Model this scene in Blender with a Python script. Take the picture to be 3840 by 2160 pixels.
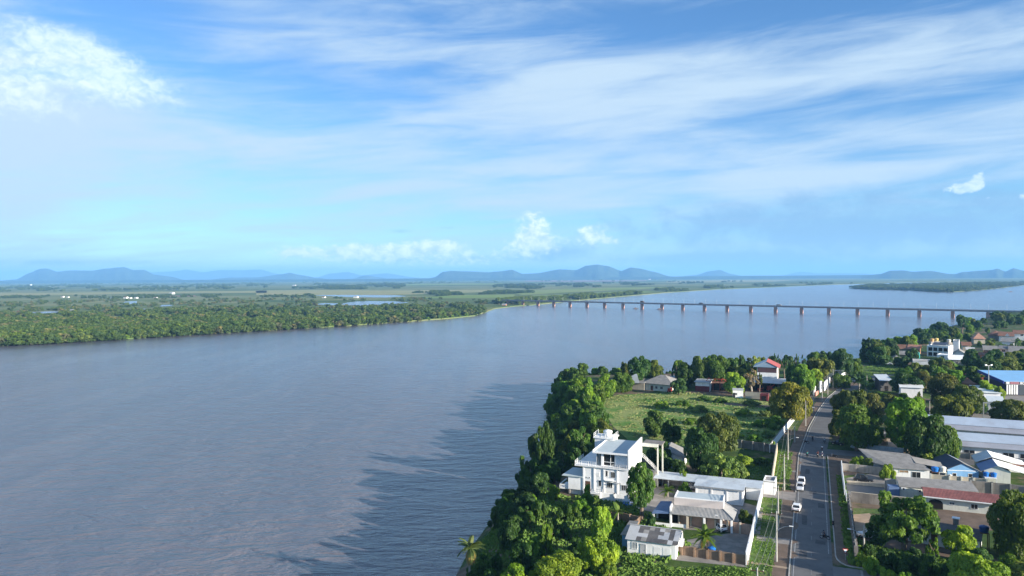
import bpy, math, random
import numpy as np
from mathutils import Vector, Matrix
S = bpy.context.scene
for o in list(bpy.data.objects): bpy.data.objects.remove(o)
COL = S.collection
rad = math.radians
# ------------------------------------------------------------------ camera
F = 2742.0                     # focal length in pixels of the 3840 px wide photograph
CAMH = 52.0
PITCH, ROLL = rad(0.88), rad(0.36)
CP = Vector((0, 0, CAMH))
cf = Vector((0, math.cos(PITCH), -math.sin(PITCH)))
cU = Vector((0, math.sin(PITCH), math.cos(PITCH)))
cL = Vector((1, 0, 0))
cr = cL*math.cos(ROLL) - cU*math.sin(ROLL)
cu = cL*math.sin(ROLL) + cU*math.cos(ROLL)
cam = bpy.data.objects.new('camera', bpy.data.cameras.new('camera'))
COL.objects.link(cam)
cam.matrix_world = Matrix(((cr.x, cu.x, -cf.x, 0), (cr.y, cu.y, -cf.y, 0), (cr.z, cu.z, -cf.z, CAMH), (0, 0, 0, 1)))
cam.data.sensor_width = 36.0
cam.data.lens = 36.0*F/3840
cam.data.clip_start = 1.0
cam.data.clip_end = 120000.0
S.camera = cam
# ------------------------------------------------------------------ light, sky, exposure
SUN_EL = 14.5
SUN_AZ = 125.0                 # degrees clockwise from +Y (the view direction)
sd = Vector((math.sin(rad(SUN_AZ))*math.cos(rad(SUN_EL)), math.cos(rad(SUN_AZ))*math.cos(rad(SUN_EL)), math.sin(rad(SUN_EL))))
sl = bpy.data.lights.new('sun', 'SUN')
sl.energy = 5.0
sl.angle = rad(0.53)
sl.color = (1.0, 0.91, 0.78)
sun = bpy.data.objects.new('sun', sl)
COL.objects.link(sun)
sun.rotation_euler = sd.to_track_quat('Z', 'Y').to_euler()
S.view_settings.view_transform = 'Standard'
S.view_settings.look = 'None'
S.view_settings.gamma = 1.0
S.view_settings.use_curve_mapping = False
S.view_settings.exposure = 1.35
S.render.engine = 'CYCLES'
S.cycles.use_denoising = True
try: S.cycles.denoiser = 'OPENIMAGEDENOISE'
except Exception: pass
S.cycles.max_bounces = 6
S.cycles.diffuse_bounces = 2
S.cycles.glossy_bounces = 2
S.cycles.transmission_bounces = 2
S.cycles.volume_bounces = 1
S.cycles.transparent_max_bounces = 6
S.cycles.caustics_reflective = False
S.cycles.caustics_refractive = False

def horizon(px): return 1050 - 24*px/3840.0
def azel(px, py):
    d = (cf + cr*((px-1920)/F) + cu*((1080-py)/F)).normalized()
    return math.degrees(math.atan2(d.x, d.y)), math.degrees(math.asin(d.z))

W = bpy.data.worlds.new('World')
S.world = W
W.use_nodes = True
try:
    W.cycles.sampling_method = 'MANUAL'; W.cycles.sample_map_resolution = 512
except Exception: pass
nt = W.node_tree
nt.nodes.clear()
def wn(t, **k):
    n = nt.nodes.new(t)
    for a, b in k.items(): setattr(n, a, b)
    return n
def wl(a, b): nt.links.new(a, b)
def wset(sock, v):
    if hasattr(v, 'is_output'): wl(v, sock)
    else: sock.default_value = v
def wm(op, a, b=None, c=None, clamp=False):
    n = wn('ShaderNodeMath', operation=op)
    n.use_clamp = clamp
    wset(n.inputs[0], a)
    if b is not None: wset(n.inputs[1], b)
    if c is not None: wset(n.inputs[2], c)
    return n.outputs[0]
def wnoise(vec, scale, detail=5, rough=0.55, dist=0.0):
    n = wn('ShaderNodeTexNoise')
    wl(vec, n.inputs['Vector'])
    n.inputs['Scale'].default_value = scale
    n.inputs['Detail'].default_value = detail
    n.inputs['Roughness'].default_value = rough
    n.inputs['Distortion'].default_value = dist
    return n.outputs['Fac']
def wramp(v, lo, hi):
    n = wn('ShaderNodeMapRange', interpolation_type='SMOOTHSTEP')
    wset(n.inputs[0], v)
    n.inputs[1].default_value = lo; n.inputs[2].default_value = hi
    return n.outputs[0]
tc = wn('ShaderNodeTexCoord')
sep = wn('ShaderNodeSeparateXYZ')
wl(tc.outputs['Generated'], sep.inputs[0])
dx, dy, dz = sep.outputs
AZ = wm('MULTIPLY', wm('ARCTAN2', dx, dy), 57.2958)
EL = wm('MULTIPLY', wm('ARCSINE', dz), 57.2958)
zz = wm('ADD', wm('ABSOLUTE', dz), 0.09)
def comb(a, b, c=0.0):
    n = wn('ShaderNodeCombineXYZ')
    wset(n.inputs[0], a); wset(n.inputs[1], b); wset(n.inputs[2], c)
    return n.outputs[0]
PX, PY = wm('DIVIDE', dx, zz), wm('DIVIDE', dy, zz)
P_cir = comb(wm('MULTIPLY', PX, 0.55), wm('ADD', PY, wm('MULTIPLY', PX, 0.22)))
P_fine = comb(wm('MULTIPLY', PX, 0.45), wm('ADD', PY, wm('MULTIPLY', PX, 0.30)))
P_ang = comb(wm('MULTIPLY', AZ, 0.1), wm('MULTIPLY', EL, 0.14))
P_band = comb(wm('MULTIPLY', AZ, 0.022), wm('SUBTRACT', wm('MULTIPLY', EL, 0.16), wm('MULTIPLY', AZ, 0.010)))
n_cir = wnoise(P_cir, 0.9, 6, 0.55, 0.5)
n_fine = wnoise(P_fine, 3.0, 6, 0.6, 0.4)
n_puff = wnoise(P_ang, 4.0, 8, 0.62, 0.4)
n_puff2 = wnoise(P_ang, 13.0, 7, 0.62, 0.5)
n_band = wnoise(P_band, 3.4, 7, 0.6, 0.55)
def gauss(px, py, wx, wy, tilt=0.0):
    """a soft patch of the sky round the direction of a point of the photograph"""
    a0, e0 = azel(px, py)
    sa, se = wx/F*57.3, wy/F*57.3
    u = wm('DIVIDE', wm('SUBTRACT', AZ, a0), sa)
    v = wm('DIVIDE', wm('SUBTRACT', wm('SUBTRACT', EL, e0), wm('MULTIPLY', wm('SUBTRACT', AZ, a0), tilt)), se)
    return wm('EXPONENT', wm('MULTIPLY', wm('ADD', wm('MULTIPLY', u, u), wm('MULTIPLY', v, v)), -1.0))
def total(lst):
    s = None
    for g, w in lst:
        t = wm('MULTIPLY', g, w)
        s = t if s is None else wm('ADD', s, t)
    return s
# thin cirrus sheets: more of them here, gaps there
veil = total([(gauss(-80, 560, 480, 460), 0.85), (gauss(1900, 620, 2200, 330), 0.27), (gauss(-60, 450, 260, 260), 0.3), (gauss(1500, 240, 700, 120, -0.03), 0.14), (gauss(2900, 690, 1000, 60, 0.03), 0.25), (gauss(1100, 560, 900, 160, -0.05), 0.17), (gauss(2550, 300, 1000, 130, 0.06), 0.62),
              (gauss(3350, 250, 520, 120, 0.08), 0.35), (gauss(3600, 560, 700, 90, 0.16), 0.42), (gauss(2500, 560, 700, 130, 0.0), 0.36),
              (gauss(1700, 130, 700, 130, -0.1), 0.12), (gauss(900, 90, 160, 160, -0.5), 0.22), (gauss(2300, 740, 1000, 70, 0.02), 0.18)])
gaps = total([(gauss(700, 170, 520, 170, -0.12), 0.62), (gauss(1500, 400, 420, 100, -0.1), 0.25), (gauss(2900, 50, 1200, 75, 0.0), 0.75), (gauss(2850, 440, 520, 45, 0.10), 0.55),
              (gauss(3500, 390, 480, 40, 0.14), 0.45), (gauss(3500, 760, 900, 110, 0.0), 0.40), (gauss(600, 760, 520, 90, 0.05), 0.25), (gauss(3000, 900, 900, 60, 0.0), 0.22)])
cir = wm('ADD', wm('MULTIPLY', wm('SUBTRACT', n_cir, 0.5), 1.7), wm('MULTIPLY', wm('SUBTRACT', n_fine, 0.5), 1.0))
cir = wm('ADD', cir, wm('MULTIPLY', wm('SUBTRACT', n_band, 0.5), 2.6))
cirrus = wm('ADD', wm('ADD', cir, 0.16), wm('SUBTRACT', veil, gaps))
cirrus = wm('MULTIPLY', wramp(cirrus, -0.42, 1.30), 0.98)
# heaped clouds: a patch of sky thresholded by a lumpy noise
def heap(parts, k, lo, hi, noise):
    tt = total(parts)
    return wm('MULTIPLY', wramp(wm('ADD', tt, wm('MULTIPLY', wm('SUBTRACT', noise, 0.5), k)), lo, hi), wramp(tt, 0.08, 0.5))
mixn = wm('ADD', wm('MULTIPLY', n_puff, 0.62), wm('MULTIPLY', n_puff2, 0.38))
mixs = wm('ADD', wm('MULTIPLY', n_puff2, 0.8), wm('MULTIPLY', n_puff, 0.2))
h1 = heap([(gauss(40, 300, 230, 130), 0.9), (gauss(330, 250, 210, 80, -0.35), 0.95), (gauss(480, 280, 170, 65, -0.3), 0.75), (gauss(250, 150, 80, 50), 0.35)], 2.4, 0.15, 1.35, mixn)
h1 = wm('MULTIPLY', h1, 0.66)
h2 = heap([(gauss(1100, 945, 60, 22), 0.75), (gauss(1380, 940, 200, 26, 0.02), 0.85), (gauss(1640, 920, 110, 22), 0.85), (gauss(1500, 960, 460, 34), 0.72),
           (gauss(2000, 865, 60, 72), 1.1), (gauss(2010, 915, 110, 34), 0.85), (gauss(2225, 880, 60, 40), 1.0), (gauss(2300, 905, 40, 14), 0.6), (gauss(1700, 985, 200, 14), 0.5)], 2.2, 0.20, 1.05, mixs)
h2 = wm('MULTIPLY', h2, 0.95)
h3 = heap([(gauss(3610, 705, 55, 22, 0.1), 0.95), (gauss(3668, 672, 22, 34, 0.6), 0.8), (gauss(3705, 750, 30, 16), 0.45), (gauss(3838, 735, 22, 22), 0.6)], 1.4, 0.42, 0.8, mixs)
h3 = wm('MULTIPLY', h3, 0.8)
d1 = heap([(gauss(2750, 975, 330, 24), 0.95), (gauss(3200, 840, 1000, 130, 0.01), 0.85), (gauss(3500, 985, 420, 20, 0.03), 0.6), (gauss(1500, 866, 50, 12), 0.6), (gauss(1680, 854, 40, 9), 0.5), (gauss(200, 985, 330, 14), 0.6), (gauss(250, 920, 300, 16), 0.35),
           (gauss(1600, 975, 450, 22), 0.55), (gauss(2080, 945, 130, 30), 0.7)], 1.5, 0.25, 0.9, n_puff)
d1 = wm('MULTIPLY', d1, 0.75)
sky = wn('ShaderNodeTexSky', sky_type='NISHITA')
sky.sun_disc = False
sky.sun_elevation = rad(SUN_EL)
sky.sun_rotation = rad(SUN_AZ)
sky.altitude = 100
sky.air_density = 1.0
sky.dust_density = 0.0
sky.ozone_density = 4.0
hsv = wn('ShaderNodeHueSaturation')
hsv.inputs['Saturation'].default_value = 1.0
wl(sky.outputs[0], hsv.inputs['Color'])
bg = wn('ShaderNodeBackground')
wb = wn('ShaderNodeMix', data_type='RGBA', blend_type='MULTIPLY')     # the camera's cool white balance
wb.inputs[0].default_value = 1.0
wl(hsv.outputs[0], wb.inputs[6])
wb.inputs[7].default_value = (0.90, 1.13, 1.32, 1)
wl(wb.outputs[2], bg.inputs[0])
bg.inputs[1].default_value = 0.060
CL = 0.47
def bgc(col):
    b = wn('ShaderNodeBackground')
    b.inputs[0].default_value = (*col, 1)
    b.inputs[1].default_value = CL
    return b.outputs[0]
def wmix(f, a, b):
    m = wn('ShaderNodeMixShader')
    wset(m.inputs[0], f); wl(a, m.inputs[1]); wl(b, m.inputs[2])
    return m.outputs[0]
sh = wmix(cirrus, bg.outputs[0], bgc((0.52, 0.665, 0.80)))
sh = wmix(d1, sh, bgc((0.24, 0.42, 0.64)))
lump = wramp(wm('ADD', wm('MULTIPLY', n_puff2, 0.6), wm('MULTIPLY', n_puff, 0.4)), 0.36, 0.62)
def bgl(dark, light):
    m = wn('ShaderNodeMix', data_type='RGBA')
    wl(lump, m.inputs[0])
    m.inputs[6].default_value = (*dark, 1); m.inputs[7].default_value = (*light, 1)
    b = wn('ShaderNodeBackground')
    wl(m.outputs[2], b.inputs[0])
    b.inputs[1].default_value = CL
    return b.outputs[0]
sh = wmix(h2, sh, bgl((0.56, 0.72, 0.90), (0.98, 1.08, 1.17)))
sh = wmix(h3, sh, bgl((0.5, 0.68, 0.88), (0.86, 0.98, 1.08)))
sh = wmix(h1, sh, bgl((0.58, 0.77, 0.92), (0.93, 1.04, 1.13)))
out = wn('ShaderNodeOutputWorld')
wl(sh, out.inputs[0])
# ------------------------------------------------------------------ helpers: photograph point -> point on the ground
def ray(px, py): return cf + cr*((px-1920)/F) + cu*((1080-py)/F)
def G(px, py, z=0.0):
    d = ray(px, py)
    return CP + d*((z-CAMH)/d.z)
def hz(x, y, py):
    """height at ground point (x, y) that shows at image row py"""
    d0 = Vector((x, y, -CAMH)); k = 1080-py
    return (k*d0.dot(cf) - F*d0.dot(cu))/(F*cu.z - k*cf.z)
AX = rad(22.4)                              # the road runs 22.4 degrees right of the view direction
Dv, Rv = Vector((math.sin(AX), math.cos(AX), 0)), Vector((math.cos(AX), -math.sin(AX), 0))
def ST(s, t, z=0.0):
    v = Rv*s + Dv*t
    return Vector((v.x, v.y, z))
# ------------------------------------------------------------------ mesh builder
class MB:
    def __init__(s): s.v = []; s.f = []; s.m = []
    def poly(s, pts, mi=0):
        n = len(s.v); s.v += [tuple(p) for p in pts]
        s.f.append(tuple(range(n, n+len(pts)))); s.m.append(mi); return s
    def box(s, x0, x1, y0, y1, z0, z1, mi=0):
        n = len(s.v)
        s.v += [(x0,y0,z0),(x1,y0,z0),(x1,y1,z0),(x0,y1,z0),(x0,y0,z1),(x1,y0,z1),(x1,y1,z1),(x0,y1,z1)]
        for q in ((0,3,2,1),(4,5,6,7),(0,1,5,4),(1,2,6,5),(2,3,7,6),(3,0,4,7)):
            s.f.append(tuple(n+i for i in q)); s.m.append(mi)
        return s
    def slab(s, top, th, mi=0):
        """a sheet: top polygon (counter-clockwise from above) and a parallel underside"""
        n = len(s.v); k = len(top)
        s.v += [tuple(p) for p in top] + [(p[0], p[1], p[2]-th) for p in top]
        s.f.append(tuple(range(n, n+k))); s.m.append(mi)
        s.f.append(tuple(range(n+2*k-1, n+k-1, -1))); s.m.append(mi)
        for i in range(k):
            j = (i+1) % k
            s.f.append((n+i, n+k+i, n+k+j, n+j)); s.m.append(mi)
        return s
    def tube(s, pts, rr, n=6, mi=0, cap=True):
        rings = []
        for i, p in enumerate(pts):
            p = Vector(p)
            a = Vector(pts[max(i-1, 0)]); b = Vector(pts[min(i+1, len(pts)-1)])
            d = (b-a).normalized()
            u = d.cross(Vector((0, 0, 1)) if abs(d.z) < 0.9 else Vector((1, 0, 0))).normalized(); w = d.cross(u)
            r = rr[i] if isinstance(rr, (list, tuple)) else rr
            n0 = len(s.v)
            s.v += [tuple(p + (u*math.cos(2*math.pi*k/n) + w*math.sin(2*math.pi*k/n))*r) for k in range(n)]
            rings.append(n0)
        for a, b in zip(rings, rings[1:]):
            for k in range(n):
                k2 = (k+1) % n
                s.f.append((a+k, a+k2, b+k2, b+k)); s.m.append(mi)
        if cap:
            s.f.append(tuple(rings[0]+k for k in reversed(range(n)))); s.m.append(mi)
            s.f.append(tuple(rings[-1]+k for k in range(n))); s.m.append(mi)
        return s
    def lathe(s, prof, cx=0, cy=0, n=12, mi=0):
        rings = []
        for r, z in prof:
            n0 = len(s.v)
            s.v += [(cx+r*math.cos(2*math.pi*k/n), cy+r*math.sin(2*math.pi*k/n), z) for k in range(n)]
            rings.append(n0)
        for a, b in zip(rings, rings[1:]):
            for k in range(n):
                k2 = (k+1) % n
                s.f.append((a+k, a+k2, b+k2, b+k)); s.m.append(mi)
        s.f.append(tuple(rings[0]+k for k in reversed(range(n)))); s.m.append(mi)
        s.f.append(tuple(rings[-1]+k for k in range(n))); s.m.append(mi)
        return s
    def mesh(s, name, mats):
        me = bpy.data.meshes.new(name)
        me.from_pydata(s.v, [], s.f)
        for m in (mats if isinstance(mats, (list, tuple)) else [mats]): me.materials.append(m)
        me.polygons.foreach_set('material_index', s.m)
        me.update()
        return me
    def build(s, name, mats, parent=None, loc=None, rz=0.0, smooth=False):
        return put(name, s.mesh(name, mats), parent, loc, rz, smooth)
def put(name, me, parent=None, loc=None, rz=0.0, smooth=False):
    o = bpy.data.objects.new(name, me)
    COL.objects.link(o)
    if smooth: me.polygons.foreach_set('use_smooth', [True]*len(me.polygons))
    if parent is not None: o.parent = parent
    if loc is not None: o.location = loc
    o.rotation_euler.z = rz
    return o
def tag(o, label, cat, group=None):
    o['label'] = label; o['category'] = cat
    if group: o['group'] = group
    return o
def thing(name, label, cat, loc, rz=0.0, group=None):
    o = bpy.data.objects.new(name, None)
    COL.objects.link(o); o.empty_display_size = 0.5
    o.location = loc; o.rotation_euler.z = rz
    return tag(o, label, cat, group)
KIDS = {}
def copy_tree(o, parent=None):
    c = o.copy(); COL.objects.link(c); c.parent = parent
    for ch in list(o.children): copy_tree(ch, c)
    return c
def struct(o): o['kind'] = 'structure'; return o
# ------------------------------------------------------------------ materials
def newmat(name):
    m = bpy.data.materials.new(name); m.use_nodes = True
    t = m.node_tree; t.nodes.clear()
    return m, t
class NT:
    """short hand for one material's node tree"""
    def __init__(s, name):
        s.mat, s.t = newmat(name)
        s.out = s.n('ShaderNodeOutputMaterial')
    def n(s, typ, **k):
        x = s.t.nodes.new(typ)
        for a, b in k.items(): setattr(x, a, b)
        return x
    def l(s, a, b): s.t.links.new(a, b)
    def put(s, sock, v):
        if hasattr(v, 'is_output'): s.l(v, sock)
        elif isinstance(v, tuple) and len(v) == 3 and sock.type == 'RGBA': sock.default_value = (*v, 1)
        else: sock.default_value = v
    def math(s, op, a, b=0.0, clamp=False):
        x = s.n('ShaderNodeMath', operation=op); x.use_clamp = clamp
        s.put(x.inputs[0], a); s.put(x.inputs[1], b); return x.outputs[0]
    def mix(s, f, a, b, blend='MIX'):
        x = s.n('ShaderNodeMix', data_type='RGBA', blend_type=blend)
        s.put(x.inputs[0], f); s.put(x.inputs[6], a); s.put(x.inputs[7], b); return x.outputs[2]
    def pos(s): return s.n('ShaderNodeNewGeometry').outputs['Position']
    def obj(s): return s.n('ShaderNodeTexCoord').outputs['Object']
    def mapping(s, v, scale=(1,1,1), rot=(0,0,0)):
        x = s.n('ShaderNodeMapping'); s.l(v, x.inputs[0])
        x.inputs['Scale'].default_value = scale; x.inputs['Rotation'].default_value = rot; return x.outputs[0]
    def noise(s, v, scale, detail=4, rough=0.55, dist=0.0):
        x = s.n('ShaderNodeTexNoise'); s.l(v, x.inputs['Vector'])
        x.inputs['Scale'].default_value = scale; x.inputs['Detail'].default_value = detail
        x.inputs['Roughness'].default_value = rough; x.inputs['Distortion'].default_value = dist
        return x.outputs['Fac']
    def ramp(s, v, lo, hi, a=0.0, b=1.0):
        x = s.n('ShaderNodeMapRange', interpolation_type='SMOOTHSTEP'); s.put(x.inputs[0], v)
        x.inputs[1].default_value = lo; x.inputs[2].default_value = hi
        x.inputs[3].default_value = a; x.inputs[4].default_value = b; return x.outputs[0]
    def bump(s, h, strength, dist):
        x = s.n('ShaderNodeBump'); s.l(h, x.inputs['Height'])
        x.inputs['Strength'].default_value = strength; s.put(x.inputs['Distance'], dist); return x.outputs[0]
    def principled(s, col, rough=0.8, spec=0.3, normal=None, metal=0.0):
        x = s.n('ShaderNodeBsdfPrincipled')
        s.put(x.inputs['Base Color'], col); s.put(x.inputs['Roughness'], rough)
        x.inputs['Specular IOR Level'].default_value = spec; x.inputs['Metallic'].default_value = metal
        if normal is not None: s.l(normal, x.inputs['Normal'])
        return x.outputs[0]
    def done(s, sh): s.l(sh, s.out.inputs[0]); return s.mat
def scl(c, k): return tuple(min(1.0, x*k) for x in c)
def worn(name, col, var=0.25, scale=0.6, dirt=None, dirt_amt=0.35, streak=False, rough=0.85, spec=0.25, seam=None, metal=0.0):
    """a real surface: its colour, blotches of wear, run-off streaks, fine grain"""
    t = NT(name); p = t.pos()
    a = t.noise(p, scale, 5, 0.6)
    c = t.mix(t.ramp(a, 0.3, 0.7), scl(col, 1-var), scl(col, 1+var*0.5))
    d = t.noise(t.mapping(p, (1.6, 1.6, 0.25)) if streak else p, scale*2.3, 6, 0.65)
    c = t.mix(t.math('MULTIPLY', t.ramp(d, 0.48, 0.72), dirt_amt), c, dirt or scl(col, 0.45))
    if seam:
        w = t.n('ShaderNodeTexWave', wave_type='BANDS', bands_direction='X', wave_profile='SIN')
        t.l(t.mapping(t.obj(), (seam, seam, seam)), w.inputs['Vector']); w.inputs['Scale'].default_value = 1.0
        c = t.mix(t.ramp(w.outputs['Fac'], 0.0, 0.35, 0.3, 0.0), c, scl(col, 0.5))
    g = t.noise(p, 9.0, 3, 0.6)
    return t.done(t.principled(c, rough, spec, t.bump(g, 0.25, 0.03), metal))
def flat(name, col, rough=0.6, spec=0.4, metal=0.0):
    t = NT(name)
    g = t.noise(t.pos(), 3.0, 3)
    c = t.mix(t.ramp(g, 0.3, 0.7), scl(col, 0.86), scl(col, 1.06))
    return t.done(t.principled(c, rough, spec, None, metal))
white = worn('white_paint', (0.78, 0.78, 0.765), 0.10, 0.5, (0.36, 0.355, 0.33), 0.45, True)
whiter = worn('fresh_white_paint', (0.82, 0.82, 0.805), 0.07, 0.45, (0.46, 0.455, 0.43), 0.38, True)
cream = worn('cream_paint', (0.62, 0.62, 0.54), 0.10, 0.5, (0.34, 0.33, 0.28), 0.35, True)
beige = worn('beige_paint', (0.52, 0.46, 0.36), 0.12, 0.5, (0.30, 0.26, 0.20), 0.40, True)
pinkish = worn('pale_mauve_paint', (0.55, 0.49, 0.46), 0.06, 0.4, (0.40, 0.36, 0.34), 0.25, True)
tanwall = worn('tan_render', (0.58, 0.46, 0.33), 0.12, 0.4, (0.36, 0.28, 0.2), 0.35, True)
conc = worn('bare_concrete', (0.34, 0.32, 0.29), 0.22, 0.5, (0.14, 0.13, 0.12), 0.5, True)
dconc = worn('stained_concrete', (0.22, 0.20, 0.18), 0.25, 0.5, (0.07, 0.065, 0.06), 0.6, True)
block = worn('brown_block_wall', (0.27, 0.185, 0.125), 0.22, 0.8, (0.12, 0.085, 0.06), 0.5, True)
pinkblock = worn('pink_brick_wall', (0.46, 0.30, 0.22), 0.2, 0.7, (0.27, 0.20, 0.15), 0.5, True)
orange = worn('orange_brick', (0.36, 0.18, 0.10), 0.2, 0.8, (0.18, 0.10, 0.07), 0.4, True)
maroon = worn('maroon_paint', (0.16, 0.035, 0.04), 0.15, 0.6, (0.08, 0.03, 0.03), 0.3, True)
graffiti = worn('pale_blue_painted_wall', (0.34, 0.42, 0.46), 0.2, 0.5, (0.10, 0.13, 0.17), 0.8, False)
blueshade = worn('blue_paint_and_shade', (0.16, 0.33, 0.55), 0.12, 0.5, (0.30, 0.42, 0.5), 0.4, True)
teal = worn('turquoise_paint', (0.10, 0.50, 0.45), 0.1, 0.5, (0.1, 0.3, 0.28), 0.3, True)
metroof = worn('pale_metal_roof', (0.52, 0.57, 0.60), 0.12, 0.3, (0.30, 0.27, 0.25), 0.45, False, 0.55, 0.4, 4.0)
flatroof = worn('pale_flat_roof', (0.44, 0.50, 0.51), 0.06, 0.4, (0.3, 0.34, 0.35), 0.25, False, 0.7)
school_roof = worn('blue_grey_metal_roof', (0.40, 0.47, 0.56), 0.12, 0.12, (0.30, 0.31, 0.35), 0.5, False, 0.5, 0.45, 3.0)
school_low = worn('weathered_grey_metal_roof', (0.34, 0.35, 0.39), 0.14, 0.12, (0.22, 0.20, 0.20), 0.5, False, 0.6, 0.4, 3.0)
blueroof = worn('bright_blue_metal_roof', (0.22, 0.46, 0.72), 0.10, 0.12, (0.22, 0.34, 0.48), 0.4, False, 0.5, 0.45, 3.0)
grayroof = worn('grey_fibre_cement_roof', (0.27, 0.26, 0.245), 0.2, 0.5, (0.12, 0.115, 0.11), 0.55, False, 0.9, 0.2, 5.0)
darkroof = worn('dark_fibre_cement_roof', (0.12, 0.115, 0.115), 0.25, 0.5, (0.05, 0.05, 0.05), 0.5, False, 0.9, 0.2, 5.0)
palesheet = worn('new_fibre_cement_sheet', (0.42, 0.43, 0.44), 0.08, 0.5, (0.3, 0.3, 0.3), 0.3, False, 0.9, 0.2, 5.0)
tilegrey = worn('grey_clay_tile_roof', (0.36, 0.355, 0.34), 0.12, 0.8, (0.2, 0.2, 0.19), 0.35, False, 0.85, 0.25, 7.0)
tilered = worn('faded_red_tile_roof', (0.40, 0.165, 0.14), 0.25, 0.5, (0.20, 0.11, 0.10), 0.65, False, 0.85, 0.25, 6.0)
tilebrown = worn('brown_clay_tile_roof', (0.24, 0.125, 0.085), 0.2, 0.5, (0.12, 0.07, 0.05), 0.45, False, 0.9, 0.2, 5.0)
redroof = worn('red_metal_roof', (0.40, 0.095, 0.08), 0.15, 0.4, (0.3, 0.04, 0.04), 0.3, False, 0.6, 0.4, 2.0)
navyroof = worn('dark_navy_sheet_roof', (0.05, 0.065, 0.10), 0.2, 0.5, (0.10, 0.11, 0.13), 0.4, False, 0.6, 0.4, 3.0)
slateroof = worn('blue_slate_sheet_roof', (0.12, 0.19, 0.34), 0.12, 0.5, (0.08, 0.11, 0.18), 0.4, False, 0.6, 0.4, 3.0)
redsteel = flat('red_painted_steel', (0.40, 0.05, 0.035), 0.5)
glass = flat('dark_window_glass', (0.02, 0.022, 0.026), 0.12, 0.6)
glassb = flat('bluish_window_glass', (0.06, 0.10, 0.13), 0.12, 0.6)
dark = flat('opening_shade', (0.025, 0.022, 0.02), 0.9, 0.1)  # near-black colour stands in for the shade inside openings
wframe = flat('white_window_frame', (0.72, 0.73, 0.72), 0.5)
wood = flat('dark_wood', (0.12, 0.06, 0.035), 0.7)
greenp = flat('dark_green_paint', (0.03, 0.09, 0.06), 0.6)
steel = flat('galvanised_steel', (0.42, 0.44, 0.45), 0.45, 0.5, 0.4)
polec = worn('grey_concrete_pole', (0.36, 0.35, 0.32), 0.12, 0.8, None, 0.3)
tankblue = flat('blue_plastic_tank', (0.02, 0.16, 0.50), 0.4)
tanknavy = flat('navy_plastic_tank', (0.02, 0.06, 0.20), 0.4)
tankwhite = flat('cream_plastic_tank', (0.66, 0.63, 0.55), 0.5)
asphalt = worn('asphalt', (0.135, 0.133, 0.132), 0.14, 0.25, (0.075, 0.074, 0.073), 0.5, False, 0.85, 0.3)
asphalt2 = worn('sunbleached_asphalt', (0.17, 0.165, 0.16), 0.12, 0.3, (0.11, 0.11, 0.11), 0.4, False, 0.9, 0.25)
roadwhite = worn('worn_road_paint', (0.34, 0.34, 0.33), 0.25, 1.2, (0.14, 0.14, 0.14), 0.85)
kerbm = worn('kerb_concrete', (0.42, 0.40, 0.37), 0.2, 1.5, (0.15, 0.14, 0.13), 0.5)
dirtm = worn('dirt', (0.16, 0.115, 0.085), 0.25, 0.4, (0.09, 0.07, 0.05), 0.5)
sandm = worn('pale_sandy_dirt', (0.36, 0.27, 0.19), 0.2, 0.4, (0.22, 0.17, 0.11), 0.5)
yardm = worn('worn_concrete_yard', (0.25, 0.23, 0.21), 0.25, 0.4, (0.12, 0.11, 0.10), 0.5)
paintblack = flat('black_plastic', (0.012, 0.012, 0.013), 0.6)
rubber = flat('tyre_rubber', (0.018, 0.018, 0.019), 0.9, 0.2)
chrome = flat('alloy', (0.5, 0.5, 0.52), 0.35, 0.5, 0.7)
redlamp = flat('red_lens', (0.35, 0.02, 0.02), 0.3)
clearlamp = flat('clear_lens', (0.7, 0.72, 0.74), 0.2)
skin_m = flat('skin', (0.20, 0.11, 0.075), 0.6)
def objcolor(name, rough, spec, leaf=False):
    t = NT(name)
    oi = t.n('ShaderNodeObjectInfo')
    if not leaf:
        return t.done(t.principled(oi.outputs['Color'], rough, spec))
    at = t.n('ShaderNodeAttribute', attribute_name='tint')
    ft = at.outputs['Fac']
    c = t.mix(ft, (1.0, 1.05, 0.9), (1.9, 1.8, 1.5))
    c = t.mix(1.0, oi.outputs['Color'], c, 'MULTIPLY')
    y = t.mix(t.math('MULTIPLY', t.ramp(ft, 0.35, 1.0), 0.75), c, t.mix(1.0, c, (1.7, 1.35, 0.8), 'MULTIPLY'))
    pr = t.principled(y, 0.55, 0.25)
    tr = t.n('ShaderNodeBsdfTranslucent'); t.l(t.mix(1.0, y, (1.3, 1.35, 0.55), 'MULTIPLY'), tr.inputs[0])
    m = t.n('ShaderNodeMixShader'); m.inputs[0].default_value = 0.38
    t.l(pr, m.inputs[1]); t.l(tr.outputs[0], m.inputs[2])
    return t.done(m.outputs[0])
LEAFK = 1.75
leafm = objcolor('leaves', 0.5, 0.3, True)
carpaint = objcolor('car_paint', 0.28, 0.55)
cloth = objcolor('cloth', 0.9, 0.1)
bark = worn('bark', (0.17, 0.13, 0.10), 0.25, 1.5, (0.08, 0.06, 0.05), 0.4)
bark_pale = worn('pale_bark', (0.36, 0.32, 0.27), 0.2, 1.5, (0.2, 0.17, 0.14), 0.4)
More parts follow.
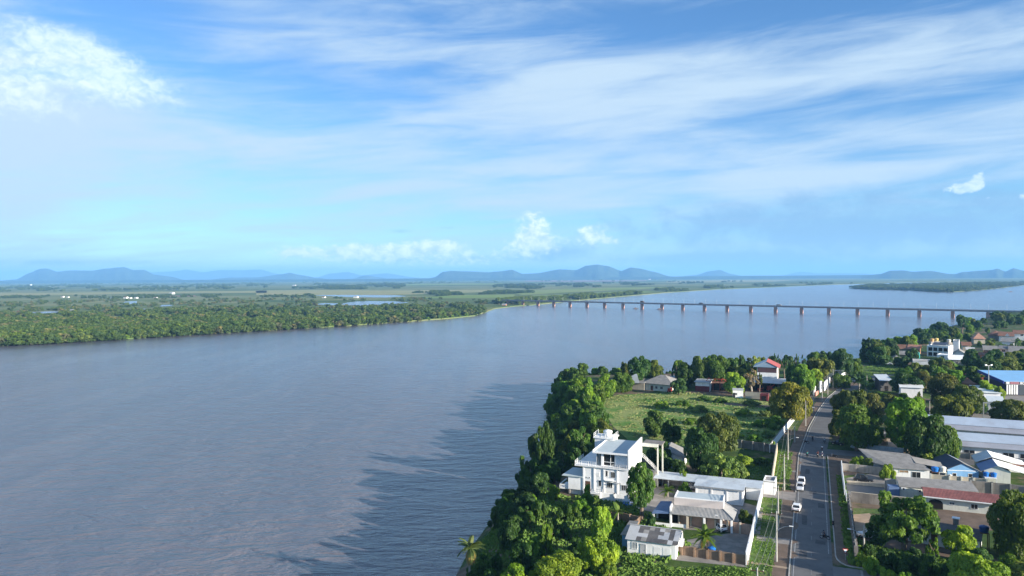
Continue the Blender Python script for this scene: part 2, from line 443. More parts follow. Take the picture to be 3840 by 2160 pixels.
# ------------------------------------------------------------------ water
def water_mat():
    t = NT('muddy_river_water'); p = t.pos()
    big = t.noise(t.mapping(p, (0.010, 0.004, 1), (0, 0, rad(20))), 1.0, 4, 0.55, 0.6)
    flow = t.noise(t.mapping(p, (0.05, 0.0065, 1), (0, 0, rad(62))), 1.0, 5, 0.6, 0.8)
    c = t.mix(t.ramp(big, 0.3, 0.7), (0.108, 0.106, 0.128), (0.128, 0.121, 0.140))
    c = t.mix(t.ramp(flow, 0.42, 0.66), c, (0.145, 0.130, 0.140))
    w1 = t.noise(t.mapping(p, (0.26, 0.72, 1), (0, 0, rad(-12))), 1.0, 5, 0.62, 0.35)
    w2 = t.noise(t.mapping(p, (0.65, 1.2, 1), (0, 0, rad(10))), 1.0, 3, 0.6, 0.2)
    w0 = t.noise(t.mapping(p, (0.075, 0.17, 1), (0, 0, rad(-14))), 1.0, 4, 0.6, 0.5)
    h = t.math('ADD', t.math('MULTIPLY', w0, 3.6), t.math('ADD', w1, t.math('MULTIPLY', w2, 0.4)))
    sx = t.n('ShaderNodeSeparateXYZ'); t.l(p, sx.inputs[0])
    near = t.ramp(sx.outputs[1], 150, 600, 1.5, 0.5)
    amp = t.math('MULTIPLY', t.math('MULTIPLY', near, t.math('MULTIPLY', t.ramp(big, 0.25, 0.75, 0.6, 1.2), t.ramp(flow, 0.3, 0.7, 1.08, 0.9))), 0.62)
    n = t.bump(h, 1.0, amp)
    pr = t.n('ShaderNodeBsdfPrincipled')
    t.l(c, pr.inputs['Base Color']); pr.inputs['Roughness'].default_value = 0.16
    pr.inputs['IOR'].default_value = 1.66; pr.inputs['Specular IOR Level'].default_value = 0.5
    t.l(n, pr.inputs['Normal'])
    return t.done(pr.outputs[0])
waterm = water_mat()
WZ = -10.0
bm_ = MB()
xs = [-38000, -6000, -1200, -300, 0, 300, 1200, 6000, 38000]
ys = [-2500, 0, 150, 300, 600, 1200, 2500, 6000, 15000, 44000]
for i in range(len(xs)-1):
    for j in range(len(ys)-1):
        bm_.poly([(xs[i], ys[j], WZ), (xs[i+1], ys[j], WZ), (xs[i+1], ys[j+1], WZ), (xs[i], ys[j+1], WZ)])
struct(bm_.build('river_water', waterm))
# ------------------------------------------------------------------ the town's ground: a bluff above the river
SHORE = [(-20,-500),(-18,60),(-14,110),(-12.5,151),(-10.4,163),(-7.8,178),(-3.5,190),(5.3,207),(10.3,235),(14.4,282),(15,319),(15,352),(20,385),(30,402),(70,402),
         (118,415),(173,440),(222,480),(262,530),(285,580),(380,694),(505,825),(652,994),(783,1118),(1000,1300),(1300,1500),(2600,1700),(2600,-500)]
SH = np.array(SHORE, float)
def shore_dist(X, Y):
    """signed distance to the waterline, positive inland"""
    X = np.asarray(X, float); Y = np.asarray(Y, float)
    best = np.full(X.shape, 1e9); ins = np.zeros(X.shape, bool)
    n = len(SH)
    for i in range(n):
        x0, y0 = SH[i]; x1, y1 = SH[(i+1) % n]
        ex, ey = x1-x0, y1-y0
        L = ex*ex+ey*ey
        u = np.clip(((X-x0)*ex+(Y-y0)*ey)/L, 0, 1)
        best = np.minimum(best, np.hypot(X-x0-u*ex, Y-y0-u*ey))
        c = ((y0 > Y) != (y1 > Y))
        with np.errstate(divide='ignore', invalid='ignore'):
            ins ^= c & (X < (x1-x0)*(Y-y0)/(y1-y0+1e-12)+x0)
    return np.where(ins, best, -best)
def tz(x, y):
    d = shore_dist(x, y)
    return np.clip(np.where(d > 0, WZ-0.3 + np.minimum(d/15.0, 1)*10.3, WZ-0.3+d*0.4), -14, 0.0)
def tz1(x, y): return float(tz(np.array([x]), np.array([y]))[0])
def ground_mat():
    t = NT('town_ground'); p = t.pos()
    a = t.noise(p, 0.045, 5, 0.6, 0.3); b = t.noise(p, 0.35, 5, 0.65); c = t.noise(p, 1.6, 4, 0.6)
    g = t.mix(t.ramp(b, 0.3, 0.7), (0.028, 0.062, 0.014), (0.065, 0.110, 0.026))
    g = t.mix(t.math('MULTIPLY', t.ramp(c, 0.4, 0.7), 0.4), g, (0.105, 0.125, 0.04))
    d = t.mix(t.ramp(b, 0.3, 0.7), (0.11, 0.08, 0.058), (0.19, 0.145, 0.105))
    m = t.ramp(t.math('ADD', t.math('MULTIPLY', a, 0.75), t.math('MULTIPLY', b, 0.25)), 0.49, 0.58)
    return t.done(t.principled(t.mix(m, g, d), 0.95, 0.1, t.bump(c, 0.5, 0.12)))
groundm = ground_mat()
gx = np.concatenate([np.arange(-60, 320, 4.0), np.geomspace(320, 2560, 60)])
gy = np.concatenate([np.arange(-480, 80, 40.0), np.arange(80, 620, 4.0), np.geomspace(620, 1690, 70)])
GX, GY = np.meshgrid(gx, gy)
GZ = tz(GX, GY)
nx, ny = len(gx), len(gy)
idx = np.arange(nx*ny).reshape(ny, nx)
quads = np.stack([idx[:-1,:-1], idx[:-1,1:], idx[1:,1:], idx[1:,:-1]], -1).reshape(-1, 4)
keep = (GZ.ravel()[quads] > -13.9).any(1)
me = bpy.data.meshes.new('town_ground')
me.from_pydata(np.stack([GX.ravel(), GY.ravel(), GZ.ravel()], 1).tolist(), [], quads[keep].tolist())
me.materials.append(groundm)
struct(put('town_ground', me, smooth=True))
def sheet(name, pts, m, z=0.03):
    """a flat patch of ground"""
    return struct(MB().poly([(p[0], p[1], z) for p in pts]).build(name, m))
def gpx(lst, z=0.0): return [G(x, y, z) for x, y in lst]
# ------------------------------------------------------------------ far bank: plain, fields, ponds, island
def plain_mat(name, c1, c2, c3, c4, sx):
    t = NT(name); p = t.pos()
    a = t.noise(t.mapping(p, (sx*0.55, sx, 1)), 1.0, 5, 0.6, 0.4)
    b = t.noise(t.mapping(p, (sx*5, sx*7, 1)), 1.0, 5, 0.65)
    c = t.mix(t.ramp(a, 0.42, 0.58), t.mix(t.ramp(b, 0.35, 0.65), c1, c2), t.mix(t.ramp(b, 0.35, 0.65), c3, c4))
    return t.done(t.principled(c, 0.95, 0.05))
plainm = plain_mat('far_plain', (0.07, 0.115, 0.04), (0.14, 0.18, 0.065), (0.12, 0.17, 0.06), (0.24, 0.24, 0.115), 0.0011)
fieldm = plain_mat('far_field_grass', (0.16, 0.24, 0.06), (0.19, 0.27, 0.075), (0.22, 0.27, 0.09), (0.25, 0.28, 0.10), 0.004)
fieldy = plain_mat('far_dry_field', (0.26, 0.27, 0.12), (0.31, 0.30, 0.14), (0.28, 0.28, 0.11), (0.34, 0.31, 0.16), 0.003)
soilm = plain_mat('far_bare_soil', (0.24, 0.15, 0.11), (0.27, 0.18, 0.13), (0.22, 0.15, 0.11), (0.28, 0.2, 0.15), 0.003)
bankpx = [(-900,1352),(0,1298),(150,1290),(300,1281),(450,1274),(620,1262),(800,1252),(1000,1240),(1150,1231),(1300,1222),(1440,1212),(1560,1204),(1690,1194),(1780,1185),(1818,1172),(1855,1158),
          (1930,1149),(2000,1144),(2100,1134),(2200,1124),(2300,1115),(2500,1098),(2700,1085),(2900,1077),(3100,1068.5),(3220,1065)]
BANK = [G(x, y, WZ) for x, y in bankpx]
far = [(-38000, -2500)] + [(-3000, 150)] + [(p.x, p.y) for p in BANK]
far += [(G(3400,1060,WZ).x, G(3400,1060,WZ).y), (G(3840,1057,WZ).x, G(3840,1057,WZ).y), (38000, 9000), (38000, 44000), (-38000, 44000)]
mb = MB().poly([(x, y, WZ+1.2) for x, y in far])
for (x0, y0), (x1, y1) in zip(far[1:-3], far[2:-2]):
    mb.poly([(x0, y0, WZ-0.5), (x1, y1, WZ-0.5), (x1, y1, WZ+1.2), (x0, y0, WZ+1.2)])
struct(mb.build('far_plain', plainm))
islpx = [(3184,1081),(3260,1086),(3430,1090),(3500,1095),(3560,1096),(3640,1091),(3740,1082),(3840,1070),(4300,1054),(4300,1050),(3840,1059),(3500,1064),(3260,1069),(3200,1076)]
ISL = [G(x, y, WZ) for x, y in islpx]
mb = MB().poly([(p.x, p.y, WZ+0.9) for p in ISL])
for i in range(len(ISL)):
    a, b = ISL[i], ISL[(i+1) % len(ISL)]
    mb.poly([(a.x, a.y, WZ-0.5), (b.x, b.y, WZ-0.5), (b.x, b.y, WZ+0.9), (a.x, a.y, WZ+0.9)])
struct(mb.build('river_island', plainm))
PZ = WZ+1.2
def patch(name, lst, m, dz=0.15): return sheet(name, [G(x, y, PZ) for x, y in lst], m, PZ+dz)
patch('green_field', [(1990,1124),(2120,1118),(2300,1107),(2460,1094),(2360,1090),(2150,1104),(1960,1110),(1930,1118)], fieldm)
patch('green_field', [(1960,1106),(2140,1096),(2420,1083),(2520,1076),(2300,1079),(2100,1085),(1900,1092)], fieldm)
patch('green_field', [(1560,1118),(1930,1117),(1930,1104),(1700,1107)], fieldm)
patch('dry_field', [(-400,1112),(300,1106),(640,1100),(1000,1098),(1000,1090),(560,1093),(200,1098),(-400,1100)], fieldy)
patch('dry_field', [(960,1107),(1200,1107),(1540,1105),(1900,1092),(1860,1087),(1500,1089),(1180,1087),(960,1089)], fieldy)
patch('green_field', [(1500,1072),(1560,1070),(1900,1067),(1900,1062),(1500,1064)], fieldm)
patch('bare_soil', [(1960,1056),(2160,1058),(2420,1054),(2430,1050),(2200,1050),(1980,1051)], soilm)
patch('bare_soil', [(600,1114),(740,1112),(730,1107),(610,1109)], soilm)
patch('dry_field', [(2500,1060),(2900,1056),(3000,1050),(2700,1050),(2500,1053)], fieldy)
def pond(lst): return struct(MB().poly([(p.x, p.y, PZ+0.3) for p in (G(x, y, PZ) for x, y in lst)]).build('pond_water', waterm))
pond([(1275,1144),(1340,1147),(1420,1143),(1500,1139),(1535,1134),(1480,1130),(1380,1129),(1330,1131),(1290,1137)])
pond([(1165,1107),(1300,1114),(1450,1116),(1530,1111),(1480,1107),(1300,1106)])
pond([(1180,1142),(1270,1146),(1280,1138),(1210,1137)])
pond([(455,1143),(512,1138),(514,1129),(470,1131)])
pond([(85,1177),(160,1176),(250,1170),(200,1167),(120,1171)])
pond([(600,1150),(650,1148),(640,1143),(605,1144)])
pond([(240,1178),(320,1176),(310,1170),(260,1171)])
pond([(520,1166),(560,1164),(550,1158),(515,1160)])
# ------------------------------------------------------------------ hills
def hill_mat():
    t = NT('forested_hill'); p = t.pos()
    a = t.noise(p, 0.004, 6, 0.65)
    c = t.mix(t.ramp(a, 0.35, 0.65), (0.025, 0.045, 0.018), (0.055, 0.075, 0.03))
    return t.done(t.principled(c, 0.95, 0.05))
hillm = hill_mat()
def hills(prof, dist, seed, depth=2600):
    """a range of hills whose skyline is measured from the photograph, with real depth and ragged flanks"""
    rng = random.Random(seed)
    pts = []
    for (x0, y0), (x1, y1) in zip(prof, prof[1:]):
        n = max(2, int((x1-x0)/9))
        for k in range(n):
            u = k/n; uu = u*u*(3-2*u)*0.5+u*0.5
            pts.append((x0+(x1-x0)*u, y0+(y1-y0)*uu))
    pts.append(prof[-1])
    rows = [(-1.0, 0.0), (-0.72, 0.22), (-0.45, 0.55), (-0.2, 0.85), (0.0, 1.0), (0.35, 0.7), (0.8, 0.2), (1.1, 0.0)]
    v = []; f = []
    for i, (px, py) in enumerate(pts):
        d = ray(px, py); k = dist/d.y
        c = CP + d*k
        ht = max(2.0, c.z + 11)
        dirx, diry = d.x/d.y, 1.0
        for j, (o, hh) in enumerate(rows):
            jit = 0.0 if j in (0, 4, 7) else rng.uniform(-0.10, 0.10)
            yy = dist + o*min(depth, ht*7+300)
            v.append((CP.x + dirx*yy, yy, -11 + ht*max(0, hh+jit) - (3 if hh == 0 else 0)))
    R = len(rows)
    for i in range(len(pts)-1):
        for j in range(R-1):
            a = i*R+j
            f.append((a, a+R, a+R+1, a+1))
    me = bpy.data.meshes.new('hills'); me.from_pydata(v, [], f); me.materials.append(hillm)
    return struct(put('hills', me, smooth=True))
hills([(-900,1046),(-500,1024),(-200,1040),(0,1052),(60,1048),(110,1024),(150,1008),(175,1007),(215,1019),(260,1014),(345,1015),(400,1007),(445,1003),(465,1001),(500,1013),(540,1012),(580,1030),(640,1037),(700,1052)], 16500, 1)
hills([(480,1040),(560,1022),(640,1018),(700,1011),(760,1021),(830,1012),(900,1013),(980,1011),(1030,1025),(1100,1040)], 29000, 2)
hills([(760,1052),(860,1041),(960,1040),(1060,1028),(1085,1023),(1130,1032),(1190,1042),(1260,1051)], 17500, 3)
hills([(1180,1042),(1240,1026),(1300,1020),(1360,1032),(1450,1025),(1560,1041),(1620,1046)], 28000, 4)
hills([(1310,1050),(1370,1032),(1430,1041),(1470,1049)], 19000, 5)
hills([(1590,1047),(1630,1040),(1660,1020),(1690,1016),(1760,1018),(1830,1021),(1880,1017),(1920,1012),(1960,1027),(2010,1025),(2100,1010),(2160,1013),(2200,996),(2240,992),(2280,998),(2330,1016),(2365,1003),(2400,1007),(2450,1019),(2510,1036),(2560,1041)], 14500, 6)
hills([(2540,1037),(2610,1032),(2660,1017),(2700,1012),(2740,1027),(2790,1036),(2840,1034),(2900,1037)], 19000, 7)
hills([(2930,1034),(3000,1019),(3040,1022),(3070,1025),(3150,1024),(3240,1025),(3300,1032)], 30000, 8)
hills([(3230,1034),(3300,1028),(3340,1015),(3390,1014),(3420,1019),(3490,1016),(3560,1027),(3580,1028),(3610,1020),(3680,1015),(3720,1012),(3740,1007),(3770,1018),(3800,1006),(3840,1015),(3920,1022),(4050,1012),(4200,1030)], 11500, 9)
hills([(-900,1056),(0,1053),(600,1050),(1300,1047),(1700,1043),(2300,1039),(2900,1034),(3500,1029),(4300,1025)], 12800, 10, 900)
# ------------------------------------------------------------------ haze: the humid air over the plain
hz_m, t_ = newmat('haze_air')
o_ = t_.nodes.new('ShaderNodeOutputMaterial')
v_ = t_.nodes.new('ShaderNodeVolumePrincipled')
HAZE = v_
v_.inputs['Density'].default_value = 6.8e-5
v_.inputs['Color'].default_value = (0.25, 0.56, 1.0, 1)
v_.inputs['Anisotropy'].default_value = 0.0
t_.links.new(v_.outputs[0], o_.inputs['Volume'])
hb = MB().box(-40000, 40000, -4000, 46000, -15.5, 470).build('haze', hz_m)
hb['kind'] = 'stuff'
# ------------------------------------------------------------------ roads, pavements, yards
def strip(name, L, R, m, z):
    mb = MB()
    for (a, b), (c, d) in zip(zip(L, L[1:]), zip(R, R[1:])):
        mb.poly([(a.x, a.y, z), (c.x, c.y, z), (d.x, d.y, z), (b.x, b.y, z)])
    return struct(mb.build(name, m))
def offset(path, o):
    r = []
    for i, p in enumerate(path):
        d = (path[min(i+1, len(path)-1)] - path[max(i-1, 0)]).normalized()
        r.append(p + Vector((d.y, -d.x, 0))*o)
    return r
CENTER = [ST(-0.3, 40), ST(-0.3, 120), ST(-0.3, 160), ST(-0.3, 200), ST(-0.3, 226)] + [G(x, y) for x, y in ((3075,1608),(3107,1541),(3140,1492),(3172,1464),(3230,1432),(3310,1408),(3420,1385))]
strip('main_road', offset(CENTER, -3.4), offset(CENTER, 3.5), asphalt, 0.03)
strip('road_edge_line', offset(CENTER, -3.02), offset(CENTER, -2.86), roadwhite, 0.05)
RL = [ST(-0.3, t) for t in (147.5, 170, 200, 229)]
strip('road_edge_line', offset(RL, 2.86), offset(RL, 3.02), roadwhite, 0.05)
dashm = worn('faded_road_paint', (0.22, 0.22, 0.22), 0.2, 1.2, (0.14, 0.14, 0.14), 0.9)
for t0 in range(100, 232, 9):
    strip('road_centre_dash', [ST(-0.42, t0), ST(-0.42, t0+2.4)], [ST(-0.29, t0), ST(-0.29, t0+2.4)], dashm, 0.05)
prng = random.Random(3)
patchm = worn('asphalt_repair', (0.085, 0.085, 0.087), 0.15, 0.8, (0.05, 0.05, 0.05), 0.4, False, 0.9)
for t0, s0, L_, w_ in ((143.5, -2.4, 4.5, 1.3), (152, .4, 2.4, 1.8), (163, -2.2, 6.5, .9), (176, 1.0, 3.5, 1.2), (187, -.9, 2.2, 1.5), (205, -2.0, 5, 1.0), (216, .6, 3, 1.4), (134, .5, 3.0, 1.6)):
    j = lambda k: prng.uniform(-k, k)
    sheet_pts = [ST(s0+j(.15), t0+j(.3)), ST(s0+w_+j(.15), t0+j(.3)), ST(s0+w_+j(.2), t0+L_*.5), ST(s0+w_+j(.15), t0+L_+j(.4)), ST(s0+j(.15), t0+L_+j(.4))]
    struct(MB().poly([(p.x, p.y, .042) for p in sheet_pts]).build('road_patch', patchm))
for t0, L_ in ((142, 5), (150, 4), (158, 7), (170, 5), (191, 6), (201, 8), (214, 6)):
    pts = [ST(-4.2, t0), ST(-3.3+prng.uniform(-.2, .25), t0+L_*.2), ST(-2.75+prng.uniform(-.2, .3), t0+L_*.5), ST(-3.2+prng.uniform(-.2, .2), t0+L_*.8), ST(-4.2, t0+L_)]
    struct(MB().poly([(p.x, p.y, .056) for p in pts]).build('dirt_spill', dirtm))
strip('side_road', [ST(3.2, 141.5), ST(16, 141.5), ST(60, 142)], [ST(3.2, 120), ST(16, 120), ST(60, 120)], asphalt2, 0.034)
strip('stop_line', [ST(7.6, 141.2), ST(8.0, 141.2)], [ST(7.6, 134), ST(8.0, 134)], roadwhite, 0.055)
strip('side_street', [ST(3.2, 236.5), ST(20, 237), ST(60, 239)], [ST(3.2, 229.8), ST(20, 229.5), ST(60, 231.5)], asphalt, 0.034)
strip('driveway', [ST(-15, 186.2), ST(-3.8, 186.5)], [ST(-15, 180.6), ST(-3.8, 179.5)], yardm, 0.04)
strip('roadside_dirt', offset([ST(-0.3, 100), ST(-0.3, 180), ST(-0.3, 226)]+CENTER[5:8], -6.6), offset([ST(-0.3, 100), ST(-0.3, 180), ST(-0.3, 226)]+CENTER[5:8], -3.7), dirtm, 0.02)
strip('pavement', [ST(3.9, 147), ST(3.9, 170), ST(3.9, 229)], [ST(6.1, 147), ST(6.1, 170), ST(6.1, 229)], dirtm, 0.10)
strip('dirt_corner', [ST(3.9, 204), ST(3.9, 229)], [ST(14, 212), ST(22, 229)], dirtm, 0.014)
def kerb(path, w=0.22, h=0.13):
    mb = MB()
    for a, b in zip(path, path[1:]):
        d = (b-a).normalized(); n = Vector((d.y, -d.x, 0))*w/2
        mb.slab([(a.x+n.x, a.y+n.y, h), (b.x+n.x, b.y+n.y, h), (b.x-n.x, b.y-n.y, h), (a.x-n.x, a.y-n.y, h)], h+0.05)
    return struct(mb.build('kerb', kerbm))
kerb([ST(-3.9, 100), ST(-3.9, 140), ST(-3.9, 179.4)])
kerb([ST(-3.9, 186.7), ST(-3.9, 226)] + [p for p in offset(CENTER[5:10], -3.65)])
arc = [ST(3.8+2.6*(1-math.cos(a)), 147-4.6*math.sin(a)) for a in (0, .4, .8, 1.2, 1.57)]
kerb([ST(3.8, 228), ST(3.8, 190), ST(3.8, 150)] + arc + [ST(20, 142.3), ST(45, 142.6)])
sheet('corner_pavement', [ST(3.95, 152)]+arc+[ST(9, 142.6), ST(6.5, 147), ST(6.3, 152)], dirtm, 0.106)
for t0, w in ((137.5, 0.9), (150.0, 3.2), (166.5, 1.3), (193, 1.3), (206, 1.6)):
    sheet('worn_footway', [ST(-10.4, t0), ST(-3.9, t0-0.3), ST(-3.9, t0-0.3+w), ST(-10.4, t0+w)], yardm if w > 1.3 else sandm, 0.045)
sheet('yard_paving', gpx([(2520,2100),(2545,2030),(2830,1985),(2806,2128)]), yardm, 0.03)
sheet('house_yard', gpx([(2560,1985),(2850,2005),(2862,1905),(2790,1885),(2600,1860)]), yardm, 0.026)
sheet('pool_terrace', gpx([(2340,1900),(2500,1930),(2620,1862),(2490,1820),(2380,1850)]), yardm, 0.028)
sheet('drive_yard', gpx([(2480,1800),(2860,1850),(2862,1880),(2600,1850),(2480,1830)]), yardm, 0.022)
sheet('car_yard', gpx([(3165,1795),(3300,1770),(3400,1790),(3345,1826),(3176,1806)]), yardm, 0.03)
sheet('asphalt_yard', gpx([(3180,1872),(3172,1812),(3345,1826),(3365,1870),(3400,1890)]), asphalt2, 0.032)
sheet('bare_yard', gpx([(3200,1990),(3196,1930),(3260,1925),(3290,1960),(3260,2010)]), sandm, 0.03)
sheet('shaded_yard', gpx([(3440,1990),(3440,1915),(3740,1905),(3760,1990)]), dirtm, 0.03)
sheet('front_yard', gpx([(3200,2060),(3204,2000),(3420,2010),(3700,2070),(3690,2110),(3440,2075)]), dirtm, 0.026)
sheet('sand_yard', gpx([(3200,1672),(3215,1640),(3370,1640),(3385,1690)]), sandm, 0.03)
sheet('school_yard', gpx([(3440,1735),(3560,1712),(3900,1735),(3900,1760),(3560,1740)]), yardm, 0.03)
sheet('school_court', gpx([(3560,1575),(3560,1530),(3720,1500),(3900,1520),(3900,1585)]), yardm, 0.03)
sheet('shop_forecourt', gpx([(3700,1520),(3775,1483),(3950,1486),(3950,1530)]), yardm, 0.026)
sheet('dirt_forecourt', gpx([(3165,1452),(3160,1420),(3250,1408),(3270,1424),(3215,1445)]), dirtm, 0.036)
sheet('track', gpx([(2700,1508),(2880,1520),(2960,1535),(2960,1545),(2860,1530),(2700,1516)]), dirtm, 0.03)
sheet('work_yard', gpx([(2540,1470),(2700,1462),(2900,1470),(2960,1480),(2960,1500),(2700,1485)]), dirtm, 0.028)
# meadow grass
def meadow(name, col1, col2, col3):
    t = NT(name); p = t.pos()
    a = t.noise(p, 0.10, 5, 0.65, 0.4); b = t.noise(p, 0.9, 5, 0.7)
    c = t.mix(t.ramp(a, 0.40, 0.60), col1, col2)
    c = t.mix(t.math('MULTIPLY', t.ramp(b, 0.45, 0.7), 0.7), c, col3)
    return t.done(t.principled(c, 0.95, 0.08, t.bump(b, 0.8, 0.35)))
mead = meadow('meadow_grass', (0.095, 0.195, 0.040), (0.25, 0.28, 0.10), (0.17, 0.25, 0.07))
lawn = meadow('lush_lawn', (0.055, 0.115, 0.026), (0.13, 0.155, 0.06), (0.10, 0.155, 0.04))
sheet('meadow', gpx([(2240,1500),(2320,1480),(2560,1470),(2700,1478),(2960,1520),(2960,1600),(2890,1680),(2700,1690),(2560,1690),(2400,1690),(2300,1600)]), mead, 0.024)
sheet('garden_lawn', gpx([(2600,1790),(2640,1730),(2700,1712),(2890,1725),(2905,1820),(2860,1805),(2780,1800)]), lawn, 0.024)
sheet('playing_field', gpx([(3225,1400),(3240,1372),(3330,1366),(3480,1372),(3640,1400),(3610,1418),(3420,1408)]), lawn, 0.024)
sheet('verge_grass', [ST(-10.9, 100), ST(-6.7, 100), ST(-6.7, 179), ST(-10.9, 179)], lawn, 0.022)
sheet('verge_grass', [ST(-9.2, 188), ST(-5.6, 188), ST(-5.8, 226), ST(-9.6, 226)], lawn, 0.022)
sheet('verge_grass', [ST(6.15, 147), ST(6.8, 147), ST(6.9, 205), ST(6.15, 205)], lawn, 0.022)
sheet('back_lawn', gpx([(3200,1905),(3440,1915),(3440,1935),(3260,1925),(3198,1930)]), lawn, 0.024)
sheet('wild_plot', gpx([(3210,2062),(3440,2078),(3690,2115),(3840,2110),(3900,2300),(3500,2300),(3300,2160),(3180,2120)]), mead, 0.02)
sheet('wild_plot', gpx([(2250,2300),(2820,2300),(2806,2134),(2340,2120),(2200,2160)]), mead, 0.02)
# ------------------------------------------------------------------ building parts
def site(FL, FR=None, w=None, rz=None, z=0.0):
    a = G(*FL, z)
    if FR is not None:
        b = G(*FR, z); d = b-a
        return a, math.atan2(d.y, d.x), d.length if w is None else w
    return a, -AX if rz is None else rz, w
def window(par, face, u, z, w, h, W_=0, D_=0, frame=None, pane=None, bars=1, name='window'):
    """a framed window standing 5 cm proud of the wall, with its pane as a sub-part; face f/r/l/b of a W_ x D_ block"""
    fm = frame or wframe; pm = pane or glass
    m = MB(); b = 0.07
    m.box(-w/2-b, -w/2, -0.06, 0.02, 0, h); m.box(w/2, w/2+b, -0.06, 0.02, 0, h)
    m.box(-w/2-b, w/2+b, -0.06, 0.02, h, h+b); m.box(-w/2-b-0.04, w/2+b+0.04, -0.10, 0.02, -b, 0)
    for i in range(bars):
        x = -w/2 + w*(i+1)/(bars+1); m.box(x-0.025, x+0.025, -0.05, 0.02, 0, h)
    loc, rz = {'f': ((u, 0, z), 0), 'r': ((W_, u, z), math.pi/2), 'l': ((0, u, z), -math.pi/2), 'b': ((u, D_, z), math.pi)}[face]
    o = m.build(name, fm, par, loc, rz)
    MB().box(-w/2, w/2, -0.025, 0.02, 0, h).build('pane', pm, o)
    return o
def door(par, face, u, z, w, h, W_=0, D_=0, m=None):
    loc, rz = {'f': ((u, 0, z), 0), 'r': ((W_, u, z), math.pi/2), 'l': ((0, u, z), -math.pi/2), 'b': ((u, D_, z), math.pi)}[face]
    o = MB().box(-w/2, w/2, -0.05, 0.02, 0, h).box(-w/2-.08, -w/2, -0.08, .02, 0, h+.08).box(w/2, w/2+.08, -.08, .02, 0, h+.08).box(-w/2, w/2, -.08, .02, h, h+.08).build('door', m or wood, par, loc, rz)
    MB().box(w/2-0.18, w/2-0.10, -0.09, -0.05, h*0.45, h*0.45+0.14).build('handle', steel, o)
    return o
def gable_roof(w, d, z, rise, ov=0.5, th=0.14, axis='x'):
    m = MB()
    if axis == 'x':     # ridge runs along x
        k = rise/(d/2); zo = z-ov*k; yr = d/2
        m.slab([(-ov, -ov, zo+th), (w+ov, -ov, zo+th), (w+ov, yr, z+rise+th), (-ov, yr, z+rise+th)], th)
        m.slab([(-ov, yr, z+rise+th), (w+ov, yr, z+rise+th), (w+ov, d+ov, zo+th), (-ov, d+ov, zo+th)], th)
    else:
        k = rise/(w/2); zo = z-ov*k; xr = w/2
        m.slab([(-ov, -ov, zo+th), (xr, -ov, z+rise+th), (xr, d+ov, z+rise+th), (-ov, d+ov, zo+th)], th)
        m.slab([(xr, -ov, z+rise+th), (w+ov, -ov, zo+th), (w+ov, d+ov, zo+th), (xr, d+ov, z+rise+th)], th)
    return m
def hip_roof(w, d, z, rise, ov=0.5, th=0.14):
    m = MB(); a = [(-ov, -ov, z), (w+ov, -ov, z), (w+ov, d+ov, z), (-ov, d+ov, z)]
    if w >= d: r1, r2 = (d/2, d/2, z+rise), (w-d/2, d/2, z+rise)
    else: r1, r2 = (w/2, w/2, z+rise), (w/2, d-w/2, z+rise)
    if w >= d:
        m.poly([a[0], a[1], r2, r1]); m.poly([a[1], a[2], r2]); m.poly([a[2], a[3], r1, r2]); m.poly([a[3], a[0], r1])
    else:
        m.poly([a[0], a[1], r1]); m.poly([a[1], a[2], r2, r1]); m.poly([a[2], a[3], r2]); m.poly([a[3], a[0], r1, r2])
    for i in range(4):
        p, q = a[i], a[(i+1) % 4]
        m.poly([(p[0], p[1], z-th), (q[0], q[1], z-th), q, p])
    m.poly([(p[0], p[1], z-th) for p in reversed(a)])
    return m
def shed_roof(w, d, z, rise, ov=0.4, th=0.12):
    k = rise/d
    return MB().slab([(-ov, -ov, z-ov*k+th), (w+ov, -ov, z-ov*k+th), (w+ov, d+ov, z+rise+ov*k+th), (-ov, d+ov, z+rise+ov*k+th)], th)
def walls(w, d, h, gable=None, rise=0.0, z0=-0.4):
    m = MB()
    if gable is None: return m.box(0, w, 0, d, z0, h)
    if gable == 'x':
        m.poly([(0,0,z0),(w,0,z0),(w,0,h),(0,0,h)]); m.poly([(w,d,z0),(0,d,z0),(0,d,h),(w,d,h)])
        m.poly([(w,0,z0),(w,d,z0),(w,d,h),(w,d/2,h+rise),(w,0,h)]); m.poly([(0,d,z0),(0,0,z0),(0,0,h),(0,d/2,h+rise),(0,d,h)])
    elif gable == 'y':
        m.poly([(0,0,z0),(w,0,z0),(w,0,h),(w/2,0,h+rise),(0,0,h)]); m.poly([(w,d,z0),(0,d,z0),(0,d,h),(w/2,d,h+rise),(w,d,h)])
        m.poly([(w,0,z0),(w,d,z0),(w,d,h),(w,0,h)]); m.poly([(0,d,z0),(0,0,z0),(0,0,h),(0,d,h)])
    elif gable == 's':
        m.poly([(0,0,z0),(w,0,z0),(w,0,h),(0,0,h)]); m.poly([(w,d,z0),(0,d,z0),(0,d,h+rise),(w,d,h+rise)])
        m.poly([(w,0,z0),(w,d,z0),(w,d,h+rise),(w,0,h)]); m.poly([(0,d,z0),(0,0,z0),(0,0,h),(0,d,h+rise)])
    return m
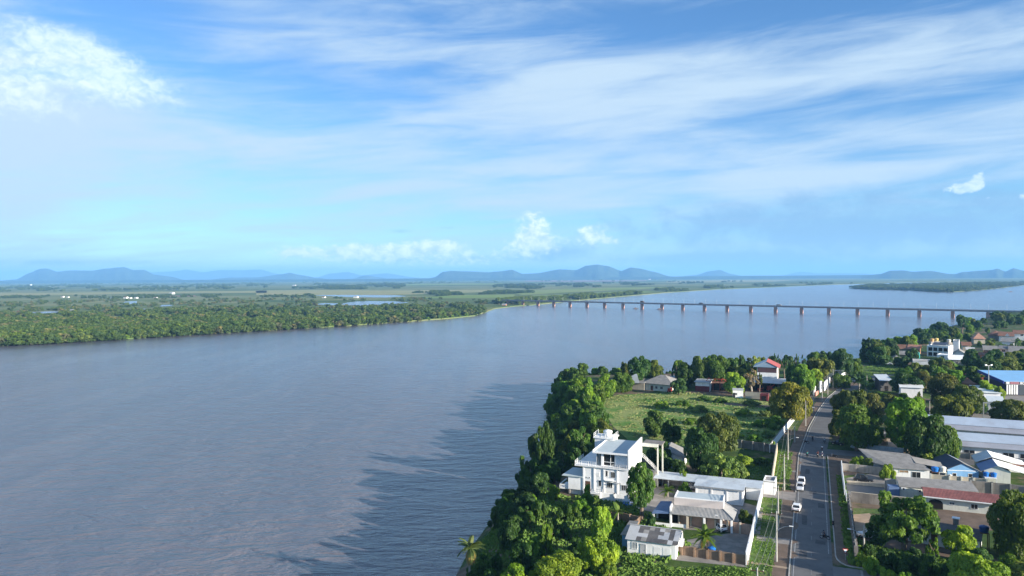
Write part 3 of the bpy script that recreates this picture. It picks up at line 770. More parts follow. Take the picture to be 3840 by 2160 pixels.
def house(name, label, cat, FL, FR=None, w=None, d=6.0, h=2.8, roof=('gx', 1.2), rm=None, wm_=None, wins=(), doors=(), rz=None, group=None, z=0.0, ov=0.5, z0=-0.4):
    loc, r, w = site(FL, FR, w, rz)
    loc = Vector((loc.x, loc.y, z))
    o = thing(name, label, cat, loc, r, group)
    k, rise = roof
    g = {'gx': 'x', 'gy': 'y', 'sh': 's'}.get(k)
    walls(w, d, h, g, rise, z0).build('wall', wm_ or white, o)
    if k == 'gx': m = gable_roof(w, d, h, rise, ov, axis='x')
    elif k == 'gy': m = gable_roof(w, d, h, rise, ov, axis='y')
    elif k == 'hip': m = hip_roof(w, d, h, rise, ov)
    elif k == 'sh': m = shed_roof(w, d, h, rise, ov)
    else: m = MB().box(-0.05, w+0.05, -0.05, d+0.05, h, h+0.15)
    m.build('roof', rm or grayroof, o)
    if k == 'flat' and rise > 0:
        t = 0.18
        MB().box(0, w, 0, t, h+.15, h+rise).box(0, w, d-t, d, h+.15, h+rise).box(0, t, t, d-t, h+.15, h+rise).box(w-t, w, t, d-t, h+.15, h+rise).build('parapet', wm_ or white, o)
    for a in wins: window(o, *a[:5], W_=w, D_=d, **(a[5] if len(a) > 5 else {}))
    for a in doors: door(o, *a[:5], W_=w, D_=d, m=(a[5] if len(a) > 5 else None))
    o['w'] = w
    return o, w
def boundary(name, label, pts, h, m, th=0.18, pil=None, pm=None, cat='wall', pil_side=-1, cap=None, group=None, z0=-0.3):
    """a free-standing wall along ground points, its pilasters and coping as parts"""
    p0 = pts[0]
    o = thing(name, label, cat, p0, 0.0, group)
    mb = MB(); cp = MB()
    for a, b in zip(pts, pts[1:]):
        a = a-p0; b = b-p0
        d = (b-a).normalized(); n = Vector((d.y, -d.x, 0))*th/2
        hh = h
        mb.slab([(a.x+n.x, a.y+n.y, hh), (b.x+n.x, b.y+n.y, hh), (b.x-n.x, b.y-n.y, hh), (a.x-n.x, a.y-n.y, hh)], hh-z0)
        if cap:
            q = n*1.35
            cp.slab([(a.x+q.x, a.y+q.y, hh+.07), (b.x+q.x, b.y+q.y, hh+.07), (b.x-q.x, b.y-q.y, hh+.07), (a.x-q.x, a.y-q.y, hh+.07)], 0.068)
        if pil:
            L = (b-a).length; k = max(1, round(L/pil))
            for i in range(k+1):
                c = a + (b-a)*(i/k)
                MB().box(-0.17, 0.17, -0.34, 0.34, z0, hh+0.06).build('pilaster', pm or m, o, (c.x, c.y, 0), math.atan2(d.y, d.x))
    mb.build('wall_panel', m, o)
    if cap: cp.build('coping', cap, o)
    return o
def railing(par, pts, h=1.0, m=None, step=0.5, name='railing', loc=None):
    mb = MB()
    for a, b in zip(pts, pts[1:]):
        a = Vector(a); b = Vector(b); d = b-a; n = max(1, int(d.length/step))
        for zz_ in (0.08, h*0.55, h): mb.tube([a+Vector((0,0,zz_)), b+Vector((0,0,zz_))], 0.035, 4)
        for i in range(n+1):
            c = a+d*(i/n); mb.tube([c, c+Vector((0,0,h))], 0.05 if i % 3 == 0 else 0.025, 4)
    return mb.build(name, m or wframe, par, loc)
def tank(label, loc, r=0.85, h=1.1, m=None, group=None):
    o = thing('water_tank', label, 'water tank', loc, 0, group)
    MB().lathe([(r*.82, 0), (r, h*.75), (r*1.03, h*.78), (r*1.03, h*.84)], n=16).build('tank_body', m or tankblue, o)
    MB().lathe([(r*1.0, h*.84), (r*.75, h*.97), (r*.25, h*1.05), (r*.2, h*1.08)], n=16).build('lid', m or tankblue, o)
    return o
# ------------------------------------------------------------------ B1: the white three-storey house on the bluff
def river_house():
    FR = G(2357, 1878)
    w = 10.9
    FL = FR - Rv*w
    o = thing('river_house', 'white three storey house with flat grey roof and terraces on the river bluff', 'house', (FL.x, FL.y, 0), -AX)
    B = lambda *a: MB().box(*a)
    B(0, w, 0, 14, -4.5, 7.05).build('wall', whiter, o)
    up = B(3.0, 10.7, 1.2, 13.8, 7.3, 10.35).build('upper_storey', whiter, o)
    B(-2.0, 11.15, -0.35, 14.2, 7.05, 7.3).build('floor_slab', white, o)
    rf = MB().slab([(2.4, 0.5, 10.55), (10.55, 0.5, 10.55), (10.55, 14.0, 10.85), (2.4, 14.0, 10.85)], 0.2)
    rf = rf.build('roof', flatroof, o)
    B(2.2, 2.42, 0.4, 14.1, 10.3, 11.0).box(2.2, 10.6, 0.28, 0.5, 10.3, 10.7).build('roof_edge', whiter, rf)
    MB().slab([(10.7, 0.3, 11.6), (11.0, 0.3, 11.6), (11.0, 14.2, 11.9), (10.7, 14.2, 11.9)], 4.4).build('party_wall', whiter, o)
    B(10.3, 10.7, 5.0, 6.6, 10.8, 11.3).build('roof_box', conc, rf)
    # upper storey front: column, big window, side glazing
    B(4.15, 4.65, 0.85, 1.25, 7.3, 10.3).build('column', whiter, o)
    w1 = MB().box(4.65, 4.75, 1.05, 1.25, 7.5, 10.2).box(7.35, 7.45, 1.05, 1.25, 7.5, 10.2).box(4.65, 7.45, 1.05, 1.25, 8.2, 8.32).box(4.65, 7.45, 1.05, 1.25, 10.1, 10.2).box(6.35, 6.45, 1.05, 1.25, 7.5, 10.2).build('window', wframe, o)
    B(4.75, 7.35, 1.15, 1.18, 7.5, 10.1).build('pane', glass, w1)
    w2 = MB().box(3.0, 3.08, 1.05, 1.25, 7.4, 10.2).box(3.55, 3.63, 1.05, 1.25, 7.4, 10.2).build('window', wframe, o)
    B(3.08, 4.1, 1.12, 1.15, 7.4, 10.2).build('pane', glassb, w2)
    MB().box(7.5, 10.6, 1.0, 1.19, 7.4, 10.0).build('curtain', flat('white_curtain', (0.72, 0.74, 0.76), 0.9), o)
    railing(o, [(-1.9, 6.5, 7.3), (-1.9, -0.25, 7.3), (3.0, -0.25, 7.3)], 1.0, wframe)
    railing(o, [(7.3, -0.25, 7.3), (11.0, -0.25, 7.3)], 0.9, steel)
    # facade pilasters and openings
    for x in (0.12, 2.75, 5.1, 8.3): B(x-0.16, x+0.16, -0.14, 0, -1.5, 7.05).build('pilaster', whiter, o)
    for u, z, ww, hh, b in ((5.75, 5.2, 0.45, 1.25, 0), (7.25, 5.0, 0.95, 1.3, 1), (4.1, 2.75, 0.6, 1.3, 0), (6.45, 2.6, 1.25, 1.2, 2), (9.9, 2.3, 1.3, 1.2, 2)):
        window(o, 'f', u, z, ww, hh, w, 14, bars=b)
    B(7.7, 9.3, -0.75, 0, 3.85, 3.97).build('awning', palesheet, o)
    B(5.3, 7.9, -0.55, 0, 4.25, 4.36).build('awning', whiter, o)
    for i, x in enumerate((0.9, 1.6)):
        window(o, 'f', x, 4.35, 0.3, 0.22, w, 14, bars=0, name='vent')
    d = MB().box(0.55, 1.75, -0.06, 0.02, 1.2, 3.6).build('door', wood, o)
    MB().box(1.5, 1.6, -0.12, -0.06, 2.2, 2.35).build('handle', steel, d)
    B(0.4, 2.4, -1.1, 0, 1.0, 1.2).build('balcony_floor', whiter, o)
    railing(o, [(2.5, -1.0, 1.2), (4.9, -1.0, 1.2), (4.9, 0, 1.2)], 1.0, steel)
    B(2.4, 5.0, -1.1, 0, 1.0, 1.2).build('balcony_floor', whiter, o)
    for x in (2.7, 6.9): MB().box(x, x+1.3, -0.07, 0, 5.0, 5.9).build('relief', white, o) if x < 3 else None
    # left wing with its own flat roof, balcony and piers
    wg = B(-3.7, 0, 0, 6, 1.3, 4.35).build('wing', whiter, o)
    MB().slab([(-5.2, -0.3, 4.55), (0, -0.3, 4.55), (0, 6.6, 4.75), (-4.6, 6.6, 4.75)], 0.2).build('wing_roof', flatroof, wg)
    B(-6.0, -3.7, 0.2, 5.5, 1.1, 1.3).build('balcony_floor', whiter, wg)
    MB().box(-6.0, -5.8, 0.2, 0.4, 1.3, 2.2).box(-6.0, -3.7, 0.2, 0.36, 1.95, 2.2).box(-6.0, -3.7, 0.2, 0.36, 1.3, 1.45).box(-6.0, -5.84, 0.2, 5.5, 1.95, 2.2).build('balcony_rail', whiter, wg)
    for x in (-5.5, -4.9, -4.4): B(x, x+0.1, 0.24, 0.32, 1.45, 1.95).build('baluster', whiter, wg)
    B(-3.2, -0.2, 0.6, 5.5, -6.0, 1.3).build('basement', white, o)
    for x in (-3.6, -0.6): B(x, x+0.4, 0.05, 0.45, -6.5, 1.3).build('pier', conc, o)
    # stair tower with the tank
    B(-0.6, 4.2, 12.2, 16.5, 0, 11.2).build('stair_tower', white, o)
    B(-0.9, 4.5, 11.9, 16.8, 11.2, 11.45).build('tower_slab', white, o)
    railing(o, [(-0.8, 16.5, 11.45), (-0.8, 12.0, 11.45), (4.3, 12.0, 11.45), (4.3, 16.5, 11.45)], 1.0, wframe, 0.9)
    # frame over the outside stair
    B(11.0, 15.1, 13.7, 14.0, 9.7, 10.5).build('beam', cream, o)  # beam and columns of a white frame, shade put into a darker paint
    B(14.8, 15.1, 13.7, 14.0, -0.3, 9.5).box(15.6, 15.9, 15.7, 16.0, -0.3, 10.4).build('column', cream, o)
    MB().slab([(11.1, 14.1, 10.4), (16, 14.1, 10.4), (16, 18, 10.5), (11.1, 18, 10.5)], 0.2).build('canopy', dconc, o)
    st = MB()
    for i in range(12): st.box(11.2+i*0.32, 11.55+i*0.32, 13.9, 15.3, 7.0-i*0.30-0.2, 7.0-i*0.30)
    st.build('staircase', conc, o)
    railing(o, [(11.2, 13.85, 7.0), (15.0, 13.85, 3.5)], 1.0, wframe, 0.5)
    B(11.0, 14.8, 14.2, 17, -0.3, 3.2).build('stair_lobby', conc, o)
    return o, FL
RH, RHo = river_house()
def rl(o, x, y, z=0): return o.matrix_basis @ Vector((x, y, z))
bpy.context.view_layer.update()
tank('white round water tank on top of the stair tower of the white river house', rl(RH, 2.2, 14.4, 11.45), 1.15, 1.5, flat('white_fibre_tank', (0.78, 0.79, 0.77), 0.5))
pw = [ (5.3, -3.4), (8.3, -3.3), (11.4, -3.2)]
boundary('garden_wall', 'low white garden wall in front of the white river house', [rl(RH, 4.9, -2.6), rl(RH, 8.2, -2.5), rl(RH, 11.6, -2.4)], 2.0, whiter, 0.2, 3.2, white)
# ------------------------------------------------------------------ B2: the small white house with the patched roof
def patched_house():
    o, w = None, 9.0
    FR = G(2534, 2099); FL = FR - Rv*w
    o = thing('patched_roof_house', 'small white house with patched grey sheet roof behind the brown wall', 'house', (FL.x, FL.y, 0), -AX)
    d, h, rise = 8.0, 2.75, 1.25
    walls(w, d, h, 'x', rise).build('wall', whiter, o)
    rng = random.Random(4)
    roof = gable_roof(w, d, h, rise, 0.35, 0.06, 'x')
    rf = MB().slab([(-.35, d/2, h+rise+.06), (w+.35, d/2, h+rise+.06), (w+.35, d+.35, h-.05), (-.35, d+.35, h-.05)], .06).build('roof', darkroof, o)
    meds = [darkroof, grayroof, palesheet]
    nx_, ny_ = 10, 4
    L = w+0.7
    for i in range(nx_):
        for j in range(ny_):
            x0 = -0.35 + L*i/nx_; x1 = x0 + L/nx_+0.04
            y0 = -0.35 + (d/2+0.35)*j/ny_; y1 = y0 + (d/2+0.35)/ny_+0.10
            z0 = h + rise*y0/(d/2) + 0.05 + 0.012*(ny_-j) + 0.004*(i % 2); z1 = h + rise*y1/(d/2) + 0.05 + 0.012*(ny_-j) + 0.004*(i % 2)
            r = rng.random()
            m = palesheet if (i < 2 or (i, j) in ((6,1),(7,1),(7,2),(8,0),(9,1),(9,2),(6,3),(3,1),(2,1),(9,3))) else (grayroof if r < 0.25 else darkroof)
            MB().slab([(x0,y0,z0),(x1,y0,z0),(x1,y1,z1),(x0,y1,z1)], 0.035).build('roof_sheet', m, o)
    MB().box(-.4, w+.4, d/2-.12, d/2+.12, h+rise+.12, h+rise+.2).build('ridge_cap', palesheet, o)
    window(o, 'f', 1.4, 1.0, 1.0, 1.2, w, d, pane=flat('grey_shutter', (0.35, 0.37, 0.38), 0.6))
    door(o, 'f', 3.0, 0.0, 0.9, 2.0, w, d, palesheet)
    for x in (5.6, 7.3): MB().box(x-.7, x+.7, -0.03, 0.01, 0.3, 1.9).build('panel', white, o)
    b = MB().box(w, w+0.9, 2.2, 4.2, 1.7, 2.6).build('cooler_box', white, o)
    MB().box(w+.9, w+.94, 2.4, 4.0, 1.8, 2.5).build('grille', steel, b)
    MB().box(-1.6, 0, 2.5, d+1.5, -.4, 2.3).build('lean_to', blueshade, o)  # blue colour stands in for the shade on this side wall
    MB().slab([(-1.9, 2.2, 2.5), (0, 2.2, 2.6), (0, d+1.9, 2.9), (-1.9, d+1.9, 2.8)], .08).build('lean_to_roof', grayroof, o)
    return o
PH = patched_house()
# ------------------------------------------------------------------ B3: bungalow with a grey tiled skirt roof and mauve parapet
def bungalow():
    FL, FR = G(2512, 1962), G(2752, 1988)
    FL = G(2510, 1925, 2.8); FR = G(2751, 1950, 2.8)
    d = FR-FL; w = d.length; r = math.atan2(d.y, d.x)
    o = thing('tiled_bungalow', 'bungalow with grey tiled verandah roof and tall mauve parapet', 'house', (FL.x, FL.y, 0), r)
    zt = 3.75
    MB().box(0.6, w-2.2, 3.0, 8.0, -.3, 5.3).build('wall', pinkish, o)
    MB().box(0.9, w-2.5, 3.25, 7.8, 5.3, 5.34).build('roof', flatroof, o)
    MB().box(.6, w-2.2, 3.0, 3.2, 5.3, 5.5).box(w-2.4, w-2.2, 3.2, 8, 5.3, 5.5).box(.6, .8, 3.2, 8, 5.3, 5.5).build('parapet_cap', whiter, o)
    tr = MB().slab([(0, 0, 2.8), (w, 0, 2.8), (w-2.2, 3.0, zt), (0.3, 3.0, zt)], .12)
    tr.slab([(w, 0, 2.8), (w+.4, 6.8, 2.85), (w-2.2, 8.2, zt+.05), (w-2.2, 3.0, zt)], .12)
    t = tr.build('tile_roof', tilegrey, o)
    mb = MB()
    for i in range(46):
        x = 0.25 + i*(w-0.6)/46; yt = 3.0 if x < w-2.2 else max(0.1, (w-x)*3.0/2.2)
        mb.tube([(x, 0.05, 2.82), (x*(yt/3.0*0.0+1), yt, 2.82+(zt-2.8)*yt/3.0)], 0.055, 4, cap=False)
    rr = mb.build('tile_ridges', tilegrey, t); rr['kind'] = 'stuff'
    MB().tube([(w, 0, 2.86), (w-2.2, 3.0, zt+.06)], 0.13, 6).build('hip_ridge', tilegrey, t)
    for x in (0.25, 3.6, 7.0, 10.3, w-.4): MB().box(x-.2, x+.2, .15, .55, -.3, 2.72).build('post', whiter if x != 3.6 else beige, o)
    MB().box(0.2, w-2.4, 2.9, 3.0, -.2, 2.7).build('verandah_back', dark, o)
    w1 = MB().box(.3, 3.5, .3, .45, -.3, 0.7).build('low_wall', whiter, o)
    MB().box(-0.02, .28, .6, 3, 2.7, 4.0).build('side_wall', whiter, o)
    # left verandah bay with its own sloping roof
    MB().slab([(-3.6, -.2, 2.55), (-.1, .1, 2.75), (-.2, 5.5, 3.7), (-2.6, 5.5, 3.5)], .1).build('bay_roof', slateroof, o)
    for p in ((-3.3, 0.1), (-3.2, 4.6)): MB().box(p[0]-.18, p[0]+.18, p[1], p[1]+.36, -.3, 2.5).build('post', whiter, o)
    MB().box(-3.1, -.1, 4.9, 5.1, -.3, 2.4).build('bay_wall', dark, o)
    MB().box(-3.3, 0.5, -.4, -.2, -.3, .75).build('low_wall', whiter, o)
    sk = MB().box(9.0, 9.6, 0.7, 1.2, 3.07, 3.15).build('skylight', white, t)
    return o, w
BG, BGw = bungalow()
# ------------------------------------------------------------------ B4, B5, B6: store, long lean-to, gatehouse
FRs = G(2786, 1897); FLs = FRs - Rv*10.5
o, w = house('storage_shed', 'tall plain white shed in three bays behind the mauve bungalow', 'shed', (0, 0), w=10.5, d=4.2, h=3.3, roof=('sh', .25), rm=metroof, wm_=whiter, ov=.3) if False else (None, None)
o = thing('storage_shed', 'tall plain white shed in three bays behind the mauve bungalow', 'shed', (FLs.x, FLs.y, 0), -AX)
walls(10.5, 4.2, 3.5, 's', .3).build('wall', whiter, o)
shed_roof(10.5, 4.2, 3.5, .3, .3).build('roof', metroof, o)
MB().box(-.3, 10.8, -.38, -.28, 3.3, 3.62).build('fascia', steel, o)
for x in (0.15, 3.6, 7.0, 10.35): MB().box(x-.15, x+.15, -.12, 0, -.3, 3.4).build('pilaster', white, o)
BLl, BRl = G(2469, 1768, 3.0), G(2861, 1806, 3.0)
d_ = BRl-BLl; r_ = math.atan2(d_.y, d_.x)
org = BLl - Vector((-math.sin(r_), math.cos(r_), 0))*5.6
o = thing('long_lean_to', 'long low carport with pale metal roof along the garden wall', 'carport', (org.x, org.y, 0), r_)
shed_roof(d_.length, 5.6, 2.75, .25, .1).build('roof', metroof, o)
MB().box(0, d_.length, 5.3, 5.5, -.3, 2.9).build('wall', conc, o)
MB().box(d_.length-3.4, d_.length, .1, 5.2, -.3, 2.7).build('end_room', whiter, o)
for i in range(7): MB().box(i*3.4, i*3.4+.18, .1, .28, -.3, 2.7).build('post', steel, o)
o, w = house('gatehouse', 'small white gatehouse beside the driveway and tan street wall', 'gatehouse', (2862, 1853), (2906, 1858), d=4.5, h=3.0, roof=('flat', .4), rm=conc, wm_=whiter, doors=(('r', 1.4, 0, 1.0, 2.1, steel),))
# B7: gable house hidden in the trees
house('garden_house', 'low house with brown tiled gable roof between the dark mango trees', 'house', (2440, 1752), (2560, 1762), d=9, h=3.2, roof=('gy', 1.8), rm=grayroof, wm_=white, wins=(('f', 3, 1, 1.2, 1.1), ('r', 3, 1, 1.2, 1.1)))
# ------------------------------------------------------------------ boundary walls left of the road
boundary('street_wall', 'long white street wall along the grass verge, nearest to the corner', [ST(-11.1, 136.2), ST(-11.1, 150), ST(-11.1, 165), ST(-11.1, 180.2)], 2.4, whiter, 0.2, None, cap=white)
boundary('block_wall', 'brown block wall with pilasters in front of the small white house', [ST(-11.1, 136.6), ST(-18, 136.9), ST(-25, 137.3), ST(-31.5, 137.8)], 1.75, block, 0.2, 2.05, block)
boundary('yard_wall', 'stained pinkish brick wall behind the palm yard', [ST(-11.2, 152.6), ST(-18.5, 153.4), ST(-26, 154.2)], 2.1, pinkblock, 0.18, 2.5, beige)
boundary('side_wall', 'brown side wall left of the small patched roof house', [ST(-33.5, 142), ST(-33.5, 150), ST(-40, 152)], 1.9, block, .18, 2.5)
boundary('tan_street_wall', 'tan rendered street wall beyond the gatehouse', [ST(-9.3, 186.4), ST(-9.5, 200), ST(-9.8, 227)], 2.7, tanwall, .2, None, cap=beige)
boundary('garden_cross_wall', 'grey concrete wall with pilasters between lawn and meadow', [ST(-10.2, 226.2), ST(-20, 229), ST(-31, 232)], 2.4, dconc, .18, 3.2, conc)
W3 = [G(2886,1697), G(2923,1647), G(2960,1600), G(2986,1566), G(3006,1544)]
boundary('meadow_street_wall', 'white painted street wall beside the meadow, streaked grey', W3, 2.3, whiter, .2, None, cap=dconc)
boundary('bright_gate_wall', 'bright white tall wall at the bend of the road', [G(3090,1467), G(3099,1458), G(3112,1446)], 4.0, whiter, .25)
boundary('gate_pier', 'white gate pier with a pink lower block at the bend', [G(3051,1485), G(3057,1478)], 3.6, whiter, .5)
boundary('gate_pier', 'double white gate pier next to the bright tall wall', [G(3074,1472), G(3080,1466)], 4.6, whiter, .6)
boundary('low_pink_wall', 'low salmon pink wall between the white gate piers', [G(3058,1486), G(3068,1478)], 1.6, worn('salmon_paint', (0.55, 0.25, 0.19), .1), .3)
boundary('far_white_wall', 'short white wall beyond the junction near the grass', [G(3155,1422), G(3172,1412), G(3176,1405)], 2.6, whiter, .3)
# ------------------------------------------------------------------ the peninsula: work yard, grey roofs, red building
o, w = house('wedge_house', 'cream house with a bright slanted parapet and dark carport above the bluff', 'house', (2306, 1456), (2346, 1459), d=9, h=3.0, roof=('flat', 0), rm=grayroof, wm_=cream)
MB().slab([(-5.5, 0, 2.9), (0, 0, 3.1), (0, 9, 3.6), (-4.5, 9, 3.5)], .15).build('carport_roof', darkroof, o)
for x in (-5.2, -2.6): MB().box(x, x+.2, .2, .4, -.3, 2.9).build('post', wood, o)
MB().poly([(w*.3, -.06, 2.6), (w+6.5, -.06, 2.9), (w+6.5, -.06, 3.3), (w+5.5, -.06, 7.2), (w+4.6, -.06, 7.2)]).poly([(w*.3, .3, 2.6), (w+4.6, .3, 7.2), (w+5.5, .3, 7.2), (w+6.5, .3, 3.3), (w+6.5, .3, 2.9)]).poly([(w*.3, -.06, 2.6), (w+4.6, -.06, 7.2), (w+4.6, .3, 7.2), (w*.3, .3, 2.6)]).poly([(w+4.6, -.06, 7.2), (w+5.5, -.06, 7.2), (w+5.5, .3, 7.2), (w+4.6, .3, 7.2)]).build('slanted_parapet', whiter, o)
MB().slab([(w+.5, -.3, 3.1), (w+9, -.3, 3.3), (w+9, 8, 4.6), (w+1.5, 8, 4.6)], .15).build('side_roof', grayroof, o)
MB().box(w+.1, w+8.6, 1.0, 8, -.3, 3.0).build('side_wall', beige, o)
window(o, 'f', 2.5, 1.0, 1.0, 1.1, w, 9)
house('hip_roof_house', 'wide house with big grey hip roof at the edge of the meadow', 'house', (2412, 1461), (2522, 1471), d=12, h=3.2, roof=('hip', 3.4), rm=grayroof, wm_=cream, wins=(('f', 6.5, 1, 1.0, 1.1), ('f', 9, 1, 1.2, 1.1)), doors=(('f', 4.3, 0, 1, 2.1),), ov=.8)
house('round_roof_shed', 'low shed with pale curved grey roof beside the hip roof house', 'shed', (2512, 1448), (2562, 1451), d=9, h=3.4, roof=('gx', 1.0), rm=palesheet, wm_=cream)
o, w = house('maroon_store', 'white and maroon store with thin pale roof in the work yard', 'store', (2608, 1467), (2660, 1470), d=7, h=4.2, roof=('sh', .4), rm=palesheet, wm_=white, ov=.6)
MB().box(-.05, w+.05, -.05, 0, -.2, 2.5).build('maroon_dado', maroon, o)
def red_frame():
    a, r, _ = site((2648, 1466), w=1)
    o = thing('red_steel_frame', 'red steel roof frame over dark sheds in the work yard', 'steel frame', a, -AX)
    for i in range(4):
        x = i*3.0
        MB().tube([(x, 0, 0), (x, 0, 4.6)], .12, 5).tube([(x, 7, 0), (x, 7, 4.6)], .12, 5).build('post', redsteel, o)
        MB().tube([(x, 0, 4.6), (x+1.2, 0, 6.0), (x+2.9, 0, 4.6)], .12, 5).build('truss', redsteel, o)
    MB().tube([(0, 0, 4.6), (9.3, 0, 4.6)], .12, 5).tube([(0, 7, 4.6), (9.3, 7, 4.6)], .12, 5).build('beam', redsteel, o)
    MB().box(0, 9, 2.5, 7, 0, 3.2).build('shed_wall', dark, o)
    MB().slab([(-.3, 2.3, 3.3), (9.3, 2.3, 3.3), (9.3, 7.2, 3.7), (-.3, 7.2, 3.7)], .12).build('shed_roof', tilebrown, o)
    return o
red_frame()
o, w = house('white_cabin', 'small white cabin with one window at the end of the brown wall', 'cabin', (2748, 1491), (2787, 1492.5), d=3.2, h=3.2, roof=('sh', .3), rm=palesheet, wm_=whiter, wins=(('f', 1.4, 1.2, .8, .8),), doors=(('f', .55, 0, .7, 2.0, dark),), ov=.15)
boundary('yard_front_wall', 'brown retaining wall below the work yard, right of the white cabin', [G(2795, 1493), G(2850, 1497), G(2905, 1501)], 2.9, beige, .3, None, cap=tilebrown)
o, w = house('red_gate_store', 'low dark store with red posts under the yard wall', 'store', (2850, 1503), (2880, 1505), d=3, h=2.6, roof=('flat', .3), rm=maroon, wm_=maroon, doors=(('f', 1.6, 0, 1.6, 2.0, dark),))
def workshop():
    a, r, w = site((2800, 1468), (2955, 1476))
    o = thing('open_workshop', 'wide open workshop with grey metal awning roof and a blue gabled loft', 'workshop', a, r)
    MB().slab([(0, 0, 4.3), (w, 0, 4.2), (w-1.0, 7, 5.6), (2, 7, 5.6)], .15).build('awning_roof', metroof, o)
    for i in range(6): MB().box(i*w/5.3+.2, i*w/5.3+.4, .3, .5, -.2, 4.2).build('post', wood, o)
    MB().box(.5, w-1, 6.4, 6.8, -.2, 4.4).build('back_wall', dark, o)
    MB().box(4, 12.5, 7, 19, -.2, 10.4).build('wall', white, o)
    MB().box(4.2, 12.3, 6.93, 7, 8.0, 10.2).build('window_band', flat('dark_red_glazing', (0.09, 0.05, 0.055), .4), o)
    MB().poly([(2.6, 6.6, 10.4), (13.4, 6.6, 10.4), (8, 6.6, 13.0)]).poly([(13.4, 6.9, 10.4), (2.6, 6.9, 10.4), (8, 6.9, 13.0)]).build('gable', worn('blue_grey_cladding', (0.24, 0.34, 0.44), .1), o)
    rf = MB().slab([(2.3, 6.4, 10.35), (8, 6.4, 13.1), (8, 19.4, 13.1), (2.3, 19.4, 10.35)], .15).build('roof', metroof, o)
    MB().slab([(8, 6.4, 13.1), (13.7, 6.4, 10.35), (13.7, 19.4, 10.35), (8, 19.4, 13.1)], .15).build('roof', redroof, o)['label'] = 'bright red roof slope facing the road'
    window(o, 'f', 9.3, 6.3, 1.0, .5, loc=None) if False else None
    return o
workshop()
def machine(label, px, py, s, rz):
    a = G(px, py)
    o = thing('farm_machine', label, 'machine', a, rz, 'red machines under the workshop awning')
    MB().box(-1.2*s, 1.2*s, -.7*s, .7*s, .6*s, 1.3*s).build('chassis', redsteel, o)
    MB().box(-1.1*s, .1*s, -.6*s, .6*s, 1.3*s, 2.2*s).build('hopper', redsteel, o)
    MB().tube([(0, 0, 1.6*s), (1.8*s, .2*s, 2.6*s)], .22*s, 6).build('spout', redsteel, o)
    for x in (-.8, .8):
        for y in (-.75, .75):
            MB().tube([(x*s, y*s-.12, .5*s), (x*s, y*s+.12, .5*s)], .5*s, 10).build('wheel', rubber, o)
    return o
machine('larger red machine at the right end of the workshop awning', 2890, 1470, 1.25, .3)
machine('small red machine in the middle under the workshop awning', 2850, 1471, .8, -.5)
machine('red machine parked beside the hip roof house', 2512, 1472, .9, .8)
house('roadside_house', 'low white house with pale blue roof by the bend of the road', 'house', (3098, 1412), (3160, 1416), d=9, h=3.4, roof=('sh', .9), rm=metroof, wm_=beige, ov=.7, wins=(('f', 5, 1, 1.2, 1),))
# ------------------------------------------------------------------ right of the road
boundary('painted_low_wall', 'low pale blue wall with dark stains in front of the sand yard', [G(3190, 1677), G(3252, 1696), G(3320, 1704), G(3388, 1712)], 2.3, graffiti, .2, None)
def canopy_gate():
    a = G(3222, 1668)
    o = thing('gate_canopy', 'yard gate with brick pillars and a small blue canopy', 'gate', a, -AX+.05)
    for x in (0, 2.6): MB().box(x, x+.45, 0, .45, -.2, 3.8).build('pillar', orange, o)
    MB().box(-.7, 4.6, -.5, 1.1, 3.8, 4.3).build('canopy', blueroof, o)
    g = MB().box(2.9, 5.3, .2, .3, 0, 2.9).build('gate_leaf', greenp, o)
    MB().box(3.1, 3.2, .1, .2, 1.3, 1.6).build('handle', steel, g)
    return o
canopy_gate()
house('sand_yard_house', 'small beige outbuilding at the back of the sand yard', 'outbuilding', (3292, 1668), (3330, 1671), d=4, h=3.2, roof=('flat', .2), rm=conc, wm_=beige, doors=(('f', 1.6, 0, 1.4, 2.2, sandm),))
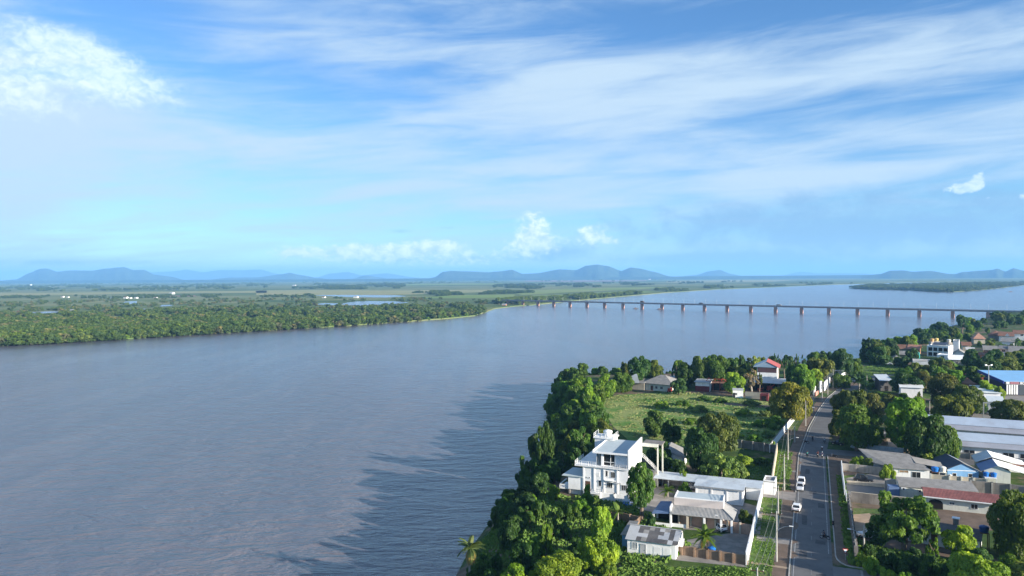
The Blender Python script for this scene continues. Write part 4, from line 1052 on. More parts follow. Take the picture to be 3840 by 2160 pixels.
def school():
    """two parallel long ranges with blue-grey roofs"""
    FLa = G(3597, 1672, 3.2); FRa = G(3840, 1690, 3.2)
    d = FRa-FLa; r = math.atan2(d.y, d.x); L = 46.0
    o = thing('school_front_range', 'long white school range with blue grey roof and dark windows, nearer of two', 'school', (FLa.x, FLa.y, 0), r, 'school ranges')
    MB().box(-4, L, 1.0, 9.0, -.3, 3.4).build('wall', whiter, o)
    MB().slab([(-4.5, 0, 3.25), (L, 0, 3.25), (L, 3.6, 3.95), (-4.5, 3.6, 3.95)], .12).build('lower_roof', school_low, o)
    MB().slab([(-4.5, 3.5, 4.15), (L, 3.5, 4.15), (L, 8.2, 5.6), (-4.5, 8.2, 5.6)], .14).slab([(-4.5, 8.2, 5.6), (L, 8.2, 5.6), (L, 10.2, 4.6), (-4.5, 10.2, 4.6)], .14).build('upper_roof', school_roof, o)
    MB().box(-4, L, 3.7, 3.9, 3.4, 4.1).build('clerestory', whiter, o)
    for i, (u, z, ww, hh) in enumerate(((-1.3, .9, 2.6, 1.1), (2.6, .9, 2.6, 1.1), (7.4, 1.6, 2.3, .5), (12.0, .8, 2.6, 1.2), (16.0, .8, 2.6, 1.2), (21.3, .8, 2.6, 1.2), (26, .8, 2.6, 1.2))):
        window(o, 'f', u, z, ww, hh, 0, 0, bars=1).location.y = 1.0
    FLb = G(3568, 1610, 3.6); FRb = G(3840, 1630, 3.6)
    d = FRb-FLb; r = math.atan2(d.y, d.x)
    q = thing('school_back_range', 'long white school range with blue grey roof behind a tree, farther of two', 'school', (FLb.x, FLb.y, 0), r, 'school ranges')
    MB().box(-4, L, 1.0, 9.0, -.3, 3.8).build('wall', whiter, q)
    MB().slab([(-6, 0, 3.65), (L, 0, 3.65), (L, 4.0, 4.4), (-6, 4.0, 4.4)], .12).build('lower_roof', school_low, q)
    MB().slab([(-6, 3.9, 4.6), (L, 3.9, 4.6), (L, 8.8, 6.3), (-6, 8.8, 6.3)], .14).slab([(-6, 8.8, 6.3), (L, 8.8, 6.3), (L, 11, 5.3), (-6, 11, 5.3)], .14).build('upper_roof', school_roof, q)
    MB().box(-4, L, 4.1, 4.3, 3.8, 4.5).build('clerestory', whiter, q)
    for u in (1.0, 5.0, 9.0, 13.0, 17, 21): window(q, 'f', u, 1.2, 2.2, 1.1, 0, 0, bars=1).location.y = 1.0
    return o
school()
boundary('school_wall', 'long stained grey wall along the street below the school range', [G(3540, 1712), G(3640, 1722), G(3760, 1735), G(3900, 1752)], 1.7, conc, .2, 3.5, conc)
sh_ = site((3352, 1792), (3486, 1802))
def long_shed():
    a, r, w = sh_
    o = thing('grey_roof_shed', 'white building under a large weathered grey roof behind the car yard', 'building', a, r)
    MB().box(0, w, 0, 7, -.3, 2.6).build('wall', whiter, o)
    MB().slab([(-4.5, 3.5, 2.9), (-.2, -.5, 2.7), (w+.3, -.5, 2.7), (w-3, 10, 4.2), (-7, 12, 4.4)], .14).build('roof', grayroof, o)
    MB().box(-4.2, 0, 3.6, 8, -.3, 2.7).build('side_room', worn('pale_grey_blue_paint', (.42, .46, .48), .1), o)
    window(o, 'f', 2.3, 1.6, 2.0, .5, w, 7, pane=flat('brown_shutter', (.30, .19, .10), .7))
    window(o, 'f', w-3.0, .5, 1.9, 1.4, w, 7)
    MB().slab([(w-2.5, 3.5, 3.4), (w+3.5, 1.6, 3.0), (w+3.5, 5.5, 3.6), (w-2.8, 8.5, 4.0)], .12).build('beige_roof', worn('beige_sheet_roof', (.36, .33, .29), .12), o)
    return o
long_shed()
# blue house and its neighbour
a, r, w = site((3553, 1800), (3670, 1805))
o = thing('blue_house', 'sky blue house with dark navy gable roof and tanks beside it', 'house', a, r)
walls(w, 9, 2.7, 'y', 1.7).build('wall', blueshade, o)
m_ = MB().slab([(-2.4, -.3, 2.2), (w/2, -.3, 4.5), (w/2-.6, 9.4, 4.6), (-2.8, 9.4, 2.2)], .12).build('roof', navyroof, o)
MB().slab([(w/2, -.3, 4.5), (w+.6, -.4, 2.55), (w-.4, 9.4, 2.8), (w/2-.6, 9.4, 4.6)], .12).build('roof', grayroof, o)['label'] = 'pale grey slope of the roof'
for u in (1.6, 5.2): window(o, 'f', u, .9, .8, .9, w, 9, bars=0)
MB().box(-.2, w+.1, -.06, 0, 2.45, 2.6).build('band', white, o)
MB().slab([(-2.5, 2.5, 2.65), (-.2, 2.5, 3.2), (-.4, 5.5, 3.3), (-2.6, 5.5, 2.7)], .05).build('tarpaulin', worn('pale_tarpaulin', (.48, .52, .56), .15), o)
a, r, w = site((3690, 1806), (3790, 1815))
o = thing('twin_gable_house', 'house with two slate blue and white gable roofs by the blue tanks', 'house', a, r)
walls(w, 13, 3.0, 'y', 1.2).build('wall', cream, o)
for y0, k1, k2 in ((-.4, slateroof, whiter), (6.6, metroof, whiter)):
    MB().slab([(-.8, y0, 2.7+(.6 if y0 > 0 else 0)), (w/2, y0, 4.4+(.6 if y0 > 0 else 0)), (w/2, y0+6.8, 4.6+(.6 if y0 > 0 else 0)), (-.8, y0+6.8, 2.9+(.6 if y0 > 0 else 0))], .12).build('roof', k1, o)
    MB().slab([(w/2, y0, 4.4+(.6 if y0 > 0 else 0)), (w+5, y0, 2.5+(.6 if y0 > 0 else 0)), (w+5, y0+6.8, 2.6+(.6 if y0 > 0 else 0)), (w/2, y0+6.8, 4.6+(.6 if y0 > 0 else 0))], .12).build('roof', k2, o)
MB().box(w/2-.1, w+4.8, 6.3, 6.55, 3.2, 3.6).build('gutter', tilebrown, o)
MB().box(0.3, w+4.5, 13.0, 13.3, -.3, 3.4).build('back_wall', white, o)
def tank_stand(name, label, px, py, w_, h_, m):
    a = G(px, py); o = thing(name, label, 'tank stand', a, -AX, 'tank stands')
    MB().box(-w_/2, w_/2, -w_/2, w_/2, h_-.15, h_).build('platform', m, o)
    for x in (-1, 1):
        for y in (-1, 1): MB().box(x*w_/2-(.15 if x > 0 else 0), x*w_/2+(.15 if x < 0 else 0), y*w_/2-(.15 if y > 0 else 0), y*w_/2+(.15 if y < 0 else 0), -.2, h_-.15).build('leg', m, o)
    return a
a = tank_stand('tank_stand', 'dark wooden stand under the blue tank by the grey roof shed', 3506, 1800, 1.6, 2.2, wood); tank('blue water tank on a dark stand left of the cream tank', (a.x, a.y, 2.2), .85, 1.15)
a = tank_stand('tank_stand', 'cream concrete stand under the cream tank beside the blue tank', 3534, 1801, 1.7, 2.2, cream); tank('large cream water tank between the blue tank and blue house', (a.x, a.y, 2.2), .85, 1.3, tankwhite)
a = tank_stand('tank_stand', 'low cream stand under the small cream tank before the blue house', 3562, 1806, 1.1, 1.0, cream); tank('small cream water tank in front of the blue house', (a.x, a.y, 1.0), .5, .8, tankwhite)
a = tank_stand('tank_stand', 'white block stand under two blue tanks between the houses', 3712, 1810, 2.6, 1.5, white)
tank('left of two blue tanks between blue house and twin gables', (a.x-.75, a.y+.3, 1.5), .68, 1.1); tank('right of two blue tanks between blue house and twin gables', (a.x+.75, a.y-.3, 1.5), .68, 1.1)
boundary('rear_yard_wall', 'cream stained wall behind the grey roof wing and red tile house', [G(3490, 1812), G(3560, 1819), G(3650, 1826), G(3700, 1832)], 2.3, beige, .2, 3.0, cream)
boundary('dark_rear_wall', 'dark weathered concrete wall right of the grey roof wing', [G(3640, 1852), G(3720, 1860), G(3860, 1876)], 3.2, dconc, .2, 3.2, conc)
# car yard walls
boundary('white_yard_wall', 'thin white street wall along the car yard', [ST(6.8, 187), ST(6.8, 200), ST(6.9, 212)], 2.7, whiter, .18, None)
boundary('car_yard_back_wall', 'pale grey concrete wall behind the parked black car', [ST(6.9, 212), ST(14, 211.5), ST(21, 211)], 2.0, conc, .2, 3.2, conc)
boundary('middle_yard_wall', 'low beige wall between the black car and the asphalt yard', [G(3178, 1815), G(3260, 1823), G(3345, 1831)], .9, beige, .2, None)
boundary('brown_yard_wall', 'tall brown stained wall between asphalt yard and garden', [G(3192, 1882), G(3260, 1890), G(3340, 1898), G(3440, 1909)], 2.3, dconc, .2, None, cap=beige)
boundary('gate_leaf_wall', 'short bright white wall piece at the yard gate', [ST(7.0, 181.5), ST(7.0, 186.5)], 1.9, whiter, .15)
boundary('garden_fence_wall', 'weathered grey post and panel wall along the right pavement', [ST(7.2, 146), ST(7.2, 155), ST(7.3, 170), ST(7.4, 180)], 2.6, conc, .16, 2.4, dconc)
def grey_wing():
    a, r, w = site((3375, 1866), (3640, 1886))
    o = thing('grey_roof_wing', 'cream house wing with long weathered grey roof and air conditioner', 'house', a, r)
    w = 16.0
    MB().box(0, w, 0, 5.0, -.3, 2.7).build('wall', cream, o)
    MB().slab([(-.2, -.3, 2.75), (w, -.3, 2.75), (w-.2, 4.8, 3.7), (0, 4.8, 3.7)], .14).build('roof', grayroof, o)
    ac = MB().box(.2, 1.2, -.4, 0, 1.9, 2.5).build('air_conditioner', white, o)
    MB().lathe([(.22, 0), (.22, .03)], n=12).build('fan_grille', paintblack, ac, (.7, -.41, 2.2)).rotation_euler.x = math.pi/2
    window(o, 'f', 4.1, 1.6, .5, .5, w, 5, bars=0)
    MB().box(-2.4, -.2, -.5, 1.8, -.2, 2.5).build('porch', slateroof, o)
    MB().box(-2.5, -.1, 4.0, 4.3, -.2, 3.2).build('fin_wall', conc, o)
    return o
grey_wing()
def red_tile_house():
    FL = G(3467, 1860, 2.7); FR = G(3735, 1889, 2.7)
    d = FR-FL; r = math.atan2(d.y, d.x); w = d.length+2
    o = thing('red_tile_house', 'long cream house with faded red tile roof and an arched porch', 'house', (FL.x, FL.y, 0), r)
    MB().box(.3, w, .6, 5.6, -.3, 2.7).build('wall', cream, o)
    t = MB().slab([(-.2, -.1, 2.72), (w+.2, -.1, 2.72), (w+.4, 3.4, 3.85), (-.3, 3.4, 3.85)], .12).slab([(-.3, 3.4, 3.85), (w+.4, 3.4, 3.85), (w+.4, 6.4, 2.9), (-.3, 6.4, 2.9)], .12).build('roof', tilered, o)
    mb = MB()
    for i in range(58):
        x = -.1 + i*(w+.2)/58
        mb.tube([(x, -.1, 2.74), (x, 3.35, 3.86)], .05, 4, cap=False)
    k = mb.build('tile_ridges', tilered, t); k['kind'] = 'stuff'
    MB().box(-.3, w+.3, -.22, -.1, 2.5, 2.72).build('fascia', whiter, o)
    # flat dark panel for the shade inside the arched opening
    pts = [(.8, .54, -.1), (3.6, .54, -.1)] + [(2.2+1.4*math.cos(a), .54, 1.2+.9*math.sin(a)) for a in np.linspace(0, math.pi, 9)]
    MB().poly(pts).build('arch', dark, o)
    window(o, 'f', 5.3, 1.3, .9, .5, w, 5, pane=glassb).location.y = .6
    window(o, 'f', 9.5, .9, 1.2, 1.0, w, 5).location.y = .6
    return o
red_tile_house()
def dark_roof_house():
    a, r, w = site((3372, 2022), (3672, 2078))
    o = thing('dark_roof_house', 'long white house with dark roof half hidden by bright trees', 'house', a, r)
    MB().box(0, w, 0, 6, -.3, 2.6).build('wall', whiter, o)
    MB().slab([(-.4, -.4, 2.6), (w+.4, -.4, 2.6), (w+.4, 3.6, 3.6), (-.4, 3.6, 3.6)], .12).slab([(-.4, 3.6, 3.6), (w+.4, 3.6, 3.6), (w+.4, 6.5, 2.7), (-.4, 6.5, 2.7)], .12).build('roof', darkroof, o)
    for u in (3.5, 8.2, 11.5): window(o, 'f', u, .9, .9, 1.2, w, 6)
    door(o, 'f', 6, 0, .9, 2.1, w, 6)
    c = MB().box(8.6, 9.5, 5.0, 5.8, 2.6, 4.4).build('chimney_box', dconc, o)
    MB().box(8.4, 9.7, 4.8, 6.0, 4.4, 4.55).build('cap', whiter, c)
    return o
dark_roof_house()
a = tank_stand('tank_stand', 'tall dark stand under the navy tank at the end of the dark roof house', 3690, 2062, 1.5, 3.4, wood)
tank('navy water tank with pale lid on a tall dark stand', (a.x, a.y, 3.4), .85, 1.2, tanknavy)
# ------------------------------------------------------------------ shop with the blue roof
def shop():
    FL = G(3772, 1481); r = rad(-9); w = 40.0
    o = thing('blue_roof_shop', 'large shop with bright blue roof, dark front and white sign band', 'shop', FL, r)
    zf = 5.0
    MB().box(0, w, 0, 20, -.3, zf).build('wall', flat('dark_navy_cladding', (.03, .035, .07), .6), o)
    MB().slab([(-1.2, -.6, zf+1.0), (w, -.6, zf+1.0), (w, 21, zf+3.0), (-1.8, 21, zf+3.0)], .2).build('roof', blueroof, o)
    MB().slab([(-1.35, -.7, zf+1.05), (-1.0, -.7, zf+1.05), (-1.6, 21.2, zf+3.05), (-2.0, 21.2, zf+3.05)], 1.1).build('fascia', flat('royal_blue_fascia', (.015, .03, .22), .5), o)
    sb = MB().box(-.6, w, -.55, -.3, zf-.35, zf+.95).build('sign_board', flat('dark_sign_board', (.035, .04, .06), .5), o)
    MB().box(-.1, 1.1, -.6, -.55, zf-.1, zf+.7).build('sign_emblem', white, sb)
    MB().box(1.4, 4.9, -.62, -.55, zf-.25, zf+.85).build('sign_panel', flat('mauve_sign_panel', (.30, .13, .16), .5), sb)
    cu_ = bpy.data.curves.new('sign_lettering', 'FONT'); cu_.body = 'BOPP'; cu_.size = 1.35; cu_.extrude = .04; cu_.offset = .03; cu_.materials.append(whiter)
    t0_ = bpy.data.objects.new('sign_lettering', cu_); COL.objects.link(t0_); bpy.context.view_layer.update()
    me_ = bpy.data.meshes.new_from_object(t0_.evaluated_get(bpy.context.evaluated_depsgraph_get())); bpy.data.objects.remove(t0_)
    tx = put('sign_lettering', me_, sb, (5.3, -.58, zf-.2)); tx.rotation_euler = (math.pi/2, 0, 0)
    for i in range(5): MB().box(.2+i*.95, .75+i*.95, -.25, -.02, .3, zf-.5).build('slat', whiter, o)
    MB().box(0, w, -.3, 0, zf-.55, zf-.36).build('canopy_edge', whiter, o)
    MB().box(5.2, w, -.05, 0, .2, zf-.7).build('glazing', flat('grey_shop_glazing', (.07, .085, .10), .25), o)
    door(o, 'f', 8.5, 0, 1.8, 2.3, w, 20, glass)
    return o
shop()
house('pale_roof_hall', 'white hall with broad pale roof before the blue roof shop', 'hall', (3664, 1500), (3752, 1504), d=11, h=3.2, roof=('sh', 1.2), rm=worn('pale_green_white_roof', (.62, .66, .63), .06, .3), wm_=whiter, wins=(('f', 2, 1, 1.2, 1), ('f', 7, 1, 1.2, 1)))
house('pale_roof_annex', 'lower annex with pale roof, nearest the steel frame', 'annex', (3706, 1541), (3762, 1545), d=8, h=3.6, roof=('sh', .9), rm=worn('pale_annex_roof', (.58, .63, .64), .06, .3), wm_=white, wins=(('f', 3, 1, 1.4, 1.2),))
def steel_portal():
    a = G(3688, 1578); o = thing('steel_portal', 'grey portal frame with two columns above the school roof', 'frame', a, -AX)
    L = (G(3724, 1580)-a).length
    for x in (0, L): MB().box(x-.18, x+.18, -.18, .18, -.2, 6.2).build('column', steel, o)
    MB().box(-.18, L+.18, -.15, .15, 6.2, 6.6).build('beam', steel, o)
    MB().box(.18, L-.18, -.1, .1, 1.2, 1.5).build('lower_beam', steel, o)
steel_portal()
house('white_block', 'plain white block with pale roof among dark trees', 'building', (3378, 1490), (3460, 1494), d=7, h=4.4, roof=('sh', 1.2), rm=worn('pale_block_roof', (.66, .67, .66), .05, .3), wm_=whiter)
house('white_low_roof', 'low building with bright white roof under the dark spreading tree', 'building', (3502, 1514), (3580, 1518), d=8, h=3.2, roof=('sh', 1.1), rm=whiter, wm_=navyroof)
house('slate_cabin', 'dark cabin with pale blue grey roof beside the palm trees', 'cabin', (3302, 1466), (3344, 1467), d=9, h=4.6, roof=('sh', 1.5), rm=metroof, wm_=darkroof, doors=(('f', 2.5, 0, 1.2, 2.2, dark),))
house('red_roof_house', 'low house with red metal roof left of the blue roof shop', 'house', (3634, 1440), (3692, 1442), d=9, h=3.0, roof=('gx', 1.3), rm=redroof, wm_=orange)
house('brown_hip_house', 'house with brown hip roof in front of the red roof', 'house', (3610, 1462), (3655, 1464), d=8, h=3.0, roof=('hip', 2.2), rm=tilebrown, wm_=orange)
# ------------------------------------------------------------------ the houses beyond the playing field
for args in (
  ('brown_tile_house', 'long house with faded brown tile roof at the left end of the hillside', (3362, 1327), (3408, 1329), 9, 3.6, ('gx', 2.2), tilebrown, beige),
  ('salmon_tile_house', 'house with salmon tile gable beside the long brown roof', (3406, 1329), (3446, 1331), 9, 3.8, ('gx', 2.2), worn('salmon_tile_roof', (.40, .20, .14), .15), orange),
  ('grey_low_house', 'low house with grey roof left of the turquoise wall', (3356, 1346), (3420, 1349), 9, 3.0, ('gx', 1.6), grayroof, beige),
  ('mossy_hip_house', 'small grey hip roofed house at the edge of the playing field', (3346, 1366), (3386, 1367), 8, 2.8, ('hip', 2.2), grayroof, dconc),
  ('verandah_house', 'white two storey house with a row of dark verandah bays', (3476, 1336), (3556, 1341), 12, 6.5, ('flat', .5), flatroof, whiter),
  ('white_tower_block', 'tall white end block right of the verandah house', (3574, 1332), (3596, 1333), 12, 9.0, ('flat', .4), conc, whiter),
  ('white_box_house', 'bright white box house in front of the verandah house', (3513, 1364), (3556, 1367), 8, 5.2, ('flat', .3), whiter, whiter),
  ('white_gable_house', 'white house with gable and one dark window on the hillside', (3576, 1352), (3617, 1354), 9, 4.6, ('gy', 1.8), grayroof, whiter),
  ('bright_roof_house', 'house with bright white roof and grey front wall', (3562, 1370), (3616, 1372), 8, 3.4, ('sh', 1.6), whiter, conc),
  ('pale_wall_house', 'shaded white walled house beside the playing field', (3424, 1386), (3490, 1389), 9, 4.6, ('flat', .4), conc, white),
  ('grey_gable_house', 'grey roofed brick house right of the round bright tree', (3690, 1342), (3738, 1344), 9, 5.2, ('gx', 2.0), grayroof, orange),
  ('brick_shed_house', 'small brick house with low brown roof below the grey gable', (3674, 1350), (3700, 1351), 6, 3.2, ('gx', 1.2), tilebrown, orange),
  ('white_window_house', 'white house with two dark windows between grey roofs', (3746, 1340), (3780, 1342), 8, 5.5, ('gx', 1.6), grayroof, whiter),
  ('wide_grey_house', 'wide house with pale grey gable roof at the right edge', (3786, 1344), (3850, 1347), 11, 4.2, ('gx', 3.0), grayroof, dconc),
  ('tent_roof_house', 'house with steep salmon pyramid roof among trees', (3652, 1288), (3694, 1289), 9, 3.6, ('hip', 4.2), worn('salmon_pyramid_roof', (.42, .23, .16), .12), beige),
  ('long_brown_house', 'long brown roofed house near the bridge end, left of three', (3706, 1276), (3762, 1278), 12, 4.0, ('hip', 3.2), tilebrown, dconc),
  ('white_gable_villa', 'brown roofed villa with a white gable near the bridge end', (3746, 1280), (3800, 1282), 12, 4.4, ('gx', 2.6), tilebrown, whiter),
  ('end_villa', 'white walled villa with long brown roof at the right edge', (3802, 1276), (3862, 1278), 12, 5.4, ('gx', 2.2), tilebrown, whiter),
  ('small_tin_house', 'small pale house with tin roof just right of the round bright tree', (3626, 1332), (3652, 1333), 7, 3.6, ('gx', 1.2), palesheet, cream),
  ('small_brick_house', 'small brick house with grey roof above the brick shed house', (3700, 1332), (3726, 1333), 7, 3.6, ('gx', 1.4), grayroof, orange),
  ('plain_grey_house', 'plain grey house left of the wide grey house', (3770, 1354), (3792, 1355), 7, 3.4, ('sh', 1.0), palesheet, white),
  ('brown_back_house', 'brown roofed house on the slope behind the white tower block', (3610, 1316), (3640, 1317), 8, 4.0, ('gx', 1.8), tilebrown, beige),
  ('low_white_house', 'low white house right of the bright roof house', (3622, 1352), (3644, 1353), 7, 3.2, ('sh', .9), metroof, whiter),
  ('rusty_roof_house', 'low house with rusty roof at the right edge under the grey gable', (3800, 1366), (3838, 1368), 8, 3.4, ('gx', 1.4), tilebrown, cream),
  ('lower_villa', 'white walled house with grey roof below the brown roofed villas', (3756, 1304), (3802, 1306), 10, 4.6, ('gx', 2.2), grayroof, whiter)):
    nm, lb, FLp, FRp, d, h, rf, rm, wmx = args
    o, w = house(nm, lb, 'house', FLp, FRp, d=d, h=h, roof=rf, rm=rm, wm_=wmx, ov=.7, z0=-1.5)
    if nm == 'verandah_house':
        for lev in (.5, 3.6):
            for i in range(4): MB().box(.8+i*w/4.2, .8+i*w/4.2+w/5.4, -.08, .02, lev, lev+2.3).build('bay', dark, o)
        MB().slab([(2, 3, 7.4), (w-2, 3, 7.4), (w-2, 9, 8.6), (2, 9, 8.6)], .15).build('solar_roof', navyroof, o)
    elif nm == 'grey_low_house':
        MB().box(w, w+4, .5, 5, -.5, 4.2).build('side_room', teal, o)
    elif nm == 'white_gable_villa':
        MB().poly([(w*.4, -.3, 4.3), (w*.75, -.3, 4.3), (w*.58, -.3, 6.2)]).build('gable', whiter, o)
    elif nm not in ('white_tower_block',):
        n = max(1, int(w/4))
        for i in range(n): window(o, 'f', (i+.5)*w/n, 1.0, 1.2, 1.2, w, d)
        if h > 5: window(o, 'f', w*.5, 3.6, 1.6, 1.2, w, d)
for i, (px, py, zz_, m, lb) in enumerate(((3535, 1332, 9.2, flat('orange_tank', (.62, .36, .16), .5), 'orange tank on a roof behind the verandah house, left of two'), (3552, 1331, 9.4, flat('yellow_tank', (.60, .45, .16), .5), 'yellow tank on a roof behind the verandah house, right of two'),
                                 (3600, 1331, 8.6, tankwhite, 'cream tank beside the tall white end block'))):
    p = G(px, py); o = tank(lb, (p.x, p.y+12, zz_-1.5), 1.3, 1.9, m)
    MB().box(-1.5, 1.5, -1.5, 1.5, -zz_, 0).build('support', conc, o)
# farm buildings scattered on the far plain
FARM = ['white farm shed at the left end of the dry field strip', 'small cream farm shed beside the white one, left end of the dry field', 'white farmhouse, leftmost of the hamlet at the forest edge', 'larger white farmhouse in the middle of the hamlet at the forest edge',
 'cream farmhouse in the middle of the hamlet at the forest edge', 'bright farmhouse right of the middle of the hamlet at the forest edge', 'white farmhouse, rightmost of the hamlet at the forest edge', 'long bright white farm shed right of the hamlet, on the field edge',
 'cream hut among the far bank trees above the front forest', 'beige hut beside the left flooded pool in the far forest', 'white farm building in the distant woodland band left of centre', 'white hut between the two long pools', 'small white hut left of the upper long pool',
 'pale building far off on the bare soil below the highest hills', 'white building at the very far left below the hills', 'beige hut at the bridge end of the far bank', 'orange hut nearest the far bridge end']
for i, (px, py, s, m) in enumerate(((228, 1115, 9, white), (248, 1116, 8, cream), (412, 1119, 8, white), (462, 1119, 12, white), (480, 1120, 9, cream), (503, 1119, 9, whiter), (576, 1119, 9, white), (634, 1103, 16, whiter),
                                    (262, 1167, 7, cream), (62, 1173, 8, beige), (1097, 1073, 22, white), (1325, 1117, 12, white), (1207, 1117, 9, white), (2432, 1049, 30, white), (108, 1070, 24, white), (1860, 1130, 9, beige), (1882, 1146, 8, orange))):
    p = G(px, py, PZ)
    house('farmhouse', FARM[i], 'farmhouse', (0, 0), w=s*1.1, d=s*.8, h=s*.3, roof=('gx', s*.17), rm=palesheet if i % 3 else tilebrown, wm_=m, group='farmhouses on the far plain', z=PZ)[0].location = (p.x, p.y, PZ)
# ------------------------------------------------------------------ the long bridge
def bridge():
    x0, y0, x1, y1 = 23.0, 1589.0, 663.0, 1018.0
    A = Vector((x0, y0, 0)); Bv = Vector((x1, y1, 0)); u = (Bv-A); n_sp = 20; L = u.length; sp = L/n_sp
    o = thing('road_bridge', 'long low concrete road bridge on brick red piers across the river', 'bridge', (x0, y0, 0), math.atan2(u.y, u.x))
    X0, X1 = -60, L+170
    deckm = worn('bridge_deck_concrete', (.42, .39, .38), .12, .1, None, .3)
    pierm = worn('bridge_pier_brickred', (.56, .31, .22), .14, .2, (.30, .21, .17), .4, True)
    MB().box(X0, X1, -4.6, 4.6, .2, .7).build('deck', deckm, o)
    MB().box(X0, X1, -3.4, -2.2, -1.2, .2).box(X0, X1, 2.2, 3.4, -1.2, .2).build('girder', deckm, o)
    for s in (-1, 1): MB().box(X0, X1, s*4.6-.15, s*4.6+.15, .7, 1.5).build('parapet', deckm, o)
    pm = MB().box(-1.3, 1.3, -4.2, 4.2, -1.9, -1.2).box(-2.0, 2.0, -2.7, 2.7, WZ-3, -1.9).mesh('pier', pierm)
    for i in range(-1, n_sp+4): put('pier', pm, o, (i*sp, 0, 0))
    lm = MB().tube([(0, 0, .7), (0, 0, 9)], .10, 5).tube([(0, 0, 9), (0, 1.8, 9.4)], .08, 5).mesh('lamp_post', steel)
    for i in range(0, 42): put('lamp_post', lm, o, (i*sp/2, 4.3, 0))
    return o, u.normalized(), A
BR, bu, bA = bridge()
def lorry(label, dist, L, h, m):
    p = bA+bu*dist + Vector((bu.y, -bu.x, 0))*1.6
    o = thing('lorry', label, 'lorry', (p.x, p.y, .7), math.atan2(bu.y, bu.x), 'vehicles crossing the bridge')
    MB().box(0, L, -1.2, 1.2, .9, h).build('cargo_box', m, o)
    c = MB().box(L+.2, L+2.0, -1.15, 1.15, .6, 2.5).build('cab', m, o); MB().box(L+1.9, L+2.03, -1.0, 1.0, 1.5, 2.2).build('windscreen', glass, c)
    for x in (.8, L+1.0):
        for y in (-1.2, .9): MB().tube([(x, y, .45), (x, y+.3, .45)], .45, 8).build('wheel', rubber, o)
lorry('tall dark lorry on the bridge above the eighth pier from its far end', 298, 6, 4.2, wood)
lorry('dark low lorry on the bridge left of the middle', 420, 5, 3.0, darkroof)
lorry('grey lorry on the middle of the bridge', 560, 6, 2.8, conc)
def barge(label, px, py, L):
    p = G(px, py, WZ)
    o = thing('barge', label, 'boat', (p.x, p.y, WZ), .1, 'small dark boats by the bridge piers')
    mb = MB(); sec = [(-L/2, .3, .9), (-L/2+1.5, 1.5, .7), (L/2-2, 1.5, .7), (L/2, .2, 1.1)]
    for (x0, b0, h0), (x1, b1, h1) in zip(sec, sec[1:]):
        mb.poly([(x0, -b0, h0), (x1, -b1, h1), (x1, b1, h1), (x0, b0, h0)]); mb.poly([(x0, -b0*.7, -.4), (x1, -b1*.7, -.4), (x1, -b1, h1), (x0, -b0, h0)]); mb.poly([(x0, b0, h0), (x1, b1, h1), (x1, b1*.7, -.4), (x0, b0*.7, -.4)])
    mb.build('hull', darkroof, o)
    MB().box(-L*.2, L*.15, -.9, .9, .7, 2.0).box(-L*.25, L*.2, -1.1, 1.1, 2.0, 2.12).build('cabin', wood, o)
barge('small dark boat left of a bridge pier', 2384, 1158, 11)
barge('small dark boat against the foot of a bridge pier', 2475, 1160.5, 13)
barge('thin dark boat far out beyond the bridge near the island', 3790, 1095, 26)
# ------------------------------------------------------------------ trees
def np_mesh(name, V, Fq, mat, tint=None):
    me = bpy.data.meshes.new(name)
    n, k = len(V), Fq.shape[1]
    me.vertices.add(n); me.vertices.foreach_set('co', V.astype(np.float32).ravel())
    me.loops.add(Fq.size); me.loops.foreach_set('vertex_index', Fq.astype(np.int32).ravel())
    me.polygons.add(len(Fq))
    me.polygons.foreach_set('loop_start', np.arange(0, Fq.size, k, dtype=np.int32))
    try: me.polygons.foreach_set('loop_total', np.full(len(Fq), k, dtype=np.int32))
    except Exception: pass
    if tint is not None:
        at = me.attributes.new('tint', 'FLOAT', 'FACE'); at.data.foreach_set('value', tint.astype(np.float32))
    me.materials.append(mat); me.update(calc_edges=True)
    return me
def leaf_quads(P, N, size, rng, droop=0.0, aspect=1.0):
    n = len(P)
    r = rng.normal(size=(n, 3)); N = N/np.linalg.norm(N, axis=1, keepdims=True)
    U = np.cross(N, r); U /= np.linalg.norm(U, axis=1, keepdims=True)+1e-9
    Vv = np.cross(N, U)
    s = size*rng.uniform(.65, 1.35, (n, 1))
    a, b = U*s*aspect, Vv*s
    q = np.stack([P-a*.9, P-b*.55+a*.1, P+a, P+b*.55+a*.1], 1)
    q[:, 2, 2] -= droop*s[:, 0]
    return q.reshape(-1, 3), np.arange(4*n).reshape(n, 4)
